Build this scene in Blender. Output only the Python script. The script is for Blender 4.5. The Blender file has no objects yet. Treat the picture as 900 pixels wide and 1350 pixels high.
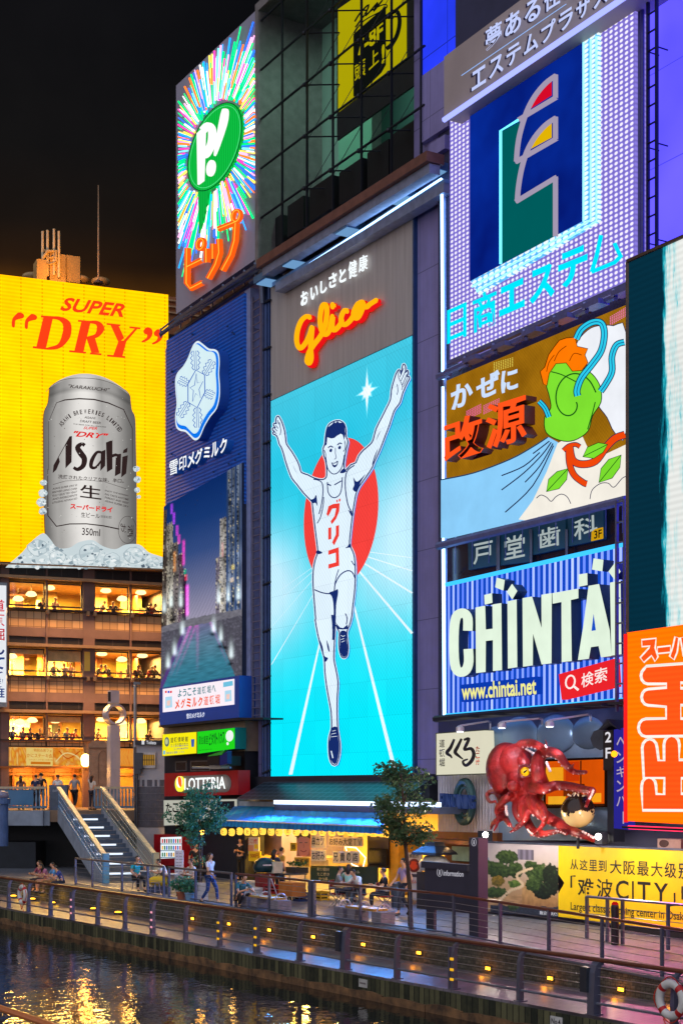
import bpy, bmesh, math, random
from mathutils import Vector, Matrix, noise
from mathutils.geometry import tessellate_polygon
random.seed(7)
C = bpy.context.scene.collection
SC = bpy.context.scene
# ---------------------------------------------------------------- camera, world, fill light, exposure
FP, CX, HY, CZ = 2000.0, 450.0, 1040.0, 3.8        # focal length in photo pixels, optical axis, horizon, eye height
cam = bpy.data.cameras.new('camera'); cam.sensor_fit = 'AUTO'; cam.sensor_width = 36
cam.lens = FP / 1350 * 36; cam.shift_y = (HY - 675) / 1350; cam.clip_start = .2; cam.clip_end = 3000
co = bpy.data.objects.new('camera', cam); C.objects.link(co)
co.location = (0, 0, CZ); co.rotation_euler = (math.pi / 2, 0, 0); SC.camera = co
w = bpy.data.worlds.new('World'); SC.world = w; w.use_nodes = True
nt = w.node_tree; nt.nodes.clear()
wo = nt.nodes.new('ShaderNodeOutputWorld'); bg = nt.nodes.new('ShaderNodeBackground'); bg2 = nt.nodes.new('ShaderNodeBackground')
sky = nt.nodes.new('ShaderNodeTexSky'); sky.sky_type = 'NISHITA'; sky.sun_disc = False
sky.sun_elevation = math.radians(20); sky.sun_rotation = math.radians(200)
nt.links.new(sky.outputs[0], bg.inputs[0]); bg.inputs[1].default_value = .0006
tc = nt.nodes.new('ShaderNodeTexCoord'); sx = nt.nodes.new('ShaderNodeSeparateXYZ')
nt.links.new(tc.outputs['Generated'], sx.inputs[0])
rmp = nt.nodes.new('ShaderNodeValToRGB')                     # sodium city glow low in the night sky
nt.links.new(sx.outputs['Z'], rmp.inputs[0])
cr = rmp.color_ramp
cr.elements[0].position = .0; cr.elements[0].color = (.16, .065, .006, 1)
cr.elements[1].position = .52; cr.elements[1].color = (.0034, .0034, .0046, 1)
for p, c in ((.29, (.20, .074, .004, 1)), (.308, (.085, .030, .002, 1)), (.322, (.022, .0088, .002, 1)), (.345, (.0095, .0056, .003, 1)), (.385, (.0056, .0046, .0040, 1))):
    e = cr.elements.new(p); e.color = c
mr = nt.nodes.new('ShaderNodeMapRange'); mr.inputs[1].default_value = .06; mr.inputs[2].default_value = -.16; mr.inputs[3].default_value = .12; mr.interpolation_type = 'SMOOTHSTEP'
nt.links.new(sx.outputs['X'], mr.inputs[0]); nz = nt.nodes.new('ShaderNodeTexNoise'); nz.inputs['Scale'].default_value = 9; nz.inputs['Detail'].default_value = 6; nt.links.new(tc.outputs['Generated'], nz.inputs['Vector'])
nm = nt.nodes.new('ShaderNodeMapRange'); nm.inputs[1].default_value = .3; nm.inputs[2].default_value = .7; nm.inputs[3].default_value = .6; nm.inputs[4].default_value = 1.35; nt.links.new(nz.outputs['Fac'], nm.inputs[0])
mm = nt.nodes.new('ShaderNodeVectorMath'); mm.operation = 'SCALE'; nt.links.new(rmp.outputs[0], mm.inputs[0]); nt.links.new(nm.outputs[0], mm.inputs['Scale']); nt.links.new(mm.outputs[0], bg2.inputs[0]); nt.links.new(mr.outputs[0], bg2.inputs[1])
ad = nt.nodes.new('ShaderNodeAddShader'); nt.links.new(bg.outputs[0], ad.inputs[0]); nt.links.new(bg2.outputs[0], ad.inputs[1])
nt.links.new(ad.outputs[0], wo.inputs[0])
sun = bpy.data.lights.new('city_fill', 'SUN'); sun.energy = 1.9; sun.angle = math.radians(110); sun.color = (.80, .86, 1.0)   # added wide fill standing in for the lit city behind the viewer
so = bpy.data.objects.new('city_fill', sun); C.objects.link(so); so.rotation_euler = (math.radians(58), 0, math.radians(-28))
SC.view_settings.view_transform = 'Standard'; SC.view_settings.look = 'None'
SC.view_settings.exposure = 0.0; SC.view_settings.gamma = 1; SC.view_settings.use_curve_mapping = False
SC.render.engine = 'CYCLES'; SC.cycles.use_denoising = True; SC.cycles.max_bounces = 6
SC.cycles.sample_clamp_indirect = 6; SC.cycles.caustics_reflective = False; SC.cycles.caustics_refractive = False

# ---------------------------------------------------------------- geometry helpers
def lin(c):
    r = []
    for v in c[:3]:
        v /= 255.0; r.append(v / 12.92 if v <= .04045 else ((v + .055) / 1.055) ** 2.4)
    return tuple(r) + (1.0,)
def at(px, py, Y): return Vector(((px - CX) / FP * Y, Y, CZ + (HY - py) / FP * Y))
def G(px, py, z=0.0):
    Y = (CZ - z) * FP / (py - HY); return Vector(((px - CX) / FP * Y, Y, z))
class Wall:
    """an upright plane: s runs along it, z is height, n is the distance out of it"""
    def __init__(s, o, u):
        s.o = Vector((o[0], o[1])); s.u = Vector((u[0], u[1])).normalized(); s.n = Vector((s.u.y, -s.u.x))
    def hit(s, px, py, n=0.0):
        r = Vector(((px - CX) / FP, 1.0)); t = (n + s.o.dot(s.n)) / r.dot(s.n)
        p = r * t - s.o; return Vector((p.dot(s.u), CZ + (HY - py) / FP * t))
    def S(s, px, n=0.0): return s.hit(px, 1000, n).x
    def Z(s, px, py, n=0.0): return s.hit(px, py, n).y
    def P(s, a, z, n=0.0):
        p = s.o + s.u * a + s.n * n; return Vector((p.x, p.y, z))
    def ang(s): return math.atan2(s.u.y, s.u.x)
U_F = (-(-743 - 450) / 2000.0, -1.0)
FW = Wall(((357 - CX) / FP * 61.7, 61.7), U_F)                    # the shop fronts along the quay
AW = Wall(((213 - CX) / FP * 85, 85), (.9216, .388))              # the restaurant beyond the bridge
_a = G(12, 1197, -.74); _b = G(782, 1338, -.74)
QW = Wall((_a.x, _a.y), (_b.x - _a.x, _b.y - _a.y))               # outer edge of the quay walk

class MB:
    def __init__(s): s.v = []; s.f = []; s.c = []; s.uv = []; s.vc = None
    def add(s, vs, fs, col=(1, 1, 1, 1), uvs=None):
        b = len(s.v); s.v += [Vector(p) for p in vs]; s.uv += (uvs or [(0, 0)] * len(vs))
        for f in fs: s.f.append([b + i for i in f]); s.c.append(col)
        return s
    def wbox(s, W, s0, s1, z0, z1, n0, n1, col=(1, 1, 1, 1)):
        q = [(a, z, n) for n in (n0, n1) for z in (z0, z1) for a in (s0, s1)]
        return s.add([W.P(*p) for p in q], [(4, 5, 7, 6), (1, 0, 2, 3), (0, 4, 6, 2), (5, 1, 3, 7), (6, 7, 3, 2), (0, 1, 5, 4)], col, [(p[0] + p[2], p[1]) for p in q])
    def box(s, c, d, rz=0.0, col=(1, 1, 1, 1)):
        m = Matrix.Rotation(rz, 3, 'Z'); c = Vector(c)
        q = [Vector((x * d[0] / 2, y * d[1] / 2, z * d[2] / 2)) for z in (-1, 1) for y in (-1, 1) for x in (-1, 1)]
        return s.add([c + m @ p for p in q], [(0, 2, 3, 1), (4, 5, 7, 6), (0, 1, 5, 4), (1, 3, 7, 5), (3, 2, 6, 7), (2, 0, 4, 6)], col, [(p.x + p.y, p.z) for p in q])
    def wpoly(s, W, pts, n, col=(1, 1, 1, 1), thick=0.0):
        pts = [Vector((p[0], p[1])) for p in pts]
        tr = tessellate_polygon([[Vector((p.x, p.y, 0)) for p in pts]])
        ar = sum(pts[i - 1].x * pts[i].y - pts[i].x * pts[i - 1].y for i in range(len(pts)))
        if ar < 0: pts.reverse(); tr = tessellate_polygon([[Vector((p.x, p.y, 0)) for p in pts]])
        N = len(pts); fs = []
        for t in tr:
            a, b, c = (pts[i] for i in t)
            fs.append(tuple(t) if (b - a).cross(c - a) > 0 else tuple(reversed(t)))
        vs = [W.P(p.x, p.y, n) for p in pts]; uv = [(p.x, p.y) for p in pts]
        if thick:
            vs += [W.P(p.x, p.y, n - thick) for p in pts]; uv = uv * 2
            fs += [tuple(reversed([i + N for i in f])) for f in fs]
            fs += [((i + 1) % N, i, i + N, (i + 1) % N + N) for i in range(N)]
        return s.add(vs, fs, col, uv)
    def pix(s, W, pts, n, col, thick=0.0): return s.wpoly(W, [W.hit(p[0], p[1], n) for p in pts], n, col, thick)
    def stroke(s, W, pts, wd, n, col, closed=False, thick=0.0):
        """a band of constant pixel width drawn along pixel points"""
        P = [Vector(p) for p in pts]; N = len(P)
        if closed: P = P + [P[0]]; N += 1
        L = []; R = []
        for i in range(N):
            if closed: a, b = P[(i - 1) % (N - 1)], P[(i + 1) % (N - 1)]
            else: a, b = P[max(i - 1, 0)], P[min(i + 1, N - 1)]
            d = (b - a); d = d.normalized() if d.length > 1e-6 else Vector((1, 0))
            k = wd[i] if isinstance(wd, (list, tuple)) else wd
            nn = Vector((-d.y, d.x)) * k / 2; L.append(P[i] + nn); R.append(P[i] - nn)
        vs = []; uv = []
        for l, r in zip(L, R):
            for q in (l, r): h = W.hit(q.x, q.y, n); vs.append(W.P(h.x, h.y, n)); uv.append((h.x, h.y))
        fs = [(2 * i, 2 * i + 2, 2 * i + 3, 2 * i + 1) for i in range(N - 1)]
        if thick:
            m = len(vs)
            for l, r in zip(L, R):
                for q in (l, r): h = W.hit(q.x, q.y, n); vs.append(W.P(h.x, h.y, n - thick)); uv.append((h.x, h.y))
            fs += [(2 * i + m, 2 * i, 2 * i + 2, 2 * i + 2 + m) for i in range(N - 1)] + [(2 * i + 1, 2 * i + 1 + m, 2 * i + 3 + m, 2 * i + 3) for i in range(N - 1)]
        return s.add(vs, fs, col, uv)
    def tube(s, pts, r, seg=6, col=(1, 1, 1, 1), cap=True):
        P = [Vector(p) for p in pts]; N = len(P); vs = []; fs = []; last = None
        for i in range(N):
            d = (P[min(i + 1, N - 1)] - P[max(i - 1, 0)]); d = d.normalized() if d.length > 1e-9 else Vector((0, 0, 1))
            if last is None:
                x = d.orthogonal().normalized()
            else:
                x = (last - d * last.dot(d)); x = x.normalized() if x.length > 1e-6 else d.orthogonal().normalized()
            last = x; y = d.cross(x); k = r[i] if isinstance(r, (list, tuple)) else r
            for j in range(seg):
                a = 2 * math.pi * j / seg; vs.append(P[i] + (x * math.cos(a) + y * math.sin(a)) * k)
        for i in range(N - 1):
            for j in range(seg):
                fs.append((i * seg + j, i * seg + (j + 1) % seg, (i + 1) * seg + (j + 1) % seg, (i + 1) * seg + j))
        if cap: fs.append(tuple(reversed(range(seg)))); fs.append(tuple((N - 1) * seg + j for j in range(seg)))
        return s.add(vs, fs, col)
    def sphere(s, c, r, seg=14, rings=8, col=(1, 1, 1, 1), fn=None):
        c = Vector(c); r = r if isinstance(r, (list, tuple)) else (r, r, r); vs = [c + Vector((0, 0, r[2]))]; fs = []
        for i in range(1, rings):
            t = math.pi * i / rings
            for j in range(seg):
                a = 2 * math.pi * j / seg; vs.append(c + Vector((r[0] * math.sin(t) * math.cos(a), r[1] * math.sin(t) * math.sin(a), r[2] * math.cos(t))))
        vs.append(c - Vector((0, 0, r[2]))); L = len(vs) - 1
        for j in range(seg):
            fs.append((0, 1 + j, 1 + (j + 1) % seg)); k = 1 + (rings - 2) * seg; fs.append((k + (j + 1) % seg, k + j, L))
            for i in range(rings - 2):
                k = 1 + i * seg; fs.append((k + j, k + seg + j, k + seg + (j + 1) % seg, k + (j + 1) % seg))
        return s.add(vs, fs, col)
    def lathe(s, c, prof, seg=16, col=(1, 1, 1, 1)):
        c = Vector(c); vs = []; fs = []; N = len(prof)
        for r, z in prof:
            for j in range(seg): a = 2 * math.pi * j / seg; vs.append(c + Vector((r * math.cos(a), r * math.sin(a), z)))
        for i in range(N - 1):
            for j in range(seg): fs.append((i * seg + j, i * seg + (j + 1) % seg, (i + 1) * seg + (j + 1) % seg, (i + 1) * seg + j))
        fs.append(tuple(reversed(range(seg)))); fs.append(tuple((N - 1) * seg + j for j in range(seg)))
        return s.add(vs, fs, col)
    def grid(s, W, rows, n, colf):
        """rows of pixel points; a colour per vertex from colf(i/(rows-1), j/(cols-1))"""
        R = len(rows); K = len(rows[0]); b = len(s.v)
        if s.vc is None: s.vc = {}
        vs = []; uv = []
        for i, row in enumerate(rows):
            for j, p in enumerate(row):
                h = W.hit(p[0], p[1], n); vs.append(W.P(h.x, h.y, n)); uv.append((h.x, h.y))
                s.vc[b + i * K + j] = colf(i / (R - 1), j / (K - 1))
        return s.add(vs, [(i * K + j, (i + 1) * K + j, (i + 1) * K + j + 1, i * K + j + 1) for i in range(R - 1) for j in range(K - 1)], (1, 1, 1, 1), uv)
    def glyphs(s, W, body, TL, TR, BL, n, col, ext=0.0, bold=0.0, shear=0.0):
        """lettering stretched over the parallelogram given by three pixel corners"""
        vs, fs = text_mesh(body, bold, ext > 0, shear)
        tl, tr, bl = (W.hit(p[0], p[1], n) for p in (TL, TR, BL))
        o = [bl + (tr - tl) * p[0] + (tl - bl) * p[1] for p in vs]
        return s.add([W.P(q.x, q.y, n - ext * (1 - p[2])) for q, p in zip(o, vs)], fs, col, [(q.x, q.y) for q in o])

_tc = {}
def text_mesh(body, bold, solid, shear):
    if bold > .012 and any(ord(c) >= 0x4e00 for c in body): bold = .012
    k = (body, bold, solid, shear)
    if k in _tc: return _tc[k]
    c = bpy.data.curves.new('t', 'FONT'); c.body = body; c.resolution_u = 3; c.offset = bold; c.shear = shear
    if solid: c.extrude = .5
    o = bpy.data.objects.new('t', c); C.objects.link(o)
    dg = bpy.context.evaluated_depsgraph_get(); m = o.evaluated_get(dg).to_mesh()
    V = [v.co.copy() for v in m.vertices]; F = [tuple(p.vertices) for p in m.polygons]
    if not solid: F = [f if (V[f[1]] - V[f[0]]).cross(V[f[2]] - V[f[0]]).z > 0 else tuple(reversed(f)) for f in F]
    o.evaluated_get(dg).to_mesh_clear(); bpy.data.objects.remove(o); bpy.data.curves.remove(c)
    x0 = min(v.x for v in V); x1 = max(v.x for v in V); y0 = min(v.y for v in V); y1 = max(v.y for v in V)
    r = [((v.x - x0) / (x1 - x0), (v.y - y0) / (y1 - y0), v.z + .5 if solid else 1.0) for v in V]
    _tc[k] = (r, F); return _tc[k]

def mesh_from(mb, name, off=Vector((0, 0, 0)), smooth=False):
    me = bpy.data.meshes.new(name); me.from_pydata([tuple(v - off) for v in mb.v], [], mb.f)
    ca = me.color_attributes.new('Col', 'FLOAT_COLOR', 'CORNER'); ul = me.uv_layers.new(name='UVMap')
    cols = []; uvs = []
    for p, c in zip(me.polygons, mb.c):
        for vi in p.vertices:
            cols += list(mb.vc[vi]) if mb.vc and vi in mb.vc else list(c)
            uvs += list(mb.uv[vi])
    ca.data.foreach_set('color', cols); ul.data.foreach_set('uv', uvs)
    if smooth: me.polygons.foreach_set('use_smooth', [True] * len(me.polygons))
    me.update(); return me
def B(name, mb, m, parent=None, smooth=False, label=None):
    """link one mesh object; the points are world points, kept where they are under the parent"""
    off = Vector((0, 0, 0)); p = parent
    while p is not None: off += Vector(p.location); p = p.parent
    me = mesh_from(mb, name, off, smooth); me.materials.append(m)
    o = bpy.data.objects.new(name, me); C.objects.link(o); o.parent = parent
    if label: o['label'] = label
    return o
def Bs(name, mb, m, parent=None, smooth=False):
    """like B, but every separate piece becomes a part of its own"""
    par = list(range(len(mb.v)))
    def find(i):
        while par[i] != i: par[i] = par[par[i]]; i = par[i]
        return i
    for f in mb.f:
        for k in f[1:]: par[find(k)] = find(f[0])
    gr = {}
    for f, c in zip(mb.f, mb.c): gr.setdefault(find(f[0]), []).append((f, c))
    for fc in gr.values():
        ids = sorted({i for f, c in fc for i in f}); mp = {i: k for k, i in enumerate(ids)}; q = MB()
        q.v = [mb.v[i] for i in ids]; q.uv = [mb.uv[i] for i in ids]; q.f = [[mp[i] for i in f] for f, c in fc]; q.c = [c for f, c in fc]
        if mb.vc: q.vc = {mp[i]: mb.vc[i] for i in ids if i in mb.vc}
        B(name, q, m, parent, smooth)
def thing(name, label, cat, loc=(0, 0, 0), group=None):
    o = bpy.data.objects.new(name, None); C.objects.link(o); o.location = loc; o.empty_display_size = .2
    o['label'] = label; o['category'] = cat
    if group: o['group'] = group
    return o
def tag(o, label, cat, group=None):
    o['label'] = label; o['category'] = cat
    if group: o['group'] = group
    return o
def struct(name, mb, m, kind='structure', smooth=False):
    o = B(name, mb, m, None, smooth); o['kind'] = kind; return o
def kids(o): return [c for c in o.children]
def copy_tree(o, parent=None):
    c = o.copy(); C.objects.link(c)
    if parent: c.parent = parent
    for ch in kids(o): copy_tree(ch, c)
    return c
def dup(root, loc, rz=0.0, label=None, sc=None):
    r = copy_tree(root); r.location = loc; r.rotation_euler = (0, 0, rz)
    if label: r['label'] = label
    if sc: r.scale = (sc, sc, sc)
    return r
def Zm(ox, oy, k):
    """reads off an enlarged crop of the survey back to survey pixels"""
    return lambda *pts: [(ox + x / k, oy + y / k) for x, y in pts]
def smo(pts, closed=True, n=4):
    """Catmull-Rom through the points"""
    N = len(pts); out = []
    for i in range(N if closed else N - 1):
        g = (lambda j: pts[j % N]) if closed else (lambda j: pts[max(0, min(N - 1, j))])
        p0, p1, p2, p3 = (Vector(g(i + k)) for k in (-1, 0, 1, 2))
        for t in range(n):
            t /= n; out.append(.5 * ((2 * p1) + (p2 - p0) * t + (2 * p0 - 5 * p1 + 4 * p2 - p3) * t * t + (3 * p1 - p0 - 3 * p2 + p3) * t ** 3))
    if not closed: out.append(Vector(pts[-1]))
    return [tuple(p) for p in out]

# ---------------------------------------------------------------- materials
class N:
    def __init__(s, name):
        s.m = bpy.data.materials.new(name); s.m.use_nodes = True; s.t = s.m.node_tree; s.t.nodes.clear(); s.out = s.n('OutputMaterial')
    def n(s, k, **kw):
        x = s.t.nodes.new('ShaderNode' + k)
        for a, b in kw.items(): setattr(x, a, b)
        return x
    def l(s, a, b): s.t.links.new(a, b)
    def math(s, op, a, b=None, c=None):
        x = s.n('Math', operation=op)
        for i, v in enumerate((a, b, c)):
            if v is None: continue
            if isinstance(v, (int, float)): x.inputs[i].default_value = v
            else: s.l(v, x.inputs[i])
        return x.outputs[0]
    def mix(s, f, a, b, mode='MIX'):
        x = s.n('Mix', data_type='RGBA', blend_type=mode)
        for i, v in ((0, f), (6, a), (7, b)):
            if isinstance(v, (int, float, tuple)): x.inputs[i].default_value = v
            else: s.l(v, x.inputs[i])
        return x.outputs[2]
    def noise(s, scale, detail=4, vec=None, rough=.6):
        x = s.n('TexNoise'); x.inputs['Scale'].default_value = scale; x.inputs['Detail'].default_value = detail; x.inputs['Roughness'].default_value = rough
        if vec is None: vec = s.n('TexCoord').outputs['Object']
        s.l(vec, x.inputs['Vector']); return x.outputs['Fac']
    def attr(s): return s.n('Attribute', attribute_name='Col').outputs['Color']
    def uv(s):
        x = s.n('SeparateXYZ'); s.l(s.n('UVMap').outputs[0], x.inputs[0]); return x.outputs[0], x.outputs[1]
    def ramp(s, f, a, b, c0=(0, 0, 0, 1), c1=(1, 1, 1, 1)):
        x = s.n('ValToRGB'); x.color_ramp.elements[0].position = a; x.color_ramp.elements[1].position = b
        x.color_ramp.elements[0].color = c0; x.color_ramp.elements[1].color = c1; s.l(f, x.inputs[0]); return x.outputs[0]
    def bsdf(s, col, rough=.6, metal=0.0, bump=None, bstr=.3, bdist=.02, spec=.5):
        x = s.n('BsdfPrincipled')
        if isinstance(col, tuple): x.inputs['Base Color'].default_value = col
        else: s.l(col, x.inputs['Base Color'])
        if isinstance(rough, (int, float)): x.inputs['Roughness'].default_value = rough
        else: s.l(rough, x.inputs['Roughness'])
        x.inputs['Metallic'].default_value = metal; x.inputs['Specular IOR Level'].default_value = spec
        if bump is not None:
            b = s.n('Bump'); b.inputs['Strength'].default_value = bstr; b.inputs['Distance'].default_value = bdist
            s.l(bump, b.inputs['Height']); s.l(b.outputs[0], x.inputs['Normal'])
        return x
    def emit(s, col, st=1.0):
        x = s.n('Emission')
        if isinstance(col, tuple): x.inputs[0].default_value = col
        else: s.l(col, x.inputs[0])
        if isinstance(st, (int, float)): x.inputs[1].default_value = st
        else: s.l(st, x.inputs[1])
        return x
    def done(s, sh): s.l(sh.outputs[0], s.out.inputs[0]); return s.m
_mc = {}
def paint(col, rough=.55, metal=0.0, var=.25, scale=3.0, bump=.0):
    k = ('p', col, rough, metal, var, scale, bump)
    if k not in _mc:
        m = N('paint'); c = lin(col); f = m.noise(scale, 6)
        d = tuple(v * (1 - var) for v in c[:3]) + (1,); e = tuple(min(1, v * (1 + var * .6)) for v in c[:3]) + (1,)
        col_ = m.ramp(f, .3, .7, d, e)
        _mc[k] = m.done(m.bsdf(col_, rough, metal, m.noise(scale * 12, 3) if bump else None, bump, .01))
    return _mc[k]
def glow(col, st=1.0):
    k = ('g', col, st)
    if k not in _mc:
        m = N('glow'); _mc[k] = m.done(m.emit(lin(col), st))
    return _mc[k]
def ink_lit(st=1.0, pitch=0.0, amp=.2, var=.06, tint=None):
    k = ('il', st, pitch, amp, var, tint)
    if k not in _mc:
        m = N('lit_print'); c = m.attr(); c = m.mix(1.0, c, tint + (1,), 'MULTIPLY') if tint else c; f = m.noise(.9, 5); g = m.math('MULTIPLY_ADD', f, var * 2, 1 - var)
        if tint:
            u, v = m.uv(); jn = m.math('MAXIMUM', m.math('LESS_THAN', m.math('FRACT', m.math('MULTIPLY', u, 1 / 1.28)), .02), m.math('LESS_THAN', m.math('FRACT', m.math('MULTIPLY', v, 1 / 1.28)), .02))
            wn = m.n('TexWhiteNoise', noise_dimensions='2D'); cb = m.n('CombineXYZ'); m.l(m.math('FLOOR', m.math('MULTIPLY', u, 1 / 1.28)), cb.inputs[0]); m.l(m.math('FLOOR', m.math('MULTIPLY', v, 1 / 1.28)), cb.inputs[1]); m.l(cb.outputs[0], wn.inputs['Vector'])
            g = m.math('MULTIPLY', g, m.math('MULTIPLY', m.math('MULTIPLY_ADD', jn, -.12, 1), m.math('MULTIPLY_ADD', wn.outputs['Value'], .07, .95)))
        if pitch:
            u, v = m.uv(); k1 = 2 * math.pi / pitch
            a = m.math('SINE', m.math('MULTIPLY', u, k1)); b = m.math('SINE', m.math('MULTIPLY', v, k1))
            g = m.math('MULTIPLY', g, m.math('MULTIPLY_ADD', m.math('MULTIPLY', a, b), amp, 1.0 - amp * .2))
        _mc[k] = m.done(m.emit(c, m.math('MULTIPLY', g, st)))
    return _mc[k]
def ink(rough=.6, var=.15):
    k = ('ik', rough, var)
    if k not in _mc:
        m = N('print'); c = m.attr(); f = m.noise(2.5, 6); g = m.ramp(f, .3, .7, (1 - var,) * 3 + (1,), (1, 1, 1, 1))
        _mc[k] = m.done(m.bsdf(m.mix(1.0, c, g, 'MULTIPLY'), rough))
    return _mc[k]
def ribbed(col, pitch, depth=.02, rough=.5, seams=0.0, metal=0.0, horiz=False):
    """corrugated sheet: ribs every pitch metres along (or up) the wall"""
    k = ('rb', col, pitch, depth, rough, seams, metal, horiz)
    if k not in _mc:
        m = N('ribbed'); u, v = m.uv(); a = v if horiz else u
        h = m.math('SINE', m.math('MULTIPLY', a, 2 * math.pi / pitch)); c = lin(col)
        f = m.noise(1.2, 6); base = m.ramp(f, .3, .75, tuple(x * .7 for x in c[:3]) + (1,), tuple(min(1, x * 1.15) for x in c[:3]) + (1,))
        if seams:
            q = m.math('FRACT', m.math('MULTIPLY', u if horiz else v, 1 / seams)); base = m.mix(m.math('LESS_THAN', q, .03), base, tuple(x * .35 for x in c[:3]) + (1,))
        _mc[k] = m.done(m.bsdf(base, rough, metal, h, .8, depth))
    return _mc[k]
def cladding(col, pw=1.8, ph=2.4, var=.22):
    """sheet cladding with panel joints and rain streaks"""
    k = ('cl', col, pw, ph)
    if k not in _mc:
        m = N('cladding'); u, v = m.uv(); c = lin(col); fu = m.math('FRACT', m.math('MULTIPLY', u, 1 / pw)); fv = m.math('FRACT', m.math('MULTIPLY', v, 1 / ph))
        jn = m.math('MAXIMUM', m.math('LESS_THAN', fu, .012), m.math('LESS_THAN', fv, .012)); cb = m.n('CombineXYZ'); m.l(m.math('MULTIPLY', u, 5.5), cb.inputs[0]); m.l(m.math('MULTIPLY', v, .22), cb.inputs[1])
        s = m.noise(1.0, 6, cb.outputs[0], .7); f = m.noise(.6, 5); g = m.math('MULTIPLY_ADD', f, .5, m.math('MULTIPLY', s, .5))
        base = m.ramp(g, .32, .68, tuple(x * (1 - var * 1.6) for x in c[:3]) + (1,), tuple(min(1, x * (1 + var * .5)) for x in c[:3]) + (1,))
        _mc[k] = m.done(m.bsdf(m.mix(jn, base, tuple(x * .4 for x in c[:3]) + (1,)), m.math('MULTIPLY_ADD', s, .3, .35), .1, jn, -.5, .01))
    return _mc[k]
def lamp(name, loc, power, col, size=.1, kind='POINT', rot=None, sy=None):
    l = bpy.data.lights.new(name, kind); l.energy = power; l.color = lin(col)[:3]
    if kind == 'AREA':
        l.size = size
        if sy: l.shape = 'RECTANGLE'; l.size_y = sy
    else: l.shadow_soft_size = size
    o = bpy.data.objects.new(name, l); C.objects.link(o); o.location = loc
    if rot: o.rotation_euler = rot
    return o
WHITE = (240, 244, 245)
# ================================================================ ground, water, quay
def m_water():
    m = N('canal_water'); co = m.n('TexCoord').outputs['Object']
    mp = m.n('Mapping'); mp.inputs['Scale'].default_value = (1.0, .55, 1); m.l(co, mp.inputs[0])
    a = m.noise(1.1, 3, mp.outputs[0], .5); b = m.noise(5.5, 3, mp.outputs[0], .55)
    h = m.math('ADD', m.math('MULTIPLY', a, .75), m.math('MULTIPLY', b, .30))
    return m.done(m.bsdf((.003, .008, .010, 1), .03, 0, h, .29, .085, .8))
def m_paving(c0, c1, slab=.6):
    m = N('paving'); co = m.n('TexCoord').outputs['Object']; mp = m.n('Mapping'); mp.inputs['Rotation'].default_value = (0, 0, .99); m.l(co, mp.inputs[0])
    br = m.n('TexBrick'); m.l(mp.outputs[0], br.inputs[0]); br.inputs['Scale'].default_value = 1 / slab
    br.inputs['Color1'].default_value = lin(c0); br.inputs['Color2'].default_value = lin(c1); br.inputs['Mortar'].default_value = tuple(x * .35 for x in lin(c0)[:3]) + (1,)
    br.inputs['Mortar Size'].default_value = .015; f = m.noise(1.5, 6); col = m.mix(1, br.outputs[0], m.mix(.6, m.ramp(f, .25, .75, (.45, .45, .45, 1), (1, 1, 1, 1)), m.ramp(m.noise(.35, 7, None, .75), .3, .7, (.55, .55, .55, 1), (1, 1, 1, 1)), 'MULTIPLY'), 'MULTIPLY')
    return m.done(m.bsdf(col, m.math('MULTIPLY_ADD', f, .5, .16), 0, br.outputs['Fac'], -.3, .01))
def m_stone():
    m = N('rubble_stone'); u, v = m.uv(); cb = m.n('CombineXYZ'); m.l(u, cb.inputs[0]); m.l(v, cb.inputs[1])
    br = m.n('TexBrick'); m.l(cb.outputs[0], br.inputs[0]); br.inputs['Scale'].default_value = 3.2; br.inputs['Bias'].default_value = -.2
    br.inputs['Color1'].default_value = (.13, .12, .10, 1); br.inputs['Color2'].default_value = (.05, .05, .045, 1); br.inputs['Mortar'].default_value = (.02, .02, .018, 1)
    f = m.noise(7, 6); col = m.mix(1, br.outputs[0], m.ramp(f, .3, .7, (.4, .42, .36, 1), (1.2, 1.15, 1, 1)), 'MULTIPLY')
    return m.done(m.bsdf(col, .85, 0, f, .9, .05))
def m_planks():
    m = N('wet_planks'); u, v = m.uv(); q = m.math('MULTIPLY', u, 1 / .2); fr = m.math('FRACT', q); cell = m.math('FLOOR', q)
    wn = m.n('TexWhiteNoise', noise_dimensions='1D'); m.l(cell, wn.inputs['W']); f = m.noise(6, 5)
    col = m.ramp(m.math('MULTIPLY_ADD', wn.outputs[0], .6, m.math('MULTIPLY', f, .4)), .2, .9, (.012, .018, .010, 1), (.16, .15, .07, 1))
    col = m.mix(m.math('LESS_THAN', fr, .16), col, (.004, .005, .004, 1))
    return m.done(m.bsdf(col, .6, 0, f, .5, .02))
def m_rust():
    m = N('stained_concrete'); f = m.noise(2.2, 7); col = m.ramp(f, .35, .7, (.05, .03, .018, 1), (.30, .15, .06, 1))
    return m.done(m.bsdf(col, .8, 0, f, .6, .04))
def m_glass():
    m = N('window_glass'); lw = m.n('LayerWeight'); lw.inputs[0].default_value = .35
    mx = m.n('MixShader'); m.l(m.math('MULTIPLY_ADD', lw.outputs['Fresnel'], .5, .02), mx.inputs[0])
    t = m.n('BsdfTransparent'); g = m.n('BsdfGlossy'); g.inputs['Roughness'].default_value = .03
    m.l(t.outputs[0], mx.inputs[1]); m.l(g.outputs[0], mx.inputs[2]); return m.done(mx)
GLASS = m_glass()
WZ, WL = -.74, -1.33
b = MB(); b.add([QW.P(-140, WL, .2), QW.P(140, WL, .2), QW.P(140, WL, 90), QW.P(-140, WL, 90)], [(0, 3, 2, 1)]); struct('water', b, m_water())
b = MB(); b.wbox(QW, -140, 90, -2.2, WZ, -2.6, .1); struct('quay_path', b, m_paving((150, 138, 148), (132, 122, 134)))
b = MB(); b.wbox(QW, -140, 90, WL - .6, WZ - .06, .1, .16); struct('quay_wall', b, m_planks())
b = MB(); random.seed(3)
x = -60.0
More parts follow.
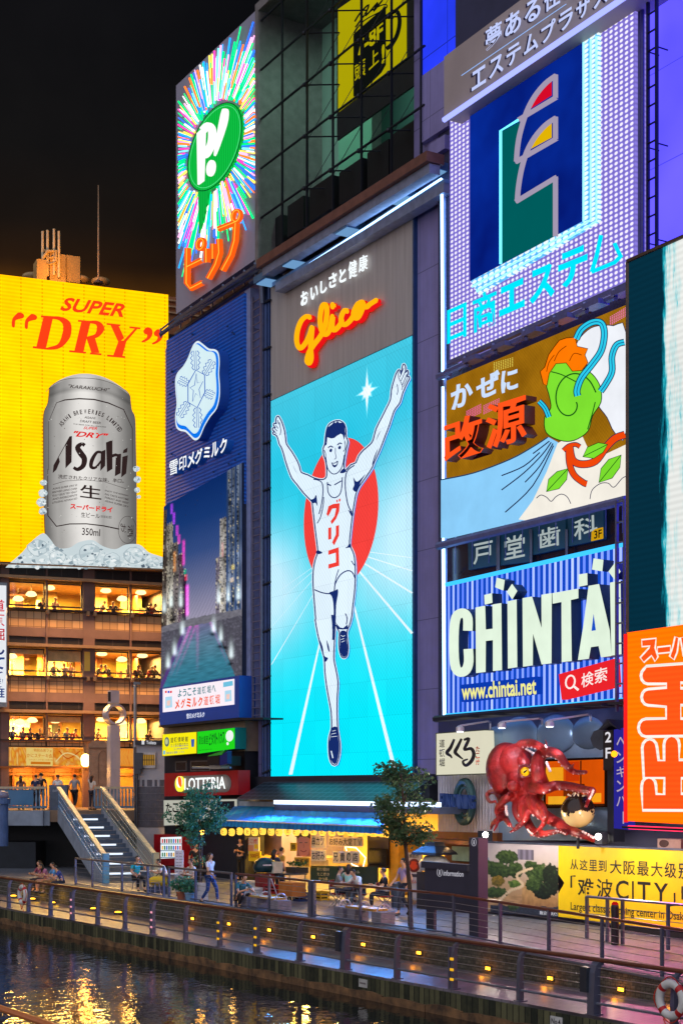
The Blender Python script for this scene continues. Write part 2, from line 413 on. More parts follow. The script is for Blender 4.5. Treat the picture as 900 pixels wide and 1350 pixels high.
while x < 34:                                                        # uneven concrete footing with rust
    L = random.uniform(1.1, 2.3); h = random.uniform(.0, .05); K = 6
    top = [(x + L * i / K, WL + .23 - h - .05 * abs(i / K - .5) ** 2 * 4 + random.uniform(-.012, .012)) for i in range(K + 1)]
    b.wpoly(QW, [(x, WL - .4)] + [(x + L, WL - .4)] + list(reversed(top)), .24 + random.uniform(-.015, .015), thick=.1); x += L + .02
struct('quay_footing', b, m_rust())
sR = QW.S(598, -2.75)
b = MB()
def ramp_z(s): return -max(0.0, s - sR) * .036
for s0, s1 in ((-140, -60), (-60, sR), (sR, sR + 9), (sR + 9, 90)):
    z0, z1 = ramp_z(s0), ramp_z(min(s1, sR + 9)) if s1 > sR else 0
    if s0 >= sR + 9: z0 = z1 = ramp_z(sR + 9)
    b.add([QW.P(s0, z0, -2.5), QW.P(s1, z1, -2.5), QW.P(s1, z1, -13), QW.P(s0, z0, -13)], [(0, 1, 2, 3)])
    b.add([QW.P(s0, z0, -2.5), QW.P(s1, z1, -2.5), QW.P(s1, WZ - .1, -2.5), QW.P(s0, WZ - .1, -2.5)], [(3, 2, 1, 0)])
b.add([QW.P(-140, -.004, -13), QW.P(90, -.004, -13), QW.P(90, -.004, -400), QW.P(-140, -.004, -400)], [(0, 1, 2, 3)])
struct('promenade_pavement', b, m_paving((150, 152, 162), (128, 132, 144)))
b = MB()
for s0, s1 in ((-60, sR), (sR, sR + 9), (sR + 9, 60)):
    z0 = ramp_z(min(s0, sR + 9)); z1 = ramp_z(min(s1, sR + 9))
    vs = [QW.P(s0, WZ, -2.44), QW.P(s1, WZ, -2.44), QW.P(s1, z1 - .01, -2.44), QW.P(s0, z0 - .01, -2.44)]
    b.add(vs, [(0, 1, 2, 3)], uvs=[(s0, WZ), (s1, WZ), (s1, z1), (s0, z0)])
o = struct('retaining_wall', b, m_stone())
b = MB()
for s0, s1 in ((-60, sR), (sR, sR + 9)):
    z0 = ramp_z(s0); z1 = ramp_z(s1)
    for q, (na, nb) in enumerate(((-2.80, -2.40),)):
        vs = [QW.P(s, z + d, n) for (s, z) in ((s0, z0), (s1, z1)) for d in (.004, .06) for n in (na, nb)]
        b.add(vs, [(0, 1, 3, 2), (4, 6, 7, 5), (2, 3, 7, 6), (0, 4, 5, 1), (1, 5, 7, 3), (0, 2, 6, 4)])
struct('kerb', b, paint((96, 98, 108), .7, 0, .3, 4))

# ================================================================ restaurant beyond the bridge
zA = lambda y, px=30, n=0: AW.Z(px, y, n)
sA = lambda px, n=0: AW.S(px, n)
SL, SRT = sA(-130), sA(222) + 1.5
rest = thing('restaurant_building', 'brown five storey restaurant with rows of amber lit dining windows beyond the bridge', 'building', AW.P(-4, 2.7, 0))
BROWN = paint((122, 96, 92), .7, 0, .2, 1.0); DARKB = paint((62, 50, 54), .7); TAN = paint((176, 140, 104), .65, 0, .2, 2)
def m_tile():
    m = N('facade_tile'); u, v = m.uv(); cb = m.n('CombineXYZ'); m.l(u, cb.inputs[0]); m.l(v, cb.inputs[1])
    br = m.n('TexBrick'); br.offset = 0; m.l(cb.outputs[0], br.inputs[0]); br.inputs['Scale'].default_value = 1; br.inputs['Brick Width'].default_value = .42; br.inputs['Row Height'].default_value = .42
    br.inputs['Color1'].default_value = lin((214, 172, 126)); br.inputs['Color2'].default_value = lin((178, 140, 100)); br.inputs['Mortar'].default_value = lin((120, 90, 66)); br.inputs['Mortar Size'].default_value = .02
    return m.done(m.bsdf(br.outputs[0], .5))
TILE = m_tile()
fl = [(766, 798), (854, 884.5), (942, 972.5)]
bays = [(12.2, 60.2), (62.8, 109.6), (125, 170.6), (173.4, 219)]
ztop = zA(744); g0 = 2.7
b = MB()                                                              # shell: back, sides, slabs
b.wbox(AW, SL, SRT, g0 - 4, ztop + 14, -16, -6)
for yb, yt in ((700, 760), (804, 848), (891, 937), (978, 1003)):
    b.wbox(AW, SL, SRT, zA(yb) if yb == 700 else zA(yt), zA(yt) if yb == 700 else zA(yb), -6, -.12)
b.wbox(AW, SL, sA(12), g0 - 4, ztop, -6, -.1); b.wbox(AW, sA(219), SRT, g0 - 4, ztop, -6, -.1)
b.wbox(AW, SL, SRT, ztop, ztop + 13.6, -6, -.6)
B('wall', b, DARKB, rest)
b = MB(); b.wbox(AW, sA(109.8), sA(124.8), g0 - 1, ztop, -.3, .06); b.wbox(AW, sA(1), sA(12), g0 - 1, ztop, -.3, .1); b.wbox(AW, sA(219.2), SRT, g0 - 1, ztop, -.3, .05)
B('pier', b, BROWN, rest)
for i, y in enumerate((761.5, 850.2, 937.5)):
    b = MB(); b.wbox(AW, SL, SRT, zA(y + 1.9), zA(y - 1.9), -.1, .42); B('ledge', b, TAN, rest)
    b = MB(); b.wbox(AW, sA(1), SRT, zA(y + 42.5 - (3 if i == 2 else 0)), zA(y + 40.2 - (3 if i == 2 else 0)), -.1, .22); B('rail', b, DARKB, rest)
for y0, y1 in ((805.5, 826.5), (892, 912), (976, 983)):
    for a, c in bays:
        b = MB(); b.wbox(AW, sA(a), sA(c), zA(y1), zA(y0), -.1, .0); B('tile_panel', b, TILE, rest)
for y0, y1 in ((826.5, 838.5), (912, 924.5)):
    b = MB(); b.wbox(AW, sA(1), SRT, zA(y1), zA(y0), -.1, .05); B('beam', b, BROWN, rest)
def m_vent():
    m = N('louvre'); u, v = m.uv(); q = m.math('FRACT', m.math('MULTIPLY', u, 1 / .95)); col = m.mix(m.math('LESS_THAN', q, .06), (.018, .016, .018, 1), (.06, .05, .05, 1))
    return m.done(m.bsdf(col, .5))
VENT = m_vent()
for y0, y1 in ((747.5, 757), (839, 847.5), (925, 934)):
    for a, c in bays:
        b = MB(); b.wbox(AW, sA(a), sA(c), zA(y1), zA(y0), -.15, -.06); B('vent', b, VENT, rest)
for px in (61.5, 172):
    b = MB(); b.wbox(AW, sA(px - .9), sA(px + .9), zA(978), zA(745), -.1, .16); B('mullion', b, BROWN, rest)
for y in (806, 893):
    for px in (62, 115, 124, 173):
        b = MB(); b.wbox(AW, sA(px - 1.6), sA(px + 1.6), zA(y + 2.5), zA(y - 3), .0, .4); B('bracket', b, TAN, rest)
OCH = paint((236, 196, 84), .7, 0, .2, .6); OCH2 = paint((226, 176, 80), .7); WOOD = paint((150, 92, 40), .6)
for i, (y0, y1) in enumerate(fl):
    z1, z0 = zA(y0), zA(y1)
    b = MB(); b.wbox(AW, sA(2), SRT, z0 - 1, z1 + .1, -5.6, -5.4); B('room_wall', b, OCH, rest)
    b = MB(); b.wbox(AW, sA(2), SRT, z1 + .03, z1 + .12, -5.4, -.3); B('room_ceiling', b, OCH2, rest)
    b = MB(); b.wbox(AW, sA(2), SRT, z0 - .85, z0 - .78, -5.4, -.3); B('room_floor', b, WOOD, rest)
    b = MB()
    for px in (84, 150, 196): b.wbox(AW, sA(px), sA(px + 2), z0 - .8, z1 + .03, -5.4, -4.2 if px != 196 else -2.6)
    b.wbox(AW, sA(16), sA(58), z1 - .32, z1 - .2, -4.2, -4.0); b.wbox(AW, sA(88), sA(101), z0 - .7, z1 - .2, -5.4, -5.3)
    Bs('screen_wall', b, WOOD, rest)
    for j, (a, c) in enumerate(bays):
        b = MB(); s0, s1 = sA(a), sA(c)
        for q in ((s0, s1, z1 - .07, z1), (s0, s1, z0, z0 + .07), (s0, s0 + .07, z0 + .07, z1 - .07), (s1 - .07, s1, z0 + .07, z1 - .07)): b.wbox(AW, *q, -.24, -.14)
        f = B('window', b, DARKB, rest)
        b = MB(); b.wpoly(AW, [(s0 + .05, z0 + .05), (s1 - .05, z0 + .05), (s1 - .05, z1 - .05), (s0 + .05, z1 - .05)], -.19); B('pane', b, GLASS, f)
    for j, (a, c) in enumerate(bays):                                    # every dining room is fitted out differently
        rr_ = random.Random(100 + i * 7 + j); wc = rr_.choice([(206, 150, 80), (240, 206, 120), (170, 110, 50), (226, 190, 96), (150, 120, 60)]); b = MB(); x0, x1 = a + rr_.uniform(0, 8), c - rr_.uniform(0, 14); nb_ = rr_.uniform(-5.2, -3.2); b.wbox(AW, sA(x0), sA(x1), z0 - .75, z1 + .02, nb_ - .1, nb_); B('room_partition', b, paint(wc, .7), rest)
        for q in range(rr_.randint(2, 4)):
            b = MB(); u0 = rr_.uniform(a + 2, c - 12); h0_ = rr_.uniform(-.7, .5); w_ = rr_.uniform(3, 11); b.wbox(AW, sA(u0), sA(u0 + w_), z0 + h0_, z0 + h0_ + rr_.uniform(.25, 1.0), nb_ + .02, nb_ + .1); B(rr_.choice(['wall_picture', 'cupboard', 'menu_shelf']), b, paint(rr_.choice([(70, 40, 20), (240, 230, 200), (110, 60, 30), (60, 70, 50), (200, 90, 40)]), .5), rest)
        if rr_.random() < .45: b = MB(); hh_ = rr_.uniform(.25, .8); b.wbox(AW, sA(a + .5), sA(c - .5), z1 - hh_, z1 - .05, -.42, -.40); B('roller_blind', b, paint((236, 206, 150), .8), rest)
    b = MB(); b.wbox(AW, sA(111.2), sA(118.5), z0 + .1, z1 - .1, .06, .10); B('louvre_panel', b, BROWN if i != 1 else OCH, rest)
    for px in (36, 86, 147, 196):
        p = AW.P(sA(px), z1 - .12, -2.2); lamp('dining_ceiling_lamp', p, 1150 if px > 120 or i else 950, (255, 206, 104), 1.4, 'AREA', (0, 0, AW.ang()))
# ground floor front
b = MB(); b.wbox(AW, SL, SRT, g0 - .2, zA(1011.5), -5, -1.0); B('entrance_wall', b, OCH2, rest)
b = MB()
for px in (20, 48, 76, 100, 160): b.wbox(AW, sA(px), sA(px + 3), g0, zA(1012), -1, -.7)
b.wbox(AW, sA(12), SRT, zA(1022), zA(1019), -1, -.6); b.wbox(AW, sA(14), sA(108), zA(1018), zA(1013), -1, -.75); B('entrance_frame', b, WOOD, rest)
b = MB(); b.wbox(AW, SL, SRT, zA(1012.5), zA(1010.5), -1, .3); B('canopy_edge', b, WOOD, rest)
for px in (35, 85, 165): lamp('entrance_lamp', AW.P(sA(px), zA(1013) - .2, .2), 150, (255, 186, 84), .25)
pend = None
for i, L in enumerate(([(100, 205), (170, 180), (268, 145), (572, 160), (660, 205), (760, 170)], [(65, 515), (330, 492), (312, 520), (550, 500), (658, 532), (768, 510)], [(70, 900), (108, 870), (175, 860), (300, 862), (328, 850), (550, 855), (655, 872), (760, 865)])):
    for (x, y), in [Zm(0, 740, 4.09)(q) for q in L]:
        h = AW.hit(x, y, -1.6); p = AW.P(h.x, h.y, -1.6)
        if pend is None:
            pend = thing('pendant_lamp', 'round glowing pendant lamp hanging behind the amber dining windows', 'lamp', (0, 0, 0), 'pendant lamps in the dining rooms')
            b = MB(); b.lathe((0, 0, 0), [(.05, .2), (.2, .16), (.31, .02), (.30, -.04), (.16, -.1), (.02, -.11)], 14); B('lamp_shade', b, glow((255, 232, 150), 2.2), pend, True)
            b = MB(); b.tube([(0, 0, .2), (0, 0, .62)], .012, 5); B('cord', b, DARKB, pend); pend.location = p
        else: dup(pend, p)
for y0 in (804, 891.5):                                                # warm cornice lights washing the tiled spandrels
    for px in (36, 86, 148, 196): p = AW.P(sA(px), zA(y0) + .1, .95); lamp('cornice_light', p, 130, (255, 190, 120), 2.6, 'AREA', (math.radians(-28), 0, AW.ang()), .1)
# the yellow sign on top
ys = thing('billboard', 'huge glowing yellow billboard with red SUPER "DRY" lettering and a silver beer can', 'billboard', AW.P(-5, ztop, .5))
def m_yellow():
    m = N('yellow_neon_board'); u, v = m.uv(); a = m.math('SINE', m.math('MULTIPLY', v, 2 * math.pi / .2))
    su = m.math('FRACT', m.math('MULTIPLY', u, 1 / 1.14)); sv = m.math('FRACT', m.math('MULTIPLY', v, 1 / .2))
    seam = m.math('MULTIPLY', m.math('LESS_THAN', su, .055), m.math('GREATER_THAN', sv, .45))
    f = m.noise(.35, 4); col = m.ramp(f, .35, .7, (1.7, .70, .0, 1), (1.7, .90, .0, 1))
    st = m.math('MULTIPLY', m.math('MULTIPLY_ADD', a, .09, .93), m.math('MULTIPLY_ADD', seam, -.45, 1))
    return m.done(m.emit(col, st))
b = MB(); b.pix(AW, [(-80, 352), (222, 388.5), (222, 749), (-80, 737)], .6, (1, 1, 1, 1), .0); B('panel', b, m_yellow(), ys)
b = MB(); b.pix(AW, [(-80, 352.5), (222, 389), (222, 748.5), (-80, 736.5)], .59, (1, 1, 1, 1), 1.1); B('casing', b, paint((150, 110, 60), .6), ys)
b = MB(); b.pix(AW, [(-80, 738.5), (222, 750), (222, 752), (-80, 740.5)], .95, (1, 1, 1, 1), .9); B('ledge', b, TAN, ys)
Q = Zm(10, 380, 4.09); RED = lin((255, 66, 22)); b = MB(); n = .72
def PL(*p, col=RED, n=n): b.pix(AW, Q(*p), n, col, .08)
def SK(pts, wd, col=RED): b.stroke(AW, Q(*smo(pts, False, 5)), [x / 4.09 for x in _spread(wd, (len(pts) - 1) * 5 + 1)], n, col, thick=.08)
def _spread(wd, k):
    r = []
    for i in range(k):
        t = i / (k - 1) * (len(wd) - 1); j = min(int(t), len(wd) - 2); r.append(wd[j] + (wd[j + 1] - wd[j]) * (t - j))
    return r
PL((197, 150), (248, 153), (210, 318), (158, 314)); PL((183, 147), (260, 152), (258, 160), (183, 155)); PL((140, 312), (225, 322), (224, 330), (139, 321))
SK([(235, 157), (285, 163), (322, 195), (318, 255), (280, 310), (215, 325)], [9, 18, 42, 46, 24, 9])
PL((402, 174), (450, 179), (410, 345), (362, 340)); PL((336, 334), (425, 343), (424, 350), (335, 342)); PL((383, 171), (455, 177), (455, 184), (382, 178))
SK([(440, 181), (485, 186), (503, 217), (480, 255), (428, 266)], [9, 20, 42, 22, 8]); PL((428, 266), (470, 258), (496, 347), (455, 345)); PL((448, 346), (508, 352), (507, 359), (447, 354))
PL((555, 190), (597, 196), (630, 268), (602, 292)); PL((537, 188), (610, 196), (609, 203), (537, 195)); PL((692, 212), (706, 213), (642, 287), (622, 287)); PL((660, 206), (718, 212), (717, 219), (660, 213))
PL((601, 283), (643, 282), (620, 367), (572, 362)); PL((540, 358), (635, 366), (634, 374), (540, 366))
for x, y, d in ((62, 152, 1), (132, 160, 1), (760, 232, -1), (816, 243, -1)):
    PL(*smo([(x - 22, y - 4), (x, y - 22), (x + 26, y - 12), (x + 26, y + 6), (x + 2, y + 12), (x - 18, y + 22), (x - 22, y + 56), (x - 36, y + 50), (x - 34, y + 14)], True, 3) if d > 0 else
       smo([(x - 24, y - 6), (x - 6, y - 22), (x + 18, y - 12), (x + 22, y + 16), (x + 6, y + 42), (x - 26, y + 58), (x - 34, y + 52), (x - 12, y + 38), (x - 4, y + 18), (x - 20, y + 10)], True, 3))
b.glyphs(AW, 'SUPER', *Q((294, 46), (634, 84), (285, 118)), n, RED, .08, .022, .3)
B('lettering', b, ink_lit(1.0), ys)
# the can: a cut-out printed board standing a little proud of the panel
can = None
lf = smo([(66, 511), (64, 530), (58.5, 545), (58, 580), (58.5, 640), (60, 700), (64, 728)], False, 5); rt = smo([(172, 522), (174, 540), (178.5, 552), (179.5, 590), (180.5, 640), (180.5, 700), (180, 722)], False, 5)
K = 22
def carve(t): return 1 - (2 * t - 1) ** 2
rows = []
for i, (l, r) in enumerate(zip(lf, rt)):
    q = i / (len(lf) - 1); bow = -14 * (1 - q) ** 1.5 + 14 * q - 4
    rows.append([(l[0] + (r[0] - l[0]) * j / K, l[1] + (r[1] - l[1]) * j / K + bow * carve(j / K)) for j in range(K + 1)])
top = rows[0]; rows = [[(p[0], p[1] - 5.5 * carve(j / K) ** .5) for j, p in enumerate(top)]] + rows
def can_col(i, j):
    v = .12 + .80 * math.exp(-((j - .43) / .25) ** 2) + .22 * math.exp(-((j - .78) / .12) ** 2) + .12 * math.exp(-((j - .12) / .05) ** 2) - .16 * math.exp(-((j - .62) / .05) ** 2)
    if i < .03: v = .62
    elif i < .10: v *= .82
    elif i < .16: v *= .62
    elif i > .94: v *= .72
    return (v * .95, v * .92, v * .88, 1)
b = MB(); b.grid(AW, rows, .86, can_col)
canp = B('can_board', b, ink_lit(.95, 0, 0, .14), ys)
edge = [rows[0][0]] + [r[0] for r in rows] + rows[-1][1:] + [r[-1] for r in reversed(rows)] + list(reversed(rows[0]))[1:-1]
b = MB(); b.pix(AW, edge, .855, (1, 1, 1, 1), .22); B('backing', b, paint((92, 60, 40), .6), canp)
b = MB(); Q6 = Zm(50, 480, 6.43); Q7 = Zm(50, 600, 5.4545); Q2 = Zm(0, 470, 3.75); BK = lin((48, 34, 34)); n = .872; RD = lin((225, 30, 30))
b.stroke(AW, Q6((92, 900), (92, 490), (160, 328), (230, 304), (350, 293), (480, 300), (600, 330), (728, 385), (802, 545), (803, 900)), [.5, .5, .8, 1.5, 1.7, 1.7, 1.6, 1.2, .8, .5], n, BK)
b.stroke(AW, Q7((72, 100), (74, 435), (135, 512), (230, 495), (350, 494), (470, 508), (585, 532)), [.5, 1.3, 1.5, 1.4, 1.4, 1.5, 1.6], n, BK)
b.stroke(AW, Q7((110, 212), (200, 186), (340, 178), (480, 192), (645, 245)), .5, n, BK); b.stroke(AW, Q6(*smo([(70, 235), (140, 165), (240, 128), (360, 118), (520, 130), (660, 175), (760, 235), (785, 290)], False)), .7, n, lin((90, 84, 78)))
b.glyphs(AW, '"KARAKUCHI"', *Q6((262, 170), (612, 205), (262, 200)), n, BK, 0, .01, .3)
def arc(txt, P, hgt, col=BK):                                           # letters set along an arc
    n_ = len(txt)
    for i, ch in enumerate(txt):
        if ch == ' ': continue
        t = i / (n_ - 1) * (len(P) - 1); k = min(int(t), len(P) - 2); p = Vector(P[k]).lerp(Vector(P[k + 1]), t - k); d = (Vector(P[k + 1]) - Vector(P[k])).normalized()
        wd = hgt * (.28 if ch == 'I' else .5); up = Vector((d.y, -d.x)); a = p - d * wd / 2; b.glyphs(AW, ch, *Q6(a + up * hgt, a + up * hgt + d * wd, a), n, col, 0, .02)
arc('ASAHI BREWERIES LIMITED', smo([(212, 525), (250, 480), (300, 445), (350, 428), (430, 420), (500, 432), (560, 455), (610, 490), (650, 530), (685, 572)], False, 3), 38)
for q, tx in (((395, 440, 490, 20), 'ASAHI'), ((358, 472, 535, 20), 'DRAFT BEER'), ((302, 502, 580, 10), 'THE BEER FOR ALL SEASONS')):
    b.glyphs(AW, tx, *Q6((q[0], q[1]), (q[2], q[1] + (q[2] - q[0]) * .1), (q[0], q[1] + q[3])), n, BK, 0, .01, .2)
b.glyphs(AW, 'SUPER', *Q6((390, 528), (506, 534), (386, 552)), n, RD, 0, .02, .3); b.glyphs(AW, '"DRY"', *Q6((306, 565), (602, 590), (300, 612)), n, RD, 0, .03, .35)
for pts in ([(262, 576), (266, 538), (345, 395), (357, 393), (355, 522), (325, 553), (325, 438), (292, 498), (297, 520), (280, 560)], [(500, 470), (523, 460), (521, 540), (497, 566)], [(525, 425), (557, 412), (557, 556), (530, 572)],
            [(574, 484), (600, 480), (597, 577), (569, 592)], [(606, 496), (633, 488), (625, 578), (600, 598)], [(608, 478), (612, 462), (632, 450), (629, 474)]): b.pix(AW, Q2(*pts), n, BK)
b.stroke(AW, Q2(*smo([(420, 440), (405, 432), (385, 450), (400, 478), (418, 505), (412, 540), (385, 558), (365, 548)], False)), [x / 3.75 for x in _spread([18, 16, 26, 30, 28, 24, 18, 14], 29)], n, BK)
b.stroke(AW, Q2(*smo([(505, 475), (480, 474), (456, 512), (452, 545), (475, 548), (505, 510)], False)), [x / 3.75 for x in _spread([12, 14, 20, 18, 12, 8], 21)], n, BK); b.stroke(AW, Q2((555, 492), (572, 486), (590, 492)), 4, n, BK)
b.glyphs(AW, '洗練されたクリアな味、辛口。', *Q7((148, 138), (620, 172), (146, 168)), n, BK, 0, .02)
b.glyphs(AW, '生', *Q7((304, 208), (458, 228), (304, 302)), n, BK, 0, .05); b.glyphs(AW, 'スーパードライ', *Q7((234, 346), (540, 374), (232, 386)), n, RD, 0, .05)
b.glyphs(AW, '生ビール', *Q7((312, 410), (446, 420), (312, 446)), n, BK, 0, .01); b.glyphs(AW, '（非熱処理）', *Q7((448, 430), (532, 438), (448, 450)), n, BK)
b.glyphs(AW, '350ml', *Q7((320, 522), (450, 532), (318, 574)), n, BK, 0, .01); b.glyphs(AW, 'お', *Q7((632, 496), (640, 562), (594, 490)), n, BK); b.glyphs(AW, '酒', *Q7((690, 500), (688, 585), (648, 505)), n, BK)
b.stroke(AW, Q7(*[(645 + 65 * math.cos(t * .26), 537 + 98 * math.sin(t * .26)) for t in range(24)]), .5, n, BK, True)
for i, tx in enumerate(('ASAHI SUPER DRY IS', 'BREWED USING CARE-', 'FULLY SELECTED YEAST', 'AND INGREDIENTS', 'UTILISING ADVANCED')): b.glyphs(AW, tx, *Q7((105, 236 + i * 25), (285, 208 + i * 24), (105, 250 + i * 25)), n, BK, 0, .01, .3)
for i, tx in enumerate(('BREWING TECHNIQUES', 'ENJOY THE REFRESH-', 'ING TASTE ANYTIME', 'FAREAST AND WEST', 'ASAHI SUPER DRY')): b.glyphs(AW, tx, *Q7((482, 224 + i * 24), (655, 262 + i * 26), (482, 238 + i * 24)), n, BK, 0, .01, .3)
random.seed(5)
for _ in range(110):                                                    # drops printed on the can
    u, v = random.random(), random.random(); r = random.uniform(.3, .8); x = 62 + 112 * u; y = 525 + 185 * v
    b.pix(AW, [(x + r * math.cos(a), y + r * math.sin(a)) for a in (0, 1.26, 2.5, 3.77, 5)], n + .003, lin((205, 204, 198)) if random.random() < .7 else lin((120, 112, 104)))
B('print', b, ink_lit(1.0), canp)
# printed ice cubes at its foot: separate faceted boards
random.seed(11); b = MB(); b.pix(AW, smo([(8, 748), (14, 742), (30, 728), (42, 714), (57, 703), (66, 710), (76, 722), (92, 722), (104, 715), (122, 712), (136, 720), (152, 724), (166, 718), (184, 718), (196, 728), (210, 733), (222, 738), (222, 750)], False, 4), .9, lin((206, 220, 224)), .1)
for _ in range(420):
    x = random.uniform(18, 221); top_ = 742 - 34 * max(0, 1 - abs(x - 58) / 40) - 27 * max(0, 1 - abs(x - 122) / 34) - 22 * max(0, 1 - abs(x - 180) / 30); y = random.uniform(min(top_, 744), 748); r = random.uniform(.8, 4.2)
    b.pix(AW, [(x + r * random.uniform(.4, 1.3) * math.cos(a), y + r * random.uniform(.3, .9) * math.sin(a)) for a in (0, .9, 1.9, 2.9, 3.9, 5.1)], .903 + random.uniform(0, .006), lin(random.choice([(226, 236, 238)] * 3 + [(240, 246, 246), (190, 206, 212), (172, 190, 198), (210, 222, 226), (84, 100, 116), (140, 158, 168)])))
B('ice_bank', b, ink_lit(.95), ys); b = MB(); IC = [(208, 222, 226), (198, 213, 218), (224, 234, 236), (184, 200, 206), (170, 188, 196), (214, 226, 230)]
def cube_print(cx, cy, r, n):
    b = MB(); k = 13; P = [(cx + r * (1 + .12 * random.uniform(-1, 1)) * math.cos(6.283 * i / k), cy + r * .86 * (1 + .12 * random.uniform(-1, 1)) * math.sin(6.283 * i / k)) for i in range(k)]
    b.pix(AW, P, n, lin((172, 188, 194)), .06)
    P = [(cx + (x - cx) * .93, cy + (y - cy) * .93) for x, y in P]; m = (cx + random.uniform(-.3, .3) * r, cy + random.uniform(-.3, .3) * r)
    for i in range(k): b.pix(AW, [P[i], P[(i + 1) % k], m], n + .004, lin(random.choice(IC)))
    for _ in range(7):
        x, y = cx + random.uniform(-.6, .6) * r, cy + random.uniform(-.5, .5) * r; q = random.uniform(.08, .3) * r
        b.pix(AW, [(x + q * math.cos(a) * random.uniform(.5, 1.5), y + q * math.sin(a) * random.uniform(.4, 1)) for a in (0, 1, 2.1, 3.1, 4.2, 5.2)], n + .008, lin(random.choice([(96, 112, 126), (245, 250, 250), (176, 196, 202), (222, 232, 234)])))
    B('ice_cube', b, ink_lit(.95), ys)
for x, y, r, d in ((50, 722, 13, .0), (76, 735, 11, .02), (104, 738, 9, .03), (118, 728, 14, .05), (148, 738, 11, .04), (176, 732, 13, .05), (202, 741, 8, .06)): cube_print(x, y, r, .93 + d)
for x, y, r in ((57, 650, 6), (55, 662, 6.5), (57, 674, 5), (58, 636, 4.5), (180, 618, 4.5), (181.5, 632, 5), (181, 646, 4), (183, 655, 3)): cube_print(x, y, r, .88)
# roof plant
b = MB(); rp = thing('roof_plant_box', 'beige rooftop plant cabinets with pipes behind the top of the yellow billboard', 'roof plant', AW.P(-6, ztop + 13.6, -4))
def rbox(x0, x1, y0, y1, n=-3, d=2.0): b.wbox(AW, AW.S(x0, n), AW.S(x1, n), AW.Z(x0, y1, n), AW.Z(x0, y0, n), n - d, n)
rbox(66, 87, 333, 371); rbox(88, 106, 336, 371, -3.2, 1.5); rbox(49, 62, 341, 368, -2.8, 1); rbox(35, 148, 368, 380, -2.5, 3)
B('cabinet', b, paint((176, 140, 84), .7, 0, .25, 1.5), rp)
for x, y, r in ((43, 365, 1.2), (107, 369, 1.0), (133, 371.5, 1.1)):
    b = MB(); b.sphere(at(x, y, 87), (r * .5, .5, .25)); B('dome_vent', b, paint((170, 138, 90), .5), rp, True)
b = MB()
for z in (330, 338, 346): b.tube([at(58, z, 85.5), at(66, z + 2, 85.5), at(74, z, 85.5)], .06, 5)
b.tube([at(57, 362, 85.4), at(57, 340, 85.4), at(63, 331, 85.4), at(74, 331, 85.4), at(74, 345, 85.4)], .09, 6); B('pipework', b, paint((190, 160, 110), .5), rp)
lamp('roof_glow_fill', at(80, 356, 83.6), 420, (255, 170, 60), .3)  # added fill in place of the yellow billboard's spill on the roof plant
a0 = None
for x, yt in ((56.5, 305), (63, 303.5), (71.5, 302), (78, 305)):
    if a0 is None:
        a0 = thing('rod_antenna', 'short pale rod antenna standing on the rooftop plant cabinets', 'antenna', (0, 0, 0), 'rod antennas on the rooftop')
        b = MB(); b.tube([(0, 0, 0), (0, 0, 2.6)], .075, 6); B('rod', b, paint((215, 190, 150), .5), a0); b = MB(); b.box((0, .12, .2), (.16, .2, .12)); B('clamp', b, DARKB, a0); a0.location = at(x, yt, 85.6) - Vector((0, 0, 2.6))
    else: dup(a0, at(x, yt, 85.6) - Vector((0, 0, 2.6)))
t = thing('radio_mast', 'tall thin rooftop mast rising above the yellow billboard', 'mast', at(130, 372, 86)); b = MB(); b.tube([at(130, 374, 86), at(130, 300, 86), at(130, 244, 86)], [.06, .045, .02], 6); B('pole', b, paint((170, 140, 110), .5), t)
b = MB(); b.lathe(at(130, 374, 86), [(.3, 0), (.25, .12), (.1, .2)], 10); B('base', b, DARKB, t)
t = thing('distant_building', 'dim brown building glimpsed between the yellow billboard and the neon burst sign', 'building', AW.P(6, 0, -12)); b = MB(); b.wbox(AW, AW.S(205, -12), AW.S(300, -12), 0, AW.Z(225, 391, -12), -20, -12); B('wall', b, paint((150, 96, 60), .7), t)
b = MB()
for y in (396, 404, 412): b.wbox(AW, AW.S(205, -12), AW.S(300, -12), AW.Z(225, y + 2, -12), AW.Z(225, y, -12), -12, -11.8)
B('ledge', b, TAN, t)
# food banners, white sign, wall lantern, pylon
def banner(name, label, x0, x1, y0, y1, fn, n=.3):
    t = thing(name, label, 'banner', AW.P(sA(x0, n), zA(y1, x0, n), n)); b = MB(); b.wbox(AW, sA(x0, n), sA(x1, n), zA(y1, x0, n), zA(y0, x0, n), n - .06, n - .01, lin((240, 190, 110))); B('board', b, ink(.5), t)
    bb = MB(); fn(bb); B('print', bb, ink_lit(.75), t); return t
def food(bb, x0, x1, y0, y1, n, cols):
    random.seed(int(x0)); K, R = 22, 10
    bb.grid(AW, [[(x0 + (x1 - x0) * j / K, y0 + (y1 - y0) * i / R + (x1 - x0) * j / K * .03) for j in range(K + 1)] for i in range(R + 1)], n,
            lambda i, j: tuple(lerp3(cols, noise.noise((i * 3.1 + x0, j * 7.3, 0)) * .5 + .5)) + (1,))
def lerp3(cols, t):
    t = max(0, min(.999, t)) * (len(cols) - 1); k = int(t); a, c = lin(cols[k]), lin(cols[min(k + 1, len(cols) - 1)]); return [a[i] + (c[i] - a[i]) * (t - k) for i in range(3)]
FC = [(255, 150, 30), (255, 196, 70), (240, 130, 24), (255, 214, 120), (214, 96, 16)]
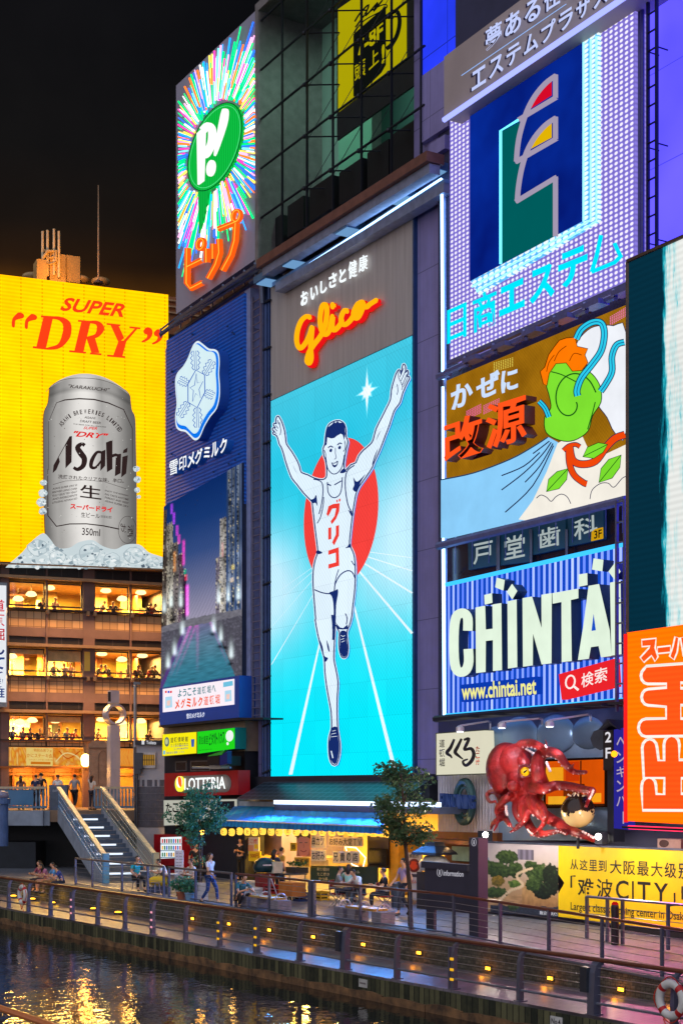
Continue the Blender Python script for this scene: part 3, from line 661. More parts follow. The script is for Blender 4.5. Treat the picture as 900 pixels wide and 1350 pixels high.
def f1(bb):
    food(bb, 12.5, 35, 985, 1009, .3, FC); food(bb, 70, 110, 986, 1009, .3, FC); food(bb, 35, 70, 985.5, 1009, .302, [(255, 214, 110), (255, 226, 140)])
    OG = lin((228, 128, 30))
    bb.glyphs(AW, '特別会席フェア', (45, 987), (73, 988), (45, 991), .31, OG, 0, .03); bb.glyphs(AW, 'かにステーキ会席', (36, 993), (74, 994), (36, 998.5), .31, OG, 0, .03); bb.glyphs(AW, 'うまみたっぷり甘い本場の味', (38, 1000.5), (70, 1001), (38, 1002.5), .31, OG)
    bb.pix(AW, [(41, 1004), (67, 1004.5), (67, 1008), (41, 1007.5)], .31, OG)
    bb.stroke(AW, smo([(74, 1004), (86, 993), (100, 996), (108, 1004)], False), 1.6, .31, lin((255, 226, 150))); bb.stroke(AW, smo([(78, 990), (90, 1000), (106, 990)], False), 1.2, .31, lin((210, 80, 14)))
banner('food_banner', 'wide orange food banner with white Japanese menu lettering above the restaurant entrance', 12, 110.5, 984.5, 1010, f1)
def f2(bb):
    food(bb, 156, 178, 987, 1010, .3, [(255, 120, 30), (255, 160, 50), (230, 90, 16)])
    for k in range(9): bb.stroke(AW, smo([(157 + k * 2.2, 1008), (160 + k * 1.9, 998), (157 + k * 2.3, 989)], False), .5, .31, lin((255, 190, 90)))
banner('food_banner', 'small square orange food banner beside the ring topped pillar', 156, 178, 986.5, 1010.5, f2)
ws = thing('vertical_sign', 'narrow white lit vertical sign with red and blue brush characters at the picture edge', 'sign', AW.P(sA(0, .8), zA(926, 0, .8), .8))
b = MB(); b.wbox(AW, sA(-16, .8), sA(10, .8), zA(932, 5, .8), zA(768, 5, .8), .2, .78); B('casing', b, paint((140, 150, 160), .4), ws)
b = MB(); b.pix(AW, [(-15, 771), (8.6, 772), (8.6, 926), (-15, 925)], .8, lin((236, 240, 246))); 
for i, (ch, c) in enumerate(((('道', (220, 40, 60))), ('頓', (220, 40, 60)), ('堀', (200, 30, 50)), ('ん', (30, 50, 110)), ('て', (30, 60, 130)), ('番', (20, 50, 120)), ('難', (20, 60, 130)))):
    y = 790 + i * 19; b.glyphs(AW, ch, (-12, y), (6.5, y + .6), (-12, y + 16), .806, lin(c), 0, .03)
B('face', b, ink_lit(.95), ws)
wl = thing('wall_lantern', 'bright amber wall lantern on the restaurant pier beside the food banner', 'lamp', AW.P(sA(113, .5), zA(1003, 113), .5))
b = MB(); h = AW.hit(113, 1004, .6); b.lathe(AW.P(h.x, h.y - .28, .6), [(.1, 0), (.22, .1), (.26, .45), (.2, .62), (.05, .7)], 10); B('lamp_glass', b, glow((255, 214, 120), 9.0), wl, True)
b = MB(); b.tube([AW.P(h.x, h.y + .42, .6), AW.P(h.x, h.y + .6, .55), AW.P(h.x, h.y + .5, .08)], .03, 5); B('bracket', b, DARKB, wl)
lamp('wall_lantern_light', AW.P(h.x, h.y - .05, 1.1), 160, (255, 150, 40), .2)
py = thing('stone_pylon', 'arched beige stone pylon behind the ring topped pillar', 'pylon', at(130, 1034, 79)); W2 = Wall((at(118, 1000, 79).x, 79), (1, .05))
b = MB(); x1 = 25 * 79 / 2000; zz = lambda y: CZ + (1040 - y) * 79 / 2000
b.wpoly(W2, [(0, 2.6), (x1, 2.6), (x1, zz(981)), (x1 * .8, zz(976.5)), (x1 * .2, zz(976.5)), (0, zz(981))], .3, thick=.8); B('shaft', b, paint((164, 130, 104), .8, 0, .3, 3), py)
b = MB(); b.stroke(W2, smo([(130, 1034), (130, 1000), (133, 992), (137, 990), (140, 993), (141, 1000), (141, 1034)], False), .8, .33, (1, 1, 1, 1), thick=.05); b.wbox(W2, .02, x1 - .02, zz(987), zz(985.5), .3, .36); B('moulding', b, paint((128, 100, 82), .8), py)

# ================================================================ bridge, stairs
BW = Wall((at(-200, 1000, 72).x, 72), (1, 0)); DZ = 2.78
bs = lambda px, n=0: BW.S(px, n)
CONC = paint((150, 158, 172), .75, 0, .3, 1.2); BLUEM = paint((92, 124, 150), .45, .3, .15, 2)
b = MB(); b.wbox(BW, -30, bs(95), DZ - .55, DZ, -30, 0); b.wbox(BW, bs(95), bs(210), DZ - .5, DZ - .002, -30, -.4); struct('bridge_deck', b, paint((140, 112, 90), .7, 0, .25, .8))
b = MB(); b.wbox(BW, -30, bs(66, .05), DZ - .72, DZ - .02, -.2, .06); b.wbox(BW, bs(42, .3), bs(57, .3), DZ - .72, DZ + .0, .06, .35); struct('bridge_parapet_base', b, CONC)
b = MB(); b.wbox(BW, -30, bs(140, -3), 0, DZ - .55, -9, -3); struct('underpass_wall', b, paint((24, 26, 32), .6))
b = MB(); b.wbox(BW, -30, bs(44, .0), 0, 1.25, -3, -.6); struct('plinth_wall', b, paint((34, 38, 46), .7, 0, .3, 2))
t = thing('round_pillar', 'blue grey round pillar under the bridge end', 'pillar', at(2, 1105, 69)); b = MB(); p = at(2, 1040, 69); b.lathe((p.x, p.y, 0), [(.32, 1.2), (.32, 3.1), (.42, 3.12), (.42, 3.35), (.3, 3.4)], 18); B('shaft', b, paint((80, 104, 150), .4), t, False)
b = MB(); b.lathe((p.x, p.y, 3.4), [(.36, 0), (.3, .25), (.1, .32)], 18); B('cap', b, paint((150, 140, 160), .4), t, True)
def balustrade(label, x0, x1, n, solid=None):
    t = thing('balustrade', label, 'balustrade', BW.P(bs((x0 + x1) / 2, n), DZ, n)); s0, s1 = bs(x0, n), bs(x1, n)
    b = MB(); b.wbox(BW, s0, s1, DZ + 1.02, DZ + 1.13, n - .12, n + .12); B('handrail', b, paint((190, 170, 140), .4), t)
    b = MB(); b.wbox(BW, s0, s1, DZ + .1, DZ + .2, n - .06, n + .06); B('bottom_rail', b, BLUEM, t)
    b = MB(); k = int((s1 - s0) / .16)
    for i in range(k + 1):
        s = s0 + (s1 - s0) * i / k; b.lathe(BW.P(s, 0, n), [(.035, DZ + .2), (.035, DZ + .35), (.055, DZ + .5), (.03, DZ + .75), (.045, DZ + .9), (.03, DZ + 1.02)], 6)
    B('balusters', b, paint((120, 150, 176), .5), t); return t
tb = balustrade('blue lit balustrade on the bridge edge left of the stairs', -30, 62, -.05)
b = MB(); b.wbox(BW, bs(-30), bs(44), DZ + .24, DZ + .98, -.03, 0.0); B('panel', b, paint((70, 120, 160), .3, 0, .2, 1), tb)
balustrade('pale balustrade on the bridge edge right of the stairs', 125, 180, -.5)
t0 = Vector((-12.35, 71.9)); t1 = Vector((-8.55, 61.6)); SWL = Wall(t0, t1 - t0); SLen = (t1 - t0).length; NS = 16; HWID = .98
st = thing('staircase', 'wide stairs with lit white nosings and metal rails leading down from the bridge', 'stairs', SWL.P(SLen / 2, 0, 0))
b = MB(); b2 = MB(); 
for i in range(NS):
    z1 = DZ - (i + 1) * DZ / NS; s0 = SLen * i / NS; s1 = SLen * (i + 1) / NS
    b.wbox(SWL, s0, SLen, z1 - .001 * i if z1 > .01 else .002, z1 + DZ / NS - .012, -HWID, HWID)if False else b.wbox(SWL, s0, s1 + .02, max(0.003, z1 - .35), max(.02, z1), -HWID, HWID)
    if i % 2: b2.wbox(SWL, s1 - .02, s1 + .035, z1 - .09, z1 - .012, -.55, .6)
B('steps', b, paint((92, 104, 124), .7, 0, .25, 3), st); Bs('nosing_light', b2, glow((226, 240, 255), 1.3), st)
def sloped(b, n0, n1, h0, h1, e=0.0, e2=0.0):
    q = [SWL.P(s, DZ * (1 - s / SLen) + h, n) for s in (-e, SLen + e2) for h in (h0, h1) for n in (n0, n1)]
    b.add(q, [(0, 1, 3, 2), (4, 6, 7, 5), (0, 4, 5, 1), (2, 3, 7, 6), (0, 2, 6, 4), (1, 5, 7, 3)])
for sg, cm in ((1, paint((96, 158, 206), .45)), (-1, paint((150, 160, 160), .45))):  # blue light on the left rail is put into its paint
    b = MB(); a, c = sorted((sg * HWID, sg * (HWID + .1))); sloped(b, a, c, -.55, .12); B('stringer', b, CONC, st)
    b = MB(); sloped(b, a - .05, c + .05, 1.02, 1.12); B('handrail', b, paint((205, 196, 170), .4), st)
    b = MB(); sloped(b, a + .02, c - .02, .16, .24); k = 38
    for i in range(k + 1):
        s = SLen * i / k; z = DZ * (1 - s / SLen); b.wbox(SWL, s - .012, s + .012, z + .2, z + 1.03, sg * (HWID + .05) - .009, sg * (HWID + .05) + .009)
    for h in (.45, .75): sloped(b, sg * (HWID + .05) - .012, sg * (HWID + .05) + .012, h, h + .03)
    B('balusters', b, cm, st)
    b = MB(); b.wbox(SWL, SLen - .05, SLen + .2, .0, 1.2, sg * (HWID + .05) - .12, sg * (HWID + .05) + .12); B('newel_post', b, cm, st)
# ring topped pillar, lamp post, planter box on the bridge
rg = thing('ring_pillar', 'silver pillar topped by a big chrome ring and a block', 'monument', at(150, 1034, 76)); p = at(150, 1034, 76); k = 76 / 2000
CHR = paint((206, 198, 210), .3, .35, .12, 2)
b = MB(); b.box((p.x, p.y, (2.7 + CZ + 84 * k) / 2), (13.5 * k, 13.5 * k, CZ + 84 * k - 2.7), .5); B('shaft', b, CHR, rg)
c = at(151, 942, 76); b = MB(); vs = []; K = 36
for r, d in ((.42, -.28), (.53, -.28), (.53, .28), (.42, .28)):
    for j in range(K):
        a = 2 * math.pi * j / K; q = Vector((r * math.cos(a), d, r * math.sin(a))); q = Matrix.Rotation(.55, 3, 'Z') @ q; vs.append(c + q)
b.add(vs, [(i * K + j, i * K + (j + 1) % K, ((i + 1) % 4) * K + (j + 1) % K, ((i + 1) % 4) * K + j) for i in range(4) for j in range(K)]); B('ring', b, CHR, rg)
b = MB(); q = at(150, 919, 76); b.box(q, (12 * k, 12 * k, 17 * k), .5); B('block', b, CHR, rg); b = MB(); b.box(q - Vector((.14, .3, 0)), (5 * k, .06, 13 * k), .5); B('face', b, paint((50, 50, 56), .5), rg)
t = thing('lamp_post', 'thin grey lamp post beside the ring topped pillar', 'lamp post', at(178.5, 1034, 75)); b = MB(); b.tube([at(178.5, 1036, 75), at(178.5, 899, 75)], [.1, .075], 8); B('pole', b, paint((160, 160, 165), .4, .5), t)
b = MB(); b.box(at(181, 901, 75), (.35, .18, .12)); b.tube([at(175, 905, 75), at(182, 905, 75)], .04, 5); B('bracket', b, paint((110, 110, 115), .4, .5), t)
t = thing('planter_box', 'grey box with pale lettering standing on the bridge behind the balustrade', 'box', at(77, 1050, 73)); b = MB(); b.box(at(78, 1052, 73.0), (.85, .5, 1.25)); B('body', b, paint((96, 108, 128), .5), t)
b = MB(); BX = Wall((at(66, 1000, 72.7).x, 72.7), (1, 0)); b.glyphs(BX, 'BINS', (70, 1041), (82, 1041), (70, 1044), .0, lin((190, 196, 210))); B('lettering', b, ink(), t)
hut = thing('white_hut', 'small white and grey building with a lit grille window and dark Toilets sign', 'building', at(195, 1100, 72)); HW = Wall((at(180, 1000, 71.5).x, 71.5), (1, -.12)); hs = lambda px: HW.S(px); hz = lambda y: HW.Z(195, y)
b = MB(); b.wbox(HW, hs(180.5), hs(222), 0, hz(976), -3, 0); B('wall', b, paint((190, 184, 190), .8, 0, .15, 1.5), hut)
b = MB(); b.wbox(HW, hs(180), hs(222), hz(982), hz(976), .0, .25); B('fascia', b, paint((50, 46, 52), .6), hut)
b = MB(); b.wbox(HW, hs(187.5), hs(206), hz(1012.5), hz(992), .02, .12); f = B('window', b, paint((215, 205, 200), .7), hut)
b = MB(); b.wbox(HW, hs(189), hs(205), hz(1009), hz(995), .12, .13); B('pane', b, glow((215, 160, 60), .55), f)
b = MB()
for i in range(7): b.wbox(HW, hs(189.5 + i * 2.3), hs(190.2 + i * 2.3), hz(1009), hz(995), .14, .17)
b.wbox(HW, hs(189), hs(205), hz(1002.5), hz(1001.5), .14, .17); B('grille', b, paint((60, 50, 40), .6), f)
b = MB(); b.glyphs(HW, 'Toilets', (193, 976.5), (206, 977), (193, 981), .26, lin((230, 230, 235)), 0, .02); b.pix(HW, [(187, 976), (190.5, 976), (190.5, 981.5), (187, 981.5)], .26, lin((235, 235, 240))); B('lettering', b, ink_lit(.8), hut)
random.seed(8); b = MB()
for i in range(12):
    for j in range(7):
        x = 181 + i * 3.3; y = 1028 + j * 9; 
        if j > 0 or random.random() < .6: b.wbox(HW, hs(x), hs(x + 3.15), hz(y + 8.6), hz(y), .003, .025)
B('stone_course', b, paint((104, 100, 108), .9, 0, .3, 3), hut)
b = MB(); b.box(at(183, 1003, 71.3), (.42, .3, .75)); b.tube([at(181, 1018, 71.3), at(181, 1100, 71.3)], .05, 6); b.tube([at(178, 985, 71.3), at(178.5, 1100, 71.3)], .05, 6); b.box(at(182, 1016, 71.3), (.3, .25, .3)); B('meter_box', b, paint((70, 70, 78), .5), hut)
# ================================================================ the sign towers along the quay
fs = lambda px, n=0: FW.S(px, n)
fz = lambda px, py, n=0: FW.Z(px, py, n)
def px_box(b, W, x0, x1, yt, yb, n0, n1, col=(1, 1, 1, 1), ref=None):
    """upright box whose front face (n1) spans pixel columns x0..x1; heights read at column ref"""
    r = x0 if ref is None else ref
    return b.wbox(W, W.S(x0, n1), W.S(x1, n1), W.Z(r, yb, n1), W.Z(r, yt, n1), n0, n1, col)
LAV = cladding((146, 138, 194)); STEEL = paint((96, 104, 128), .45, .5, .2, 2); DSTEEL = paint((38, 42, 54), .5, .3, .2, 2)  # LAV carries extra violet: coloured spill put into the wall colour
def root(name, label, cat, px, py, n=0, group=None): h = FW.hit(px, py, n); return thing(name, label, cat, FW.P(h.x, h.y, n), group)
# ---- tower blocks behind the signs
tw = thing('sign_tower', 'lavender grey tower carrying the tall blue runner screen and a dark glass showroom', 'building', FW.P(fs(450), 0, -1))
b = MB(); b.wbox(FW, fs(340), fs(585), 4.1, fz(540, 237), -14, -.02)
b.wbox(FW, fs(553.5), fs(640), fz(540, 237), 48, -14, .25); b.wbox(FW, fs(372), fs(553.5), fz(340, 20) + 9, 48, -14, .2); b.wbox(FW, fs(340), fs(553.5), fz(540, 237), 48, -14, -5.5)
b.wbox(FW, fs(306), fs(343), 0, fz(340, 345), -14, -1.0); b.wbox(FW, fs(246), fs(341), 4.1, fz(232, 135, .5), -10, -1.2); b.wbox(FW, fs(208), fs(340), 5.5, fz(320, 390), -14, -.4)
B('wall', b, LAV, tw)
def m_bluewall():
    m = N('blue_wash_cladding'); u, v = m.uv(); q = m.math('FRACT', m.math('MULTIPLY', v, 1 / 2.6)); r = m.math('FRACT', m.math('MULTIPLY', u, 1 / 1.9))
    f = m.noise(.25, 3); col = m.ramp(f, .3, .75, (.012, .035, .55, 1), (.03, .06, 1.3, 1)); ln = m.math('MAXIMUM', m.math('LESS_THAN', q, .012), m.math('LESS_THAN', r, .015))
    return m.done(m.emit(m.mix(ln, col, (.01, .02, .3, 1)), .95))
def m_violetwall():  # plain wall; the violet light washing it is put in as emission
    m = N('violet_wash_cladding'); u, v = m.uv(); q = m.math('FRACT', m.math('MULTIPLY', v, 1 / 2.6)); f = m.noise(.18, 3)
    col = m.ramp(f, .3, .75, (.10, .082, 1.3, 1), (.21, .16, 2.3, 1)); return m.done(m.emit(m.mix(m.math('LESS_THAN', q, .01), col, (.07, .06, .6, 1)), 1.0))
b = MB(); b.wbox(FW, fs(554, .3), fs(600, .3), fz(560, 103, .3), 48, .25, .32); B('wash_glow_cladding', b, m_bluewall(), tw)  # plain wall made to glow in place of a blue light wash
b = MB(); px_box(b, FW, 553, 590, 102, 190, .0, .45); px_box(b, FW, 566, 586, 190, 208, .0, .5); B('column', b, LAV, tw)
# glass showroom
sh = thing('glass_showroom', 'dark glass fronted showroom with a yellow mug poster above the runner screen', 'showroom', FW.P(fs(450), fz(450, 262), 0))
LN = fs(340, .6); RN = fs(555, .6)
def yl(px, frac):                                                      # a level line of the glass front, by height
    return None
GZ0, GZ1 = fz(340, 352, .6), fz(340, 14, .6)
b = MB(); b.wbox(FW, LN, RN, GZ1, GZ1 + .35, -5.4, .6); b.wbox(FW, LN - .25, LN, GZ0, GZ1 + .35, -5.4, .6); b.wbox(FW, LN, RN, GZ0 - .3, GZ0, -5.4, .6); B('frame', b, paint((120, 116, 116), .5), sh)
b = MB(); b.wbox(FW, LN, RN, GZ0, GZ1, -5.45, -5.3); B('back_wall', b, paint((70, 110, 104), .7, 0, .1, .4), sh)
b = MB(); px_box(b, FW, 424, 446, -60, 300, -4, -2.4, ref=424); px_box(b, FW, 404, 430, -200, 235, -3.5, -3.4, ref=404); B('partition', b, paint((150, 205, 180), .7, 0, .1, .4), sh)
b = MB(); px_box(b, FW, 365, 403, 40, 290, -4.2, -4, ref=365); B('dark_panel', b, paint((40, 62, 64), .6), sh)
b = MB(); b.wbox(FW, fs(404, -2.6), RN, GZ0 + .3, GZ0 + 2.6, -2.7, -2.6); B('pale_dado', b, paint((160, 200, 170), .6), sh)
b = MB()
for x0, x1, yt, yb in ((351, 371, 296, 325), (379, 400, 272, 305), (408, 437, 250, 285), (447, 477, 228, 262), (484, 512, 202, 240), (516, 546, 178, 220)): px_box(b, FW, x0, x1, yt, yb + 8, -1.4, -.2, ref=x0)
B('dark_seating', b, paint((14, 18, 24), .5), sh)
ps = B('poster_panel', MB().wbox(FW, fs(443.5, -.9), fs(548, -.9), fz(443.5, 185, -.9), fz(443.5, -40, -.9), -1.0, -.92, (1, 1, 1, 1)), paint((22, 30, 34), .6), sh)
b = MB(); YL = lin((196, 184, 6)); DK = lin((16, 20, 18)); Q = Zm(330, 0, 3.333); n = -.9
b.pix(FW, Q((385, 40), (500, -40), (686, -150), (686, 262), (385, 495)), n, YL)
b.pix(FW, Q((452, 150), (595, 25), (595, 285), (575, 320), (475, 418), (452, 425)), n + .01, DK)
b.stroke(FW, Q(*smo([(596, 75), (640, 48), (655, 90), (645, 150), (620, 195), (596, 215)], False)), 5.5, n + .01, DK)
b.stroke(FW, Q(*smo([(458, 95), (480, 60), (520, 20), (505, 70), (560, 10), (540, 50), (580, 0)], False)), 2.2, n + .01, DK); b.stroke(FW, Q(*smo([(455, 145), (500, 90), (590, 40), (595, 20), (560, 30), (500, 70), (460, 120)], False)), 1.6, n + .01, DK)
b.glyphs(FW, '7-8F', *Q((470, 175), (582, 90), (470, 250)), n + .02, YL, 0, .03)
for ch, a in (('頭', ((457, 290), (505, 255), (457, 362))), ('上', ((520, 240), (563, 200), (520, 310)))): b.glyphs(FW, ch, *Q(*a), n + .02, YL, 0, .03)
b.glyphs(FW, '!', *Q((576, 200), (590, 190), (576, 285)), n + .02, YL, 0, .03)
B('poster', b, ink_lit(.8), ps)
b = MB()
for i in range(9):
    px = (340, 370.5, 403, 437, 474.5, 514, 553)[i] if i < 7 else None
    if px: b.wbox(FW, fs(px, .5), fs(px, .5) + .06, GZ0, GZ1, .42, .5)
for k in range(1, 6): z = GZ0 + (GZ1 - GZ0) * k / 5.2; b.wbox(FW, LN, RN, z, z + .05, .42, .5)
for k in range(0, 5):
    z = GZ0 + (GZ1 - GZ0) * (k + 1) / 5.2
    for px in (403, 437, 474.5, 514):
        s_ = fs(px, .4); b.tube([FW.P(s_, z, .4), FW.P(s_ + .7, z, -.7)], .03, 5); b.tube([FW.P(s_ + .7, z, -.7), FW.P(s_, z - 2.2, .38)], .014, 4); b.sphere(FW.P(s_, z, .46), .09, 8, 5)
B('glazing_bars', b, DSTEEL, sh)
b = MB(); b.wpoly(FW, [(LN, GZ0), (RN, GZ0), (RN, GZ1), (LN, GZ1)], .52); B('pane', b, GLASS, sh)
for px in (400, 500): lamp('showroom_lamp', FW.P(fs(px, -2), GZ1 - .4, -1.8), 300, (170, 235, 205), .6, 'AREA', (0, 0, FW.ang()))
# eave with lamp boxes
ev = thing('eave_canopy', 'brown sloping eave with blue lit soffit and lamp boxes above the runner screen', 'canopy', FW.P(fs(450), fz(450, 300), 1))
b = MB(); e0, e1 = fs(338, 1.3), fs(562, 1.3); z0 = fz(338, 352, 1.3)
b.wbox(FW, e0, e1, z0 - .05, z0 + .28, .6, 1.3); B('fascia', b, paint((120, 80, 70), .5, .2), ev)
b = MB(); b.wbox(FW, e0 + .15, e1 - .1, z0 - .38, z0 - .06, .7, 1.12); b.wbox(FW, e0 + .3, e1, z0 - .95, z0 - .62, .2, .62); B('gutter', b, paint((150, 160, 190), .4, .4), ev)
b = MB(); b.wbox(FW, e0, e1, z0 - .66, z0 - .5, .0, .6); B('soffit', b, paint((110, 150, 200), .5), ev)
for px in (350, 385, 456, 521, 564):
    y = {350: 367, 385: 343, 456: 300, 521: 257, 564: 222}[px]; h = FW.hit(px, y, .8); b = MB(); b.wbox(FW, h.x - .45, h.x + .45, h.y - .14, h.y + .12, .25, 1.1); q = B('lamp_box', b, paint((90, 130, 170), .4, .3), ev)
    b = MB(); b.wbox(FW, h.x - .4, h.x + .4, h.y - .17, h.y - .142, .35, 1.0); B('tube', b, glow((120, 170, 220), .8), q)
# ---- the runner billboard
rb = root('runner_billboard', 'very tall cyan lit billboard of a white running athlete under grey header lettering', 'billboard', 450, 1020, 0)
nG = .15
b = MB(); s0, s1 = fs(357, nG), fs(543, nG); zb = fz(357, 1022.5, nG); zh = fz(357, 528, nG); zt = fz(357, 371, nG)
b.wbox(FW, s0 - .1, s1 + .08, zb - .1, zt + .1, -.02, nG - .03); B('frame', b, paint((30, 60, 110), .4), rb)
def m_header():
    m = N('header_sheet'); u, v = m.uv(); cb = m.n('CombineXYZ'); m.l(m.math('MULTIPLY', u, 3.0), cb.inputs[0]); m.l(m.math('MULTIPLY', v, .12), cb.inputs[1]); f = m.noise(2.0, 5, cb.outputs[0])
    return m.done(m.bsdf(m.ramp(f, .25, .8, (.36, .315, .30, 1), (.52, .47, .45, 1)), .5))
b = MB(); b.wbox(FW, s0, s1, zh, zt, nG - .03, nG); B('header_panel', b, m_header(), rb)
def sky_col(i, j):                                                       # the picture on the screen, top to bottom, edge to edge
    c = Vector(lerp3([(72, 200, 218), (44, 198, 220), (36, 206, 224), (74, 220, 232), (40, 226, 238), (10, 234, 244), (4, 234, 244)], i))
    wL = max(0, 1 - j / .32) * math.exp(-((i - .50) / .13) ** 2); wR = max(0, (j - .62) / .38) ** .7 * math.exp(-((i - .44) / .15) ** 2)
    wC = math.exp(-((i - .54) / .1) ** 2) * .55
    wgt = max(0, min(.74, .9 * max(wL, wR) + wC * .3)); c = c.lerp(Vector((.80, .92, .96)), wgt)
    return (c.x, c.y, c.z, 1)
b = MB(); R, K = 44, 18; rows = []
for i in range(R + 1):
    z = zh - .03 + (zb - zh) * i / R; rows.append([(s0 + (s1 - s0) * j / K, z) for j in range(K + 1)])
def gridsz(b, W, rows, n, colf):
    if b.vc is None: b.vc = {}
    base = len(b.v); R = len(rows); K = len(rows[0]); vs = []; uv = []
    for i, r in enumerate(rows):
        for j, p in enumerate(r): vs.append(W.P(p[0], p[1], n)); uv.append(p); b.vc[base + i * K + j] = colf(i / (R - 1), j / (K - 1))
    b.add(vs, [(i * K + j, (i + 1) * K + j, (i + 1) * K + j + 1, i * K + j + 1) for i in range(R - 1) for j in range(K - 1)], (1, 1, 1, 1), uv)
gridsz(b, FW, rows, nG, sky_col); LED = ink_lit(1.0, .19, .10, .05, (.95, 1.06, 1.16)); scr = B('screen', b, LED, rb)
b = MB(); n = nG + .012; SP = lin((240, 250, 252)); H = FW.hit(447.5, 677, n)
b.wpoly(FW, [(H.x + 2.72 * math.cos(a * .0982), H.y + 2.78 * math.sin(a * .0982)) for a in range(64)], n, lin((255, 66, 58)))
for (x, y, w) in ((357.5, 786, 1), (357.5, 800, 1.3), (358, 826, 1.6), (358, 875, 2.4), (383, 1021, 5), (521, 1019, 5), (543, 834, 2.6), (543, 781, 2), (543, 752, 1.4), (543, 735, .9)):
    b.pix(FW, [(448, 722 + w), (448 + w * .1, 722), (x + w / 2, y), (x - w / 2, y + w * (.8 if abs(x - 450) > 80 else .05))], nG + .006, SP)
Q4 = Zm(450, 470, 7.94)                                                  # the sun glint
for q_, (r1, r2, c) in enumerate(((16, 9, (96, 226, 240)), (13.5, 8, (150, 236, 246)), (11.5, 7.2, (205, 246, 250)), (9.5, 6.4, (255, 255, 255)))):
    P = []
    for i in range(16):
        a = 2 * math.pi * i / 16; r = r1 * (2.3 if i % 8 == 4 else 1.4 if i % 4 == 0 else .9 if i % 2 == 0 else .55) if i % 2 == 0 else r2
        P.append((483.5 + r * math.cos(a) * .72, 516 + r * math.sin(a) - r * math.cos(a) * .3))
    b.pix(FW, P, n + .001 * q_, lin(c))
B('scene_print', b, LED, scr)
# the athlete emblem
Z1 = Zm(355, 530, 4.737); Z2 = Zm(395, 650, 7.5); Z3 = Zm(395, 740, 4.822)
Zq = Zm(450, 470, 7.94)
out = Z1((55, 88), (45, 96), (40, 120), (44, 136), (32, 132), (26, 144), (38, 162), (25, 160), (19, 172), (34, 186), (24, 188), (24, 199), (45, 210), (55, 235), (62, 262), (74, 282), (85, 310), (100, 365), (118, 420), (140, 475), (170, 512), (215, 570), (262, 618)) + \
    Z2((125, 110), (135, 200), (150, 330), (165, 450), (176, 540), (178, 590), (160, 640), (140, 720), (130, 830), (135, 960), (145, 1080), (158, 1250)) + \
    Z3((98, 370), (116, 470), (138, 555), (156, 615), (160, 700), (172, 800), (190, 900), (200, 960), (203, 1048), (198, 1080), (187, 1120), (184, 1180), (190, 1250), (207, 1290), (235, 1290), (253, 1225), (255, 1160), (246, 1100), (240, 1050), (237, 960), (238, 860), (243, 770), (230, 690), (216, 620), (219, 540), (223, 440), (226, 400), (238, 425), (252, 452), (250, 500), (252, 560), (265, 605), (282, 614), (300, 600), (307, 545), (300, 480), (300, 445), (318, 400), (330, 350), (336, 290), (346, 210), (352, 130)) + \
    Z2((548, 740), (540, 640), (525, 580), (500, 530), (491, 495), (497, 420), (510, 300), (522, 200), (535, 120), (548, 40)) + \
    Z1((545, 560), (562, 525), (600, 472), (640, 412)) + \
    Zq((340, 1110), (400, 980), (450, 850), (500, 720), (545, 580), (575, 532), (612, 480), (640, 380), (694, 262), (710, 234), (706, 208), (686, 216), (698, 165), (688, 142), (668, 172), (671, 112), (653, 78), (636, 102), (622, 188), (616, 152), (599, 138), (571, 180), (545, 260), (522, 350), (512, 450), (470, 540), (420, 640), (360, 760), (332, 870), (300, 920), (230, 980), (180, 1040), (150, 1112), (100, 1132), (45, 1190)) + \
    Z1((468, 415), (465, 380), (478, 300), (490, 245), (478, 215), (478, 180), (468, 138), (440, 117), (405, 120), (372, 140), (357, 175), (350, 220), (346, 265), (336, 290), (340, 335), (350, 360), (357, 400), (358, 440), (355, 470), (330, 485), (280, 475), (240, 455), (200, 440), (190, 410), (175, 370), (140, 310), (108, 265), (102, 230), (95, 180), (80, 130), (65, 100))
out = smo(out, True, 2); NV = lin((24, 44, 104)); WH = lin((236, 243, 246))
b = MB(); n = nG + .04
b.pix(FW, [(x + 2.6, y + 1.6) for x, y in out], n, lin((10, 120, 214)))
b.stroke(FW, out, 3.4, n + .004, WH, True); b.pix(FW, out, n + .008, WH); b.stroke(FW, out, 1.6, n + .012, NV, True)
n = n + .016
def ns(Zf, pts, w, closed=False): b.stroke(FW, smo(Zf(*pts), closed, 3), w * 1.22, n, NV, closed)
def nf(Zf, pts, sm=True): b.pix(FW, smo(Zf(*pts), True, 3) if sm else Zf(*pts), n + .002, NV)
nf(Z1, [(352, 250), (352, 200), (362, 160), (392, 138), (404, 122), (412, 132), (425, 118), (436, 130), (458, 128), (470, 150), (474, 200), (466, 240), (458, 205), (445, 198), (420, 212), (405, 225), (385, 228), (362, 220), (358, 265), (347, 275)], False)
for p in ([(366, 285), (385, 275), (397, 285)], [(424, 268), (440, 256), (452, 262)]): ns(Z1, p, 1.2)
for x, y in ((383, 300), (438, 282)): nf(Z1, [(x - 9, y + 3), (x, y - 9), (x + 9, y - 3), (x + 5, y + 12), (x - 5, y + 12)])
ns(Z1, [(412, 285), (412, 320), (416, 350), (404, 357)], .7); nf(Z1, [(388, 378), (405, 380), (428, 366), (425, 392), (410, 408), (396, 402)]); b.pix(FW, smo(Z1((396, 384), (408, 384), (422, 376), (418, 390), (404, 394)), True, 3), n + .004, WH)
ns(Z1, [(352, 345), (362, 410), (382, 440), (405, 450), (430, 438), (455, 400), (468, 330)], 1.0); ns(Z1, [(470, 240), (474, 285), (462, 310)], .8); ns(Z1, [(342, 300), (350, 320), (352, 345)], .8)
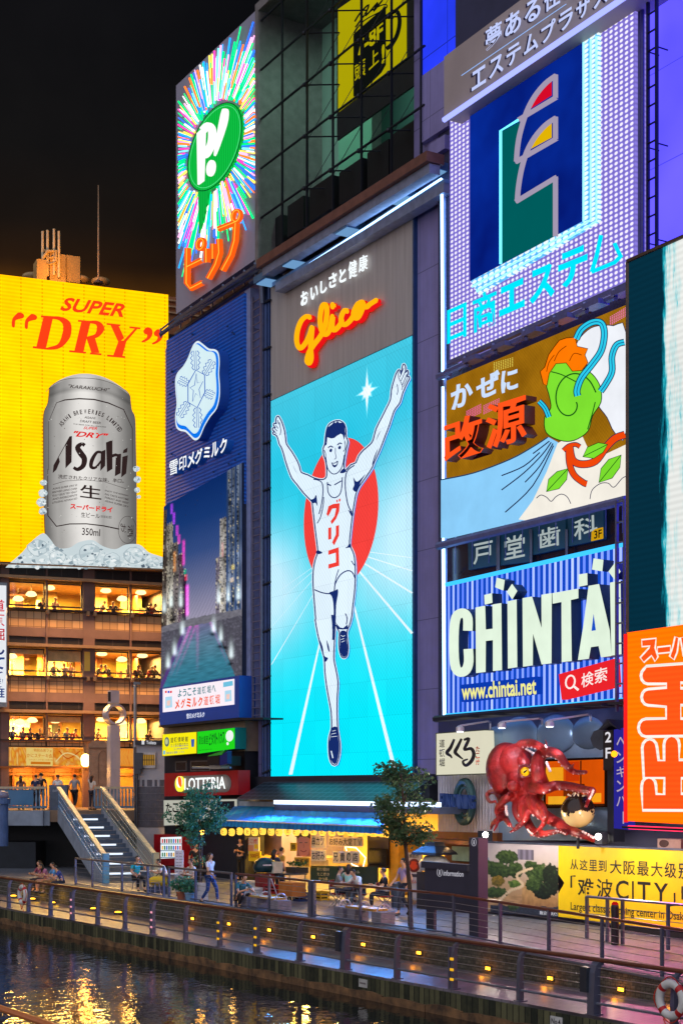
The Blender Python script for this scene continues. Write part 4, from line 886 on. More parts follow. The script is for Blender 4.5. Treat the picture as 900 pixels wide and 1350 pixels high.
ns(Z1, [(362, 500), (366, 560), (385, 590), (412, 597), (440, 575), (452, 530), (455, 470)], 1.1); ns(Z1, [(362, 512), (385, 522)], 1.4); ns(Z1, [(405, 518), (450, 492)], 1.2); nf(Z1, [(440, 440), (462, 415), (480, 432), (470, 440), (455, 445)])
ns(Z1, [(275, 482), (310, 490), (330, 510), (335, 560), (325, 640), (310, 700)], 1.1); ns(Z1, [(530, 395), (490, 425), (475, 470), (475, 550), (490, 640), (515, 690)], 1.2)
nf(Z1, [(256, 612), (278, 603), (292, 580), (298, 620), (300, 650), (288, 630), (270, 632)]); nf(Z1, [(545, 560), (520, 545), (530, 515), (523, 470), (540, 495), (560, 490), (600, 450), (570, 500)])
nf(Z1, [(145, 390), (165, 430), (176, 450), (160, 425)]); nf(Z1, [(695, 178), (680, 210), (666, 240), (678, 205)]); nf(Zq, [(385, 960), (345, 1040), (320, 1130), (330, 1120), (350, 1060)])
for p in ([(40, 145), (55, 165)], [(33, 165), (50, 182)], [(30, 185), (45, 198)], [(62, 125), (72, 180), (66, 205)], [(50, 112), (60, 140)]): ns(Z1, p, .8)
for p in ([(650, 120), (610, 215)], [(665, 160), (622, 255)], [(685, 185), (635, 300)], [(690, 225), (645, 320)], [(600, 150), (595, 215), (635, 300), (630, 350)], [(580, 290), (590, 350), (580, 400)]): ns(Zq, p, .75)
ns(Z2, [(172, 300), (205, 240), (232, 120), (236, 40)], 1.0); nf(Z2, [(160, 590), (178, 565), (225, 590), (185, 605)]); nf(Z2, [(450, 545), (478, 520), (492, 490), (510, 535), (480, 540)]); nf(Z2, [(500, 180), (480, 170), (520, 240), (530, 190), (518, 200)])
ns(Z2, [(145, 955), (220, 985), (300, 995), (340, 970), (350, 900), (400, 810), (470, 768), (520, 785), (545, 840)], 1.25); ns(Z2, [(385, 755), (360, 830), (345, 910)], .9); ns(Z2, [(510, 670), (540, 715)], 1)
nf(Z2, [(290, 985), (345, 965), (375, 950), (378, 1000), (360, 1110), (355, 1300), (345, 1350), (320, 1340), (325, 1260), (315, 1210), (335, 1200), (330, 1080), (315, 1020)])
nf(Z2, [(350, 1270), (370, 1300), (400, 1330), (430, 1335), (470, 1300), (480, 1345), (420, 1350), (380, 1345)], False); ns(Z2, [(450, 1190), (468, 1240), (460, 1300)], 1.1)
ns(Z3, [(205, 340), (213, 420), (212, 500)], 2.0); nf(Z3, [(170, 500), (185, 540), (190, 575), (178, 560)]); nf(Z3, [(120, 490), (145, 540), (155, 600), (180, 615), (160, 640), (145, 590)])
for P, dz in (((252, 455), 0), ((203, 1055), 1)):
    pass
nf(Z3, [(256, 500), (256, 560), (268, 600), (282, 608), (297, 596), (303, 545), (297, 500), (296, 450), (275, 440), (258, 450)])
nf(Z3, [(205, 1058), (196, 1110), (188, 1150), (188, 1190), (194, 1250), (210, 1282), (232, 1284), (248, 1222), (250, 1160), (243, 1110), (238, 1055)])
n += .004
for p in ([(262, 470), (275, 478), (287, 470)], [(262, 498), (282, 490)], [(265, 514), (285, 505)], [(207, 1080), (228, 1074)], [(203, 1098), (230, 1092)], [(200, 1116), (236, 1112)]): b.stroke(FW, smo(Z3(*p), False, 3), .7, n, WH)
b.pix(FW, Z3((196, 1205), (204, 1205), (214, 1250), (207, 1252)), n, WH)
RD = lin((250, 62, 50))
for pts in ([(285, 130), (330, 108), (395, 100), (390, 180), (360, 255), (318, 308), (305, 280), (345, 225), (360, 150), (320, 155), (282, 230), (264, 210)], [(282, 345), (312, 338), (312, 455), (282, 462)], [(357, 325), (388, 316), (388, 420), (340, 518), (320, 488), (357, 410)],
            [(283, 570), (385, 535), (390, 718), (284, 748), (284, 705), (358, 685), (356, 590), (283, 612)], [(362, 68), (375, 64), (376, 90), (364, 94)], [(386, 58), (402, 54), (402, 80), (387, 86)]): b.pix(FW, Z2(*pts), n, RD)
B('runner_emblem', b, LED, scr)
# header lettering
b = MB(); Q5 = Zm(380, 330, 6.923); n = nG + .12
for ch, a in (('お', ((112, 385), (178, 352), (112, 515))), ('い', ((200, 345), (268, 308), (200, 462))), ('し', ((290, 285), (350, 262), (290, 400))), ('さ', ((368, 222), (438, 190), (368, 355))), ('と', ((462, 178), (522, 150), (462, 305))), ('健', ((546, 108), (622, 78), (546, 265))), ('康', ((640, 58), (720, 28), (640, 205)))): b.glyphs(FW, ch, *Q5(*a), n, WH, .02, .035)
B('slogan_lettering', b, ink_lit(1.15), rb)
S_ = [[(195, 615), (165, 600), (115, 640), (80, 730), (72, 830), (100, 895), (150, 850), (190, 770), (212, 700), (205, 800), (200, 900), (205, 980), (188, 1030), (165, 1010), (185, 930), (230, 860), (290, 780), (330, 690), (345, 600), (345, 520), (325, 490), (300, 520), (285, 620), (295, 720), (330, 770), (370, 730), (400, 600), (395, 680), (410, 730), (450, 700), (490, 640)],
      [(535, 560), (510, 545), (480, 600), (480, 660), (510, 680), (560, 640), (610, 560), (655, 470), (680, 500), (640, 600), (605, 620), (590, 570), (620, 500), (650, 480), (700, 520), (740, 490), (800, 452)], [(402, 490), (404, 520)]]
for nm, off, col, wpx, mat in (('script_halo', (3.2, 2.2), (235, 20, 24), 7.6, 1.0), ('script_lettering', (0, 0), (255, 176, 10), 5.6, 1.12)):
    b = MB()
    for k, P in enumerate(S_):
        pts = [(x + off[0] * 1.0, y + off[1]) for x, y in smo(Q5(*P), False, 4)]; nn = nG + (.16 if off[0] else .2)
        b.stroke(FW, pts, wpx if k < 2 else wpx * 1.15, nn, lin(col), thick=.1)
        for p in pts[::2]: b.pix(FW, [(p[0] + wpx / 2 * math.cos(a), p[1] + wpx / 2 * math.sin(a)) for a in [i * .628 for i in range(10)]], nn + .001, lin(col))
    B(nm, b, ink_lit(mat), rb)
# neon outline of the tower
nb = thing('neon_outline', 'thin white blue neon tube running along the eave and down the tower edge', 'neon tube', FW.P(fs(582, .5), fz(582, 240, .5), .5))
NEON = glow((150, 200, 255), 5)
P = lambda x, y, n: FW.P(*FW.hit(x, y, n), n)
b = MB(); b.tube([P(367, 375, .55), P(450, 322, .55), P(581.5, 237, .55)], .07, 6); B('top_tube', b, NEON, nb)
b = MB(); b.tube([P(582, 237, .55), P(583.5, 500, .55)], .05, 6); b.tube([P(583.5, 510, .55), P(584, 715, .55)], .045, 6); b.tube([P(584, 722, .55), P(585.5, 945, .55)], .055, 6); B('side_tube', b, NEON, nb)
b = MB(); b.tube([P(367, 381, .3), P(581.5, 244, .3)], .12, 6); b.tube([P(586, 237, .3), P(588.5, 948, .3)], .09, 6); B('channel', b, paint((120, 140, 190), .4, .4), nb)
# bottom grille ledge under the runner screen
gl = root('grille_ledge', 'dark grille ledge with bright white edge under the runner screen', 'ledge', 460, 1050, 1)
b = MB(); q = [FW.P(s, z, n) for (s, z, n) in ((fs(357), zb - .15, .1), (fs(575), zb - .15, .1), (fs(575), zb - .95, 1.6), (fs(357), zb - .95, 1.6))]; b.add(q, [(0, 3, 2, 1)], uvs=[(0, 1), (11, 1), (11, 0), (0, 0)])
def m_grille():
    m = N('dark_grille'); u, v = m.uv(); q = m.math('FRACT', m.math('MULTIPLY', u, 2.2)); r = m.math('FRACT', m.math('MULTIPLY', v, 6)); col = m.mix(m.math('MAXIMUM', m.math('LESS_THAN', q, .14), m.math('LESS_THAN', r, .18)), (.018, .03, .05, 1), (.09, .12, .17, 1))
    return m.done(m.bsdf(col, .35, .3))
B('grille', b, m_grille(), gl)
b = MB(); b.wbox(FW, fs(362, 1.6), fs(578, 1.6), zb - 1.12, zb - .97, 1.5, 1.64); B('lit_edge', b, glow((200, 222, 255), 2.5), gl)
for px in (390, 450, 510, 560): p = FW.P(fs(px, 1.75), zb - 1.1, 2.6); l = lamp('ledge_strip_light', p, 200, (70, 150, 255), 2.2, 'AREA', sy=.12); d_ = Vector((FW.n.x, FW.n.y, -.7)); l.rotation_euler = d_.to_track_quat('-Z', 'Y').to_euler()
b = MB(); b.wbox(FW, fs(360, 1.6), fs(578, 1.6), zb - 1.35, zb - 1.13, .2, 1.55); B('beam', b, STEEL, gl)

# ---- the neon burst sign (P!)
pp = root('neon_burst_sign', 'tall sign with rainbow neon burst, green speech bubble and orange katakana', 'neon sign', 285, 380, .5); nP = .5
b = MB(); b.pix(FW, [(232.3, 113), (338, 13), (338, 341), (232.3, 414)], nP, (1, 1, 1, 1), .55); B('panel', b, paint((150, 148, 168), .5, 0, .1, .8), pp)
QP = Zm(220, 0, 3.214); random.seed(21); b = MB(); cols = [(0, 230, 120), (0, 220, 130), (40, 110, 255), (30, 160, 255), (255, 60, 170), (255, 220, 90), (255, 250, 240), (255, 120, 40), (120, 240, 255), (255, 170, 220)]
def burst(a): return 203 + 115 * math.cos(a), 622 - 88 * math.cos(a) + 165 * math.sin(a)
for i in range(430):
    a = 2 * math.pi * (i + random.uniform(-.4, .4)) / 430; k0 = random.uniform(1.05, 1.9) if i % 3 else random.uniform(1.04, 1.2); L = random.uniform(.25, 1.3)
    def pt(k): return 203 + 115 * k * math.cos(a), 622 - 88 * k * math.cos(a) + 165 * k * math.sin(a)
    ok = lambda q: 48 < q[0] < 372 and 372 - (q[0] - 40) * .965 < q[1] < 1320 - (q[0] - 40) * .735
    k1 = k0 + L
    while k1 > k0 and not ok(pt(k1)): k1 -= .04
    if k1 - k0 < .12: continue
    p, q = QP(pt(k0), pt(k1)); c = random.choice(cols); nn = nP + random.uniform(.05, .16); b.tube([P(p[0], p[1], nn), P(q[0], q[1], nn)], random.uniform(.025, .055), 5, lin(c))
B('neon_burst', b, ink_lit(1.8), pp)
b = MB(); n = nP + .25; el = QP(*[burst(i * 2 * math.pi / 48) for i in range(48)])
b.pix(FW, el, n, lin((14, 190, 66)), .12); b.pix(FW, QP((132, 795), (182, 780), (170, 860), (136, 990)), n, lin((14, 180, 66)), .1)
def m_greenneon():
    m = N('green_neon_field'); u, v = m.uv(); a = m.math('SINE', m.math('MULTIPLY', u, 2 * math.pi / .17)); return m.done(m.emit(m.attr(), m.math('MULTIPLY_ADD', a, .22, .95)))
bub = B('speech_bubble', b, m_greenneon(), pp)
b = MB(); b.stroke(FW, el, 1.2, n + .02, lin((4, 70, 30)), True); b.stroke(FW, [(285 + (x - 285) * .93, 194 + (y - 194) * .93) for x, y in el], .7, n + .02, lin((90, 240, 150)), True); B('rim', b, ink_lit(1), bub)
b = MB(); n += .12; WN = lin((250, 252, 250))
b.pix(FW, QP((126, 565), (160, 535), (153, 765), (130, 782)), n, WN, .08); b.stroke(FW, smo(QP((148, 552), (172, 532), (188, 550), (186, 605), (165, 650), (148, 655)), False), 9, n + .001, WN, thick=.08)
b.pix(FW, smo(QP((228, 480), (243, 460), (256, 470), (248, 530), (206, 650), (200, 635)), True, 3), n, WN, .08); b.pix(FW, QP(*[(184 + 18 * math.cos(i * .4), 712 - 8 * math.cos(i * .4) + 34 * math.sin(i * .4)) for i in range(16)]), n, WN, .08)
B('lettering', b, ink_lit(1.1), bub)
b = MB(); bd = MB(); n = nP + .3
for pts in ([(84, 1050), (82, 1200), (98, 1222), (148, 1196)], [(84, 1130), (145, 1100)], [(166, 1052), (166, 1112)], [(193, 1032), (193, 1096)], [(217, 1012), (220, 1070), (205, 1120), (172, 1180)], [(214, 970), (294, 938)], [(290, 945), (285, 1020), (268, 1080), (232, 1146)]):
    b.stroke(FW, QP(*pts), 6.2, n, lin((255, 96, 20)), thick=.12); bd.stroke(FW, QP(*pts), 1.1, n + .02, lin((255, 190, 60)))
for x, y, r in ((140, 1034, 15), (292, 914, 16)):
    ring = QP(*[(x + r * math.cos(i * .42), y - r * .3 * math.cos(i * .42) + r * 1.5 * math.sin(i * .42)) for i in range(15)]); b.stroke(FW, ring, 4, n, lin((255, 96, 20)), True, thick=.12); bd.stroke(FW, ring, 1, n + .02, lin((255, 190, 60)), True)
k = B('katakana_lettering', b, ink_lit(1.0), pp); B('inner_tube', bd, ink_lit(1.2), k)
b = MB()
for yo, nn in ((8, .9), (14, .5), (26, .2)): b.tube([P(232, 414 + yo, nn), P(340, 342 + yo, nn)], .1, 6)
for i in range(8): x = 238 + i * 14; y = 412 - (x - 232) * .68; b.tube([P(x, y + 6, .9), P(x, y + 24, .1)], .05, 5)
b.tube([P(212, 441, 1.2), P(240, 420, .9), P(350, 352, .5)], .1, 6); b.tube([P(212, 433, 1.2), P(212, 445, 1.2)], .05, 5); b.tube([P(213, 434, 1.2), P(236, 416, .9)], .04, 5)
B('bracket_frame', b, STEEL, pp)

# ---- blue dairy sign and picture screen
sn = root('dairy_sign', 'dark blue ribbed sign with white snowflake emblem above a canal picture screen', 'sign', 270, 950, .5); nS = .5
b = MB(); b.pix(FW, [(219.5, 449), (322, 386), (322, 664), (219.5, 690)], nS, (1, 1, 1, 1), .42); m = N('blue_led_ribs'); u, v = m.uv(); rb_ = m.math('SINE', m.math('MULTIPLY', v, 2 * math.pi / .16)); sm_ = m.math('LESS_THAN', m.math('FRACT', m.math('MULTIPLY', u, 1 / 1.3)), .05)
cc = m.mix(sm_, m.mix(m.math('MULTIPLY_ADD', rb_, .5, .5), lin((4, 24, 78)), lin((14, 62, 140))), lin((6, 28, 84))); add_ = m.n('AddShader'); m.l(m.emit(cc, .8).outputs[0], add_.inputs[0]); m.l(m.bsdf(lin((20, 60, 130)), .4, 0, rb_, .8, .05).outputs[0], add_.inputs[1]); m.l(add_.outputs[0], m.out.inputs[0])
B('panel', b, m.m, sn)
b = MB(); px_box(b, FW, 322.6, 330, 384, 948, -.3, nS - .1, ref=322); B('side_trim', b, paint((150, 160, 205), .4, .2), sn)
QS = Zm(215, 430, 6.428)
emb = smo(QS((300, 125), (340, 152), (390, 190), (440, 196), (470, 225), (480, 300), (475, 400), (482, 500), (480, 600), (455, 700), (400, 770), (350, 855), (310, 945), (270, 968), (230, 935), (190, 897), (140, 885), (110, 850), (103, 760), (115, 660), (107, 560), (103, 460), (122, 395), (170, 340), (210, 270), (245, 180), (270, 140)), True, 3)
def shr(k, dx=0, dy=0): cx, cy = 215 + 292 / 6.428, 430 + 540 / 6.428; return [(cx + (x - cx) * k + dx, cy + (y - cy) * k + dy) for x, y in emb]
b = MB(); b.pix(FW, emb, nS + .5, lin((30, 90, 190)), .45); e_ = B('emblem', b, ink(.5), sn)
b = MB(); n = nS + .505; b.pix(FW, emb, n, lin((226, 240, 246))); b.pix(FW, shr(.955), n + .004, lin((10, 120, 240))); b.pix(FW, shr(.90, -1.6, -2.2), n + .008, lin((206, 236, 244))); b.pix(FW, shr(.875, -1.7, -2.3), n + .012, lin((216, 240, 246)))
n += .016; BL = lin((20, 90, 190)); cx, cy = 285, 528
hexp = [(212, 490), (278, 372), (352, 412), (355, 560), (290, 690), (212, 645)]
b.stroke(FW, QS(*hexp), 1.2, n, BL, True)
b.stroke(FW, QS((282, 400), (292, 482), (338, 468), (305, 535), (318, 608), (278, 570), (250, 640), (258, 545), (228, 522), (268, 500)), .9, n, BL, True)
for i in range(6):                                                      # six comb shaped arms
    px_, py_ = Vector(hexp[i - 1]), Vector(hexp[i]); m_ = (px_ + py_) / 2; d = Vector(hexp[i]) - Vector((cx, cy)); tip = Vector((cx, cy)) + d * 2.05
    for sgn in (1, -1):
        sd = Vector((-d.y, d.x)).normalized() * sgn; q = []
        for j in range(9):
            t = j / 8; c0 = Vector(hexp[i]).lerp(tip, t) + sd * (6 + 4 * t); wv = (20 + 14 * math.sin(t * 3.1)) * (1 if j % 2 else .45); q.append(tuple(c0 + sd * wv))
        b.stroke(FW, QS(*q), 1.05, n, BL)
        b.stroke(FW, QS(tuple(Vector(hexp[i]) + sd * 7), tuple(tip + sd * 9)), .7, n, BL)
B('snowflake_print', b, ink_lit(1.0), e_)
b = MB(); bl = MB()
chs = '雪印メグミルク'; xs = [(55, 125), (135, 198), (208, 268), (270, 335), (345, 398), (408, 470), (480, 542)]
for ch, (x0, x1) in zip(chs, xs):
    y0 = 1150 - (x0 - 55) * .44; y1 = 1150 - (x1 - 55) * .44; hh = 122
    if ch == 'ミ': y0 += 10; y1 += 10; hh = 100
    b.glyphs(FW, ch, *QS((x0, y0), (x1, y1), (x0, y0 + hh)), nS + .42, lin((244, 248, 250)), .0, .03); bl.glyphs(FW, ch, *QS((x0, y0), (x1, y1), (x0, y0 + hh)), nS + .415, lin((40, 120, 220)), .35, .03)
q = B('lettering', b, ink_lit(1.1), sn); B('letter_sides', bl, ink(.4), q)
b = MB(); random.seed(4)
for i in range(60):
    x = random.uniform(222, 318); y = random.uniform(452, 690) - (x - 220) * .4; 
    if 228 < x < 300 and 445 < y < 600: continue
    b.tube([P(x, y, nS + .02), P(x, y, nS + .1)], .05, 5)
Bs('stud', b, paint((14, 40, 90), .4), sn)
# picture screen: a printed night canal scene in perspective (generic)
b = MB(); nL = nS + .12; b.pix(FW, [(216, 668), (319, 610), (319, 893), (211.5, 914)], nL - .02, lin((20, 30, 60)), .5); scr2 = B('screen_box', b, ink(.4), sn)
QL = Zm(200, 640, 4.2176)
def pic(x, y):                                                           # a plain evening canal view: towers, bridge, water, lamps
    yr = 1687 - (1687 - y) / (x + 3977) * 4247; N3 = lambda a, c, s=0: noise.noise(Vector((a, c, s)))
    c = Vector(lerp3([(14, 48, 112), (26, 62, 126), (58, 84, 142), (112, 120, 160), (166, 160, 186)], max(0, min(1, (yr - 0) / 720)))) * (.9 + .12 * math.sin(y * .9))
    hw = None
    for x0, x1, tp, cl in ((40, 84, 60, (120, 106, 98)), (84, 118, 150, (205, 196, 180)), (118, 150, 270, (150, 140, 140)), (150, 176, 345, (120, 96, 112)), (176, 192, 440, (90, 70, 110)), (416, 500, -40, (140, 156, 184)), (378, 416, 225, (216, 210, 204)), (358, 378, 430, (150, 140, 160))):
        if x0 <= x < x1 and yr > tp + 6 * math.sin(x * .6):
            cw = 7 if x1 < 300 else 9; a, e = math.floor(x / cw), math.floor(yr / 13); h = N3(a * 3.7 + .3, e * 2.9 + .7, x0) * .5 + .5; base = Vector(lin(cl)[:3]) * (.55 + .6 * N3(x * .03, yr * .01, 4)); lit = 1 if (x % cw) > 2 and (yr % 13) > 4 else 0
            if lit: base = base * .3 if h < .5 else base * 1.25 if h < .68 else Vector((.8, .7, .5)) * h
            if x1 > 400 and x0 == 416 and (x - 416) % 24 < 8: base = Vector((.03, .07, .20))
            c = base * (.7 + .5 * max(0, (yr - 200) / 600)); hw = 1
    if yr > 728 + .04 * abs(x - 270):                                    # bridge, banks, water
        c = Vector(lin((128, 126, 138))[:3]) * (.8 + .3 * N3(x * .05, yr * .08))
        if yr > 772:
            q = (yr - 772) / 330; lx = 200 - 140 * q; rx = 340 + 130 * q
            if lx < x < rx:
                c = Vector(lerp3([(120, 120, 160), (96, 140, 164), (66, 136, 160), (56, 132, 158)], q)) * (.85 + .35 * N3(x * .02, yr * .12))
                for xs, w_, k in ((lx + 16, 9, 1.0), (lx + 46, 7, .6), (255, 8, .5), (rx - 14, 7, .5)): c += Vector((.8, .03, .5)) * k * math.exp(-((x - xs) / w_) ** 2) * max(0, 1 - q * 1.2) * (.6 + .6 * N3(x, yr * .09, 2))
            else: c = Vector(lin((100, 98, 112))[:3]) * (.55 + .9 * abs(N3(x * .06, yr * .06, 9))) ; c = Vector((.10, .05, .22)) if 0 < lx - x < 22 else c
    for xs, ys, w_, h_, k, cl in ((112, 70, 7, 30, 1, (.5, .05, 1)), (124, 130, 7, 34, 1, (.55, .03, 1)), (142, 205, 7, 30, 1, (.8, .02, .7)), (152, 260, 8, 26, 1, (.9, .02, .5)), (178, 345, 8, 74, 1.1, (.9, .01, .45)), (186, 455, 7, 14, 1, (0, .6, .35)), (192, 490, 8, 18, 1, (.9, .02, .06)), (198, 620, 10, 90, 1.3, (1, .02, .75)), (452, 505, 10, 14, 1, (.85, .65, .05)), (446, 572, 10, 13, 1, (.95, .7, .4)), (394, 395, 4, 40, .8, (.5, .02, .04)), (128, 380, 8, 60, .7, (1, .35, .02))):
        dx, dy = abs(x - xs) / w_, abs(yr - ys) / h_; c += Vector(cl) * k * (math.exp(-max(0, dx - .5) ** 2 * 5 - max(0, dy - .85) ** 2 * 60)) * (.7 + .5 * N3(x * .2, yr * .2, 5))
    for xs, ys, w_, h_ in ((70, 690, 12, 70), (108, 660, 10, 80), (162, 660, 10, 90), (372, 640, 10, 80), (425, 630, 9, 80), (482, 620, 12, 70), (345, 800, 12, 60), (172, 815, 12, 60), (128, 930, 12, 60), (92, 1000, 12, 60), (385, 850, 10, 60), (442, 945, 12, 70)):
        c += Vector((.75, .9, .9)) * math.exp(-((x - xs) / w_) ** 2 - ((y - ys) / h_ if y < ys else (y - ys) / 18) ** 2 * 1.5) * 1.1
    for xs, ys in ((338, 828), (380, 895), (408, 902), (438, 992), (60, 768), (115, 748)): c *= 1 - .9 * math.exp(-((x - xs) / 15) ** 2 - ((y - ys) / 10) ** 2)
    return (max(0, c.x), max(0, c.y), max(0, c.z), 1)
b = MB(); K, R = 84, 190; b.vc = {}
rows = [[(216 - 4.5 * i / R + (103 + 4.5 * i / R) * j / K, 668 + (914 - 668) * i / R + (-58 + 37 * i / R) * j / K) for j in range(K + 1)] for i in range(R + 1)]
def pc(i, j):
    p = rows[round(i * R)][round(j * K)]; return pic((p[0] - 200) * 4.2176, (p[1] - 640) * 4.2176)
b.grid(FW, rows, nL, pc); B('screen_picture', b, ink_lit(.95, .12, .22), scr2)
# blue box with the white message board
mbx = root('message_board', 'blue box with a lit white Japanese message board under the picture screen', 'sign', 265, 955, .8); nM = .95
b = MB(); b.pix(FW, QL((43, 1128), (486, 1056), (486, 1290), (43, 1334)), nM, (1, 1, 1, 1), .75); B('box', b, paint((28, 84, 190), .4, 0, .1, 1), mbx)
b = MB(); b.pix(FW, QL((62, 1132), (460, 1075), (460, 1218), (62, 1262)), nM + .01, lin((248, 236, 244))); n = nM + .018
for i, ch in enumerate('ようこそ道頓堀へ'): x = 146 + i * 27; y = 1136 - i * 3.7; b.glyphs(FW, ch, *QL((x, y), (x + 21, y - 3), (x, y + 42)), n, lin((30, 120, 130)), 0, .02)
for i, ch in enumerate('雪印メグミルク道頓堀'[2:]): x = 130 + i * 32; y = 1192 - i * 4; b.glyphs(FW, ch, *QL((x, y), (x + 25, y - 3), (x, y + 52)), n, lin((240, 84, 40)), 0, .04)
for x, c in ((80, (230, 40, 50)), (95, (40, 60, 200)), (108, (230, 40, 50))): b.pix(FW, QL((x - 5, 1143), (x + 5, 1141), (x + 5, 1153), (x - 5, 1155)), n, lin(c))
for x, y in ((95, 1205), (425, 1170)): b.pix(FW, QL((x - 18, y - 28), (x + 18, y - 33), (x + 20, y + 28), (x - 18, y + 34)), n - .004, lin((170, 214, 236))); b.pix(FW, QL((x - 10, y - 8), (x + 10, y - 12), (x + 8, y + 18), (x - 10, y + 20)), n, lin((240, 200, 190)))
b.pix(FW, QL((398, 1095), (450, 1086), (452, 1112), (398, 1122)), n, lin((110, 190, 220)))
B('message_screen', b, ink_lit(1.05), mbx)
b = MB(); 
for i, ch in enumerate('雪印メグミルク'): x = 194 + i * 14.5; y = 1270 - i * 1.6; b.glyphs(FW, ch, *QL((x, y), (x + 13, y - 1.4), (x, y + 28)), nM + .012, lin((240, 244, 255)), 0, .03)
B('lettering', b, ink_lit(.95), mbx)
b = MB(); b.pix(FW, QL((36, 1336), (490, 1292), (620, 1290), (620, 1300), (490, 1304), (40, 1346)), nM + .1, (1, 1, 1, 1), 1.0); B('tray', b, DSTEEL, mbx)
# ladder, conduits
def ladder(label, W, x0, x1, y0, y1, n, step, mat, stand=.12):
    t = thing('wall_ladder', label, 'ladder', W.P(W.S(x0, n), W.Z(x0, y1, n), n)); s0, s1 = W.S(x0, n), W.S(x1, n); zb_, zt_ = W.Z(x0, y1, n), W.Z(x0, y0, n)
    for s in (s0, s1): b = MB(); b.wbox(W, s - .035, s + .035, zb_, zt_, n - .04, n + .04); B('rail', b, mat, t)
    b = MB(); z = zb_ + .2
    while z < zt_: b.tube([W.P(s0, z, n), W.P(s1, z, n)], .028, 5); z += step
    B('rungs', b, mat, t); b = MB(); z = zb_ + .5
    while z < zt_:
        for s in (s0, s1): b.tube([W.P(s, z, n), W.P(s, z, n - stand - .5)], .02, 4)
        z += 2.6
    B('brackets', b, mat, t); return t
ladder('long lavender wall ladder in the slot between the blue dairy sign and the runner screen', FW, 333.5, 344.5, 392, 950, .35, .32, paint((128, 124, 150), .4, .4))
t = root('conduit_run', 'dark blue vertical conduits beside the runner screen', 'pipes', 351, 950, .1)
for x, r in ((348, .1), (351.5, .13), (355, .07)):
    b = MB(); b.tube([P(x, 372, .1), P(x, 1062, .1)], r, 7); B('pipe', b, paint((30, 58, 110), .35, .3), t)
b = MB()
for y in range(400, 1030, 62): b.tube([P(346.5, y, .22), P(356.5, y - 5, .22)], .05, 4)
B('clip', b, DSTEEL, t)
b = MB(); b.tube([P(338, 362, .5), P(345, 375, .4), P(346, 400, .3)], .12, 6); b.tube([P(330, 372, .6), P(356, 352, .6)], .09, 6); B('bend', b, STEEL, t)
# ================================================================ the tower of signs right of the neon tube
tr = thing('sign_building', 'dark steel framed building stacked with lit signs on the right', 'building', FW.P(fs(700), 0, -1))
b = MB(); b.wbox(FW, fs(587), fs(850), fz(700, 962), 48, -14, .3); b.wbox(FW, fs(584), fs(640), 0, fz(600, 960), -14, -.3); b.wbox(FW, fs(640), fs(1100), 0, fz(700, 1108), -14, .2); b.wbox(FW, fs(805), fs(1100), fz(700, 1108), fz(700, 962), -14, .1)
B('wall', b, paint((52, 54, 84), .6, .1, .2, .8), tr)
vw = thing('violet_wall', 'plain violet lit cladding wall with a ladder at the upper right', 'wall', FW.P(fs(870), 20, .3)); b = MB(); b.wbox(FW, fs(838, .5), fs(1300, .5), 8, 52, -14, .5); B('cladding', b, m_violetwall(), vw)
for i_, px_ in enumerate((842, 846)):
    b = MB(); b.tube([P(px_, -40, .75), P(px_, 345, .75)], .06, 6); B('downpipe', b, paint((60, 56, 120), .4, .3), vw)
ladder('dark wall ladder climbing the violet cladding at the upper right', FW, 853.5, 865, -30, 345, .9, .5, paint((20, 22, 60), .4, .4), .3)
# ---- estate sign: dotted lamps round a blue flag panel
es = root('estate_sign', 'tall sign of white lamp dots around a blue flag emblem with cyan neon characters', 'neon sign', 710, 480, .9); nE = .9
def m_dots(bg_, c, pu, pv, r, st=1.2):
    m = N('lamp_dots'); u, v = m.uv(); a = m.math('SUBTRACT', m.math('FRACT', m.math('MULTIPLY', u, 1 / pu)), .5); q = m.math('SUBTRACT', m.math('FRACT', m.math('MULTIPLY', v, 1 / pv)), .5)
    d = m.math('SQRT', m.math('ADD', m.math('MULTIPLY', a, a), m.math('MULTIPLY', q, q))); on = m.math('LESS_THAN', d, r); halo = m.ramp(d, r, .62, lin(tuple(min(255, x * 1.25) for x in bg_)), lin(bg_))
    return m.done(m.emit(m.mix(on, halo, lin(c)), st))
QE = Zm(570, 0, 2.7273); Qe = Zm(590, 60, 4.22)
b = MB(); b.pix(FW, [(592.5, 157), (836.5, -12), (836.5, 371), (592.5, 476.5)], nE, (1, 1, 1, 1), .5); B('panel', b, m_dots((118, 106, 190), (250, 244, 255), .215, .145, .31, 1.0), es)
b = MB(); b.pix(FW, [(585, 75), (840, -115), (840, -14), (585, 157)], nE + .7, (1, 1, 1, 1), 1.2); hd = B('header', b, paint((176, 160, 158), .5, 0, .1, .7), es)
b = MB(); n = nE + .95; PUR = lin((196, 208, 255)); SH = lin((34, 30, 56))  # SH copies paint the raised characters' shadow onto the header
for tx, TL, TR, BL, k in (('夢ある住まい', (190, 107), (610, -168), (190, 185), 1), ('エステムプラザス', (140, 262), (640, -72), (140, 328), 2)):
    nn = len(tx)
    for i, ch in enumerate(tx):
        f = lambda t: (TL[0] + (TR[0] - TL[0]) * t, TL[1] + (TR[1] - TL[1]) * t); a, c = f(i / nn), f((i + .8) / nn); hh = (BL[1] - TL[1])
        b.glyphs(FW, ch, *QE((a[0] - 6, a[1] + 5), (c[0] - 6, c[1] + 5), (a[0] - 6, a[1] + 5 + hh)), nE + .72, SH, 0, .03); b.glyphs(FW, ch, *QE(a, c, (a[0], a[1] + hh)), n, PUR, .015, .015)
b.stroke(FW, QE((103, 272), (480, 14)), 1.0, n, lin((150, 190, 255)))
B('lettering', b, ink_lit(1.0), hd)
b = MB(); b.tube([P(585, 158, nE + .72), P(838, -14, nE + .72)], .09, 6); B('strip_light', b, glow((150, 160, 255), 1.6), es)
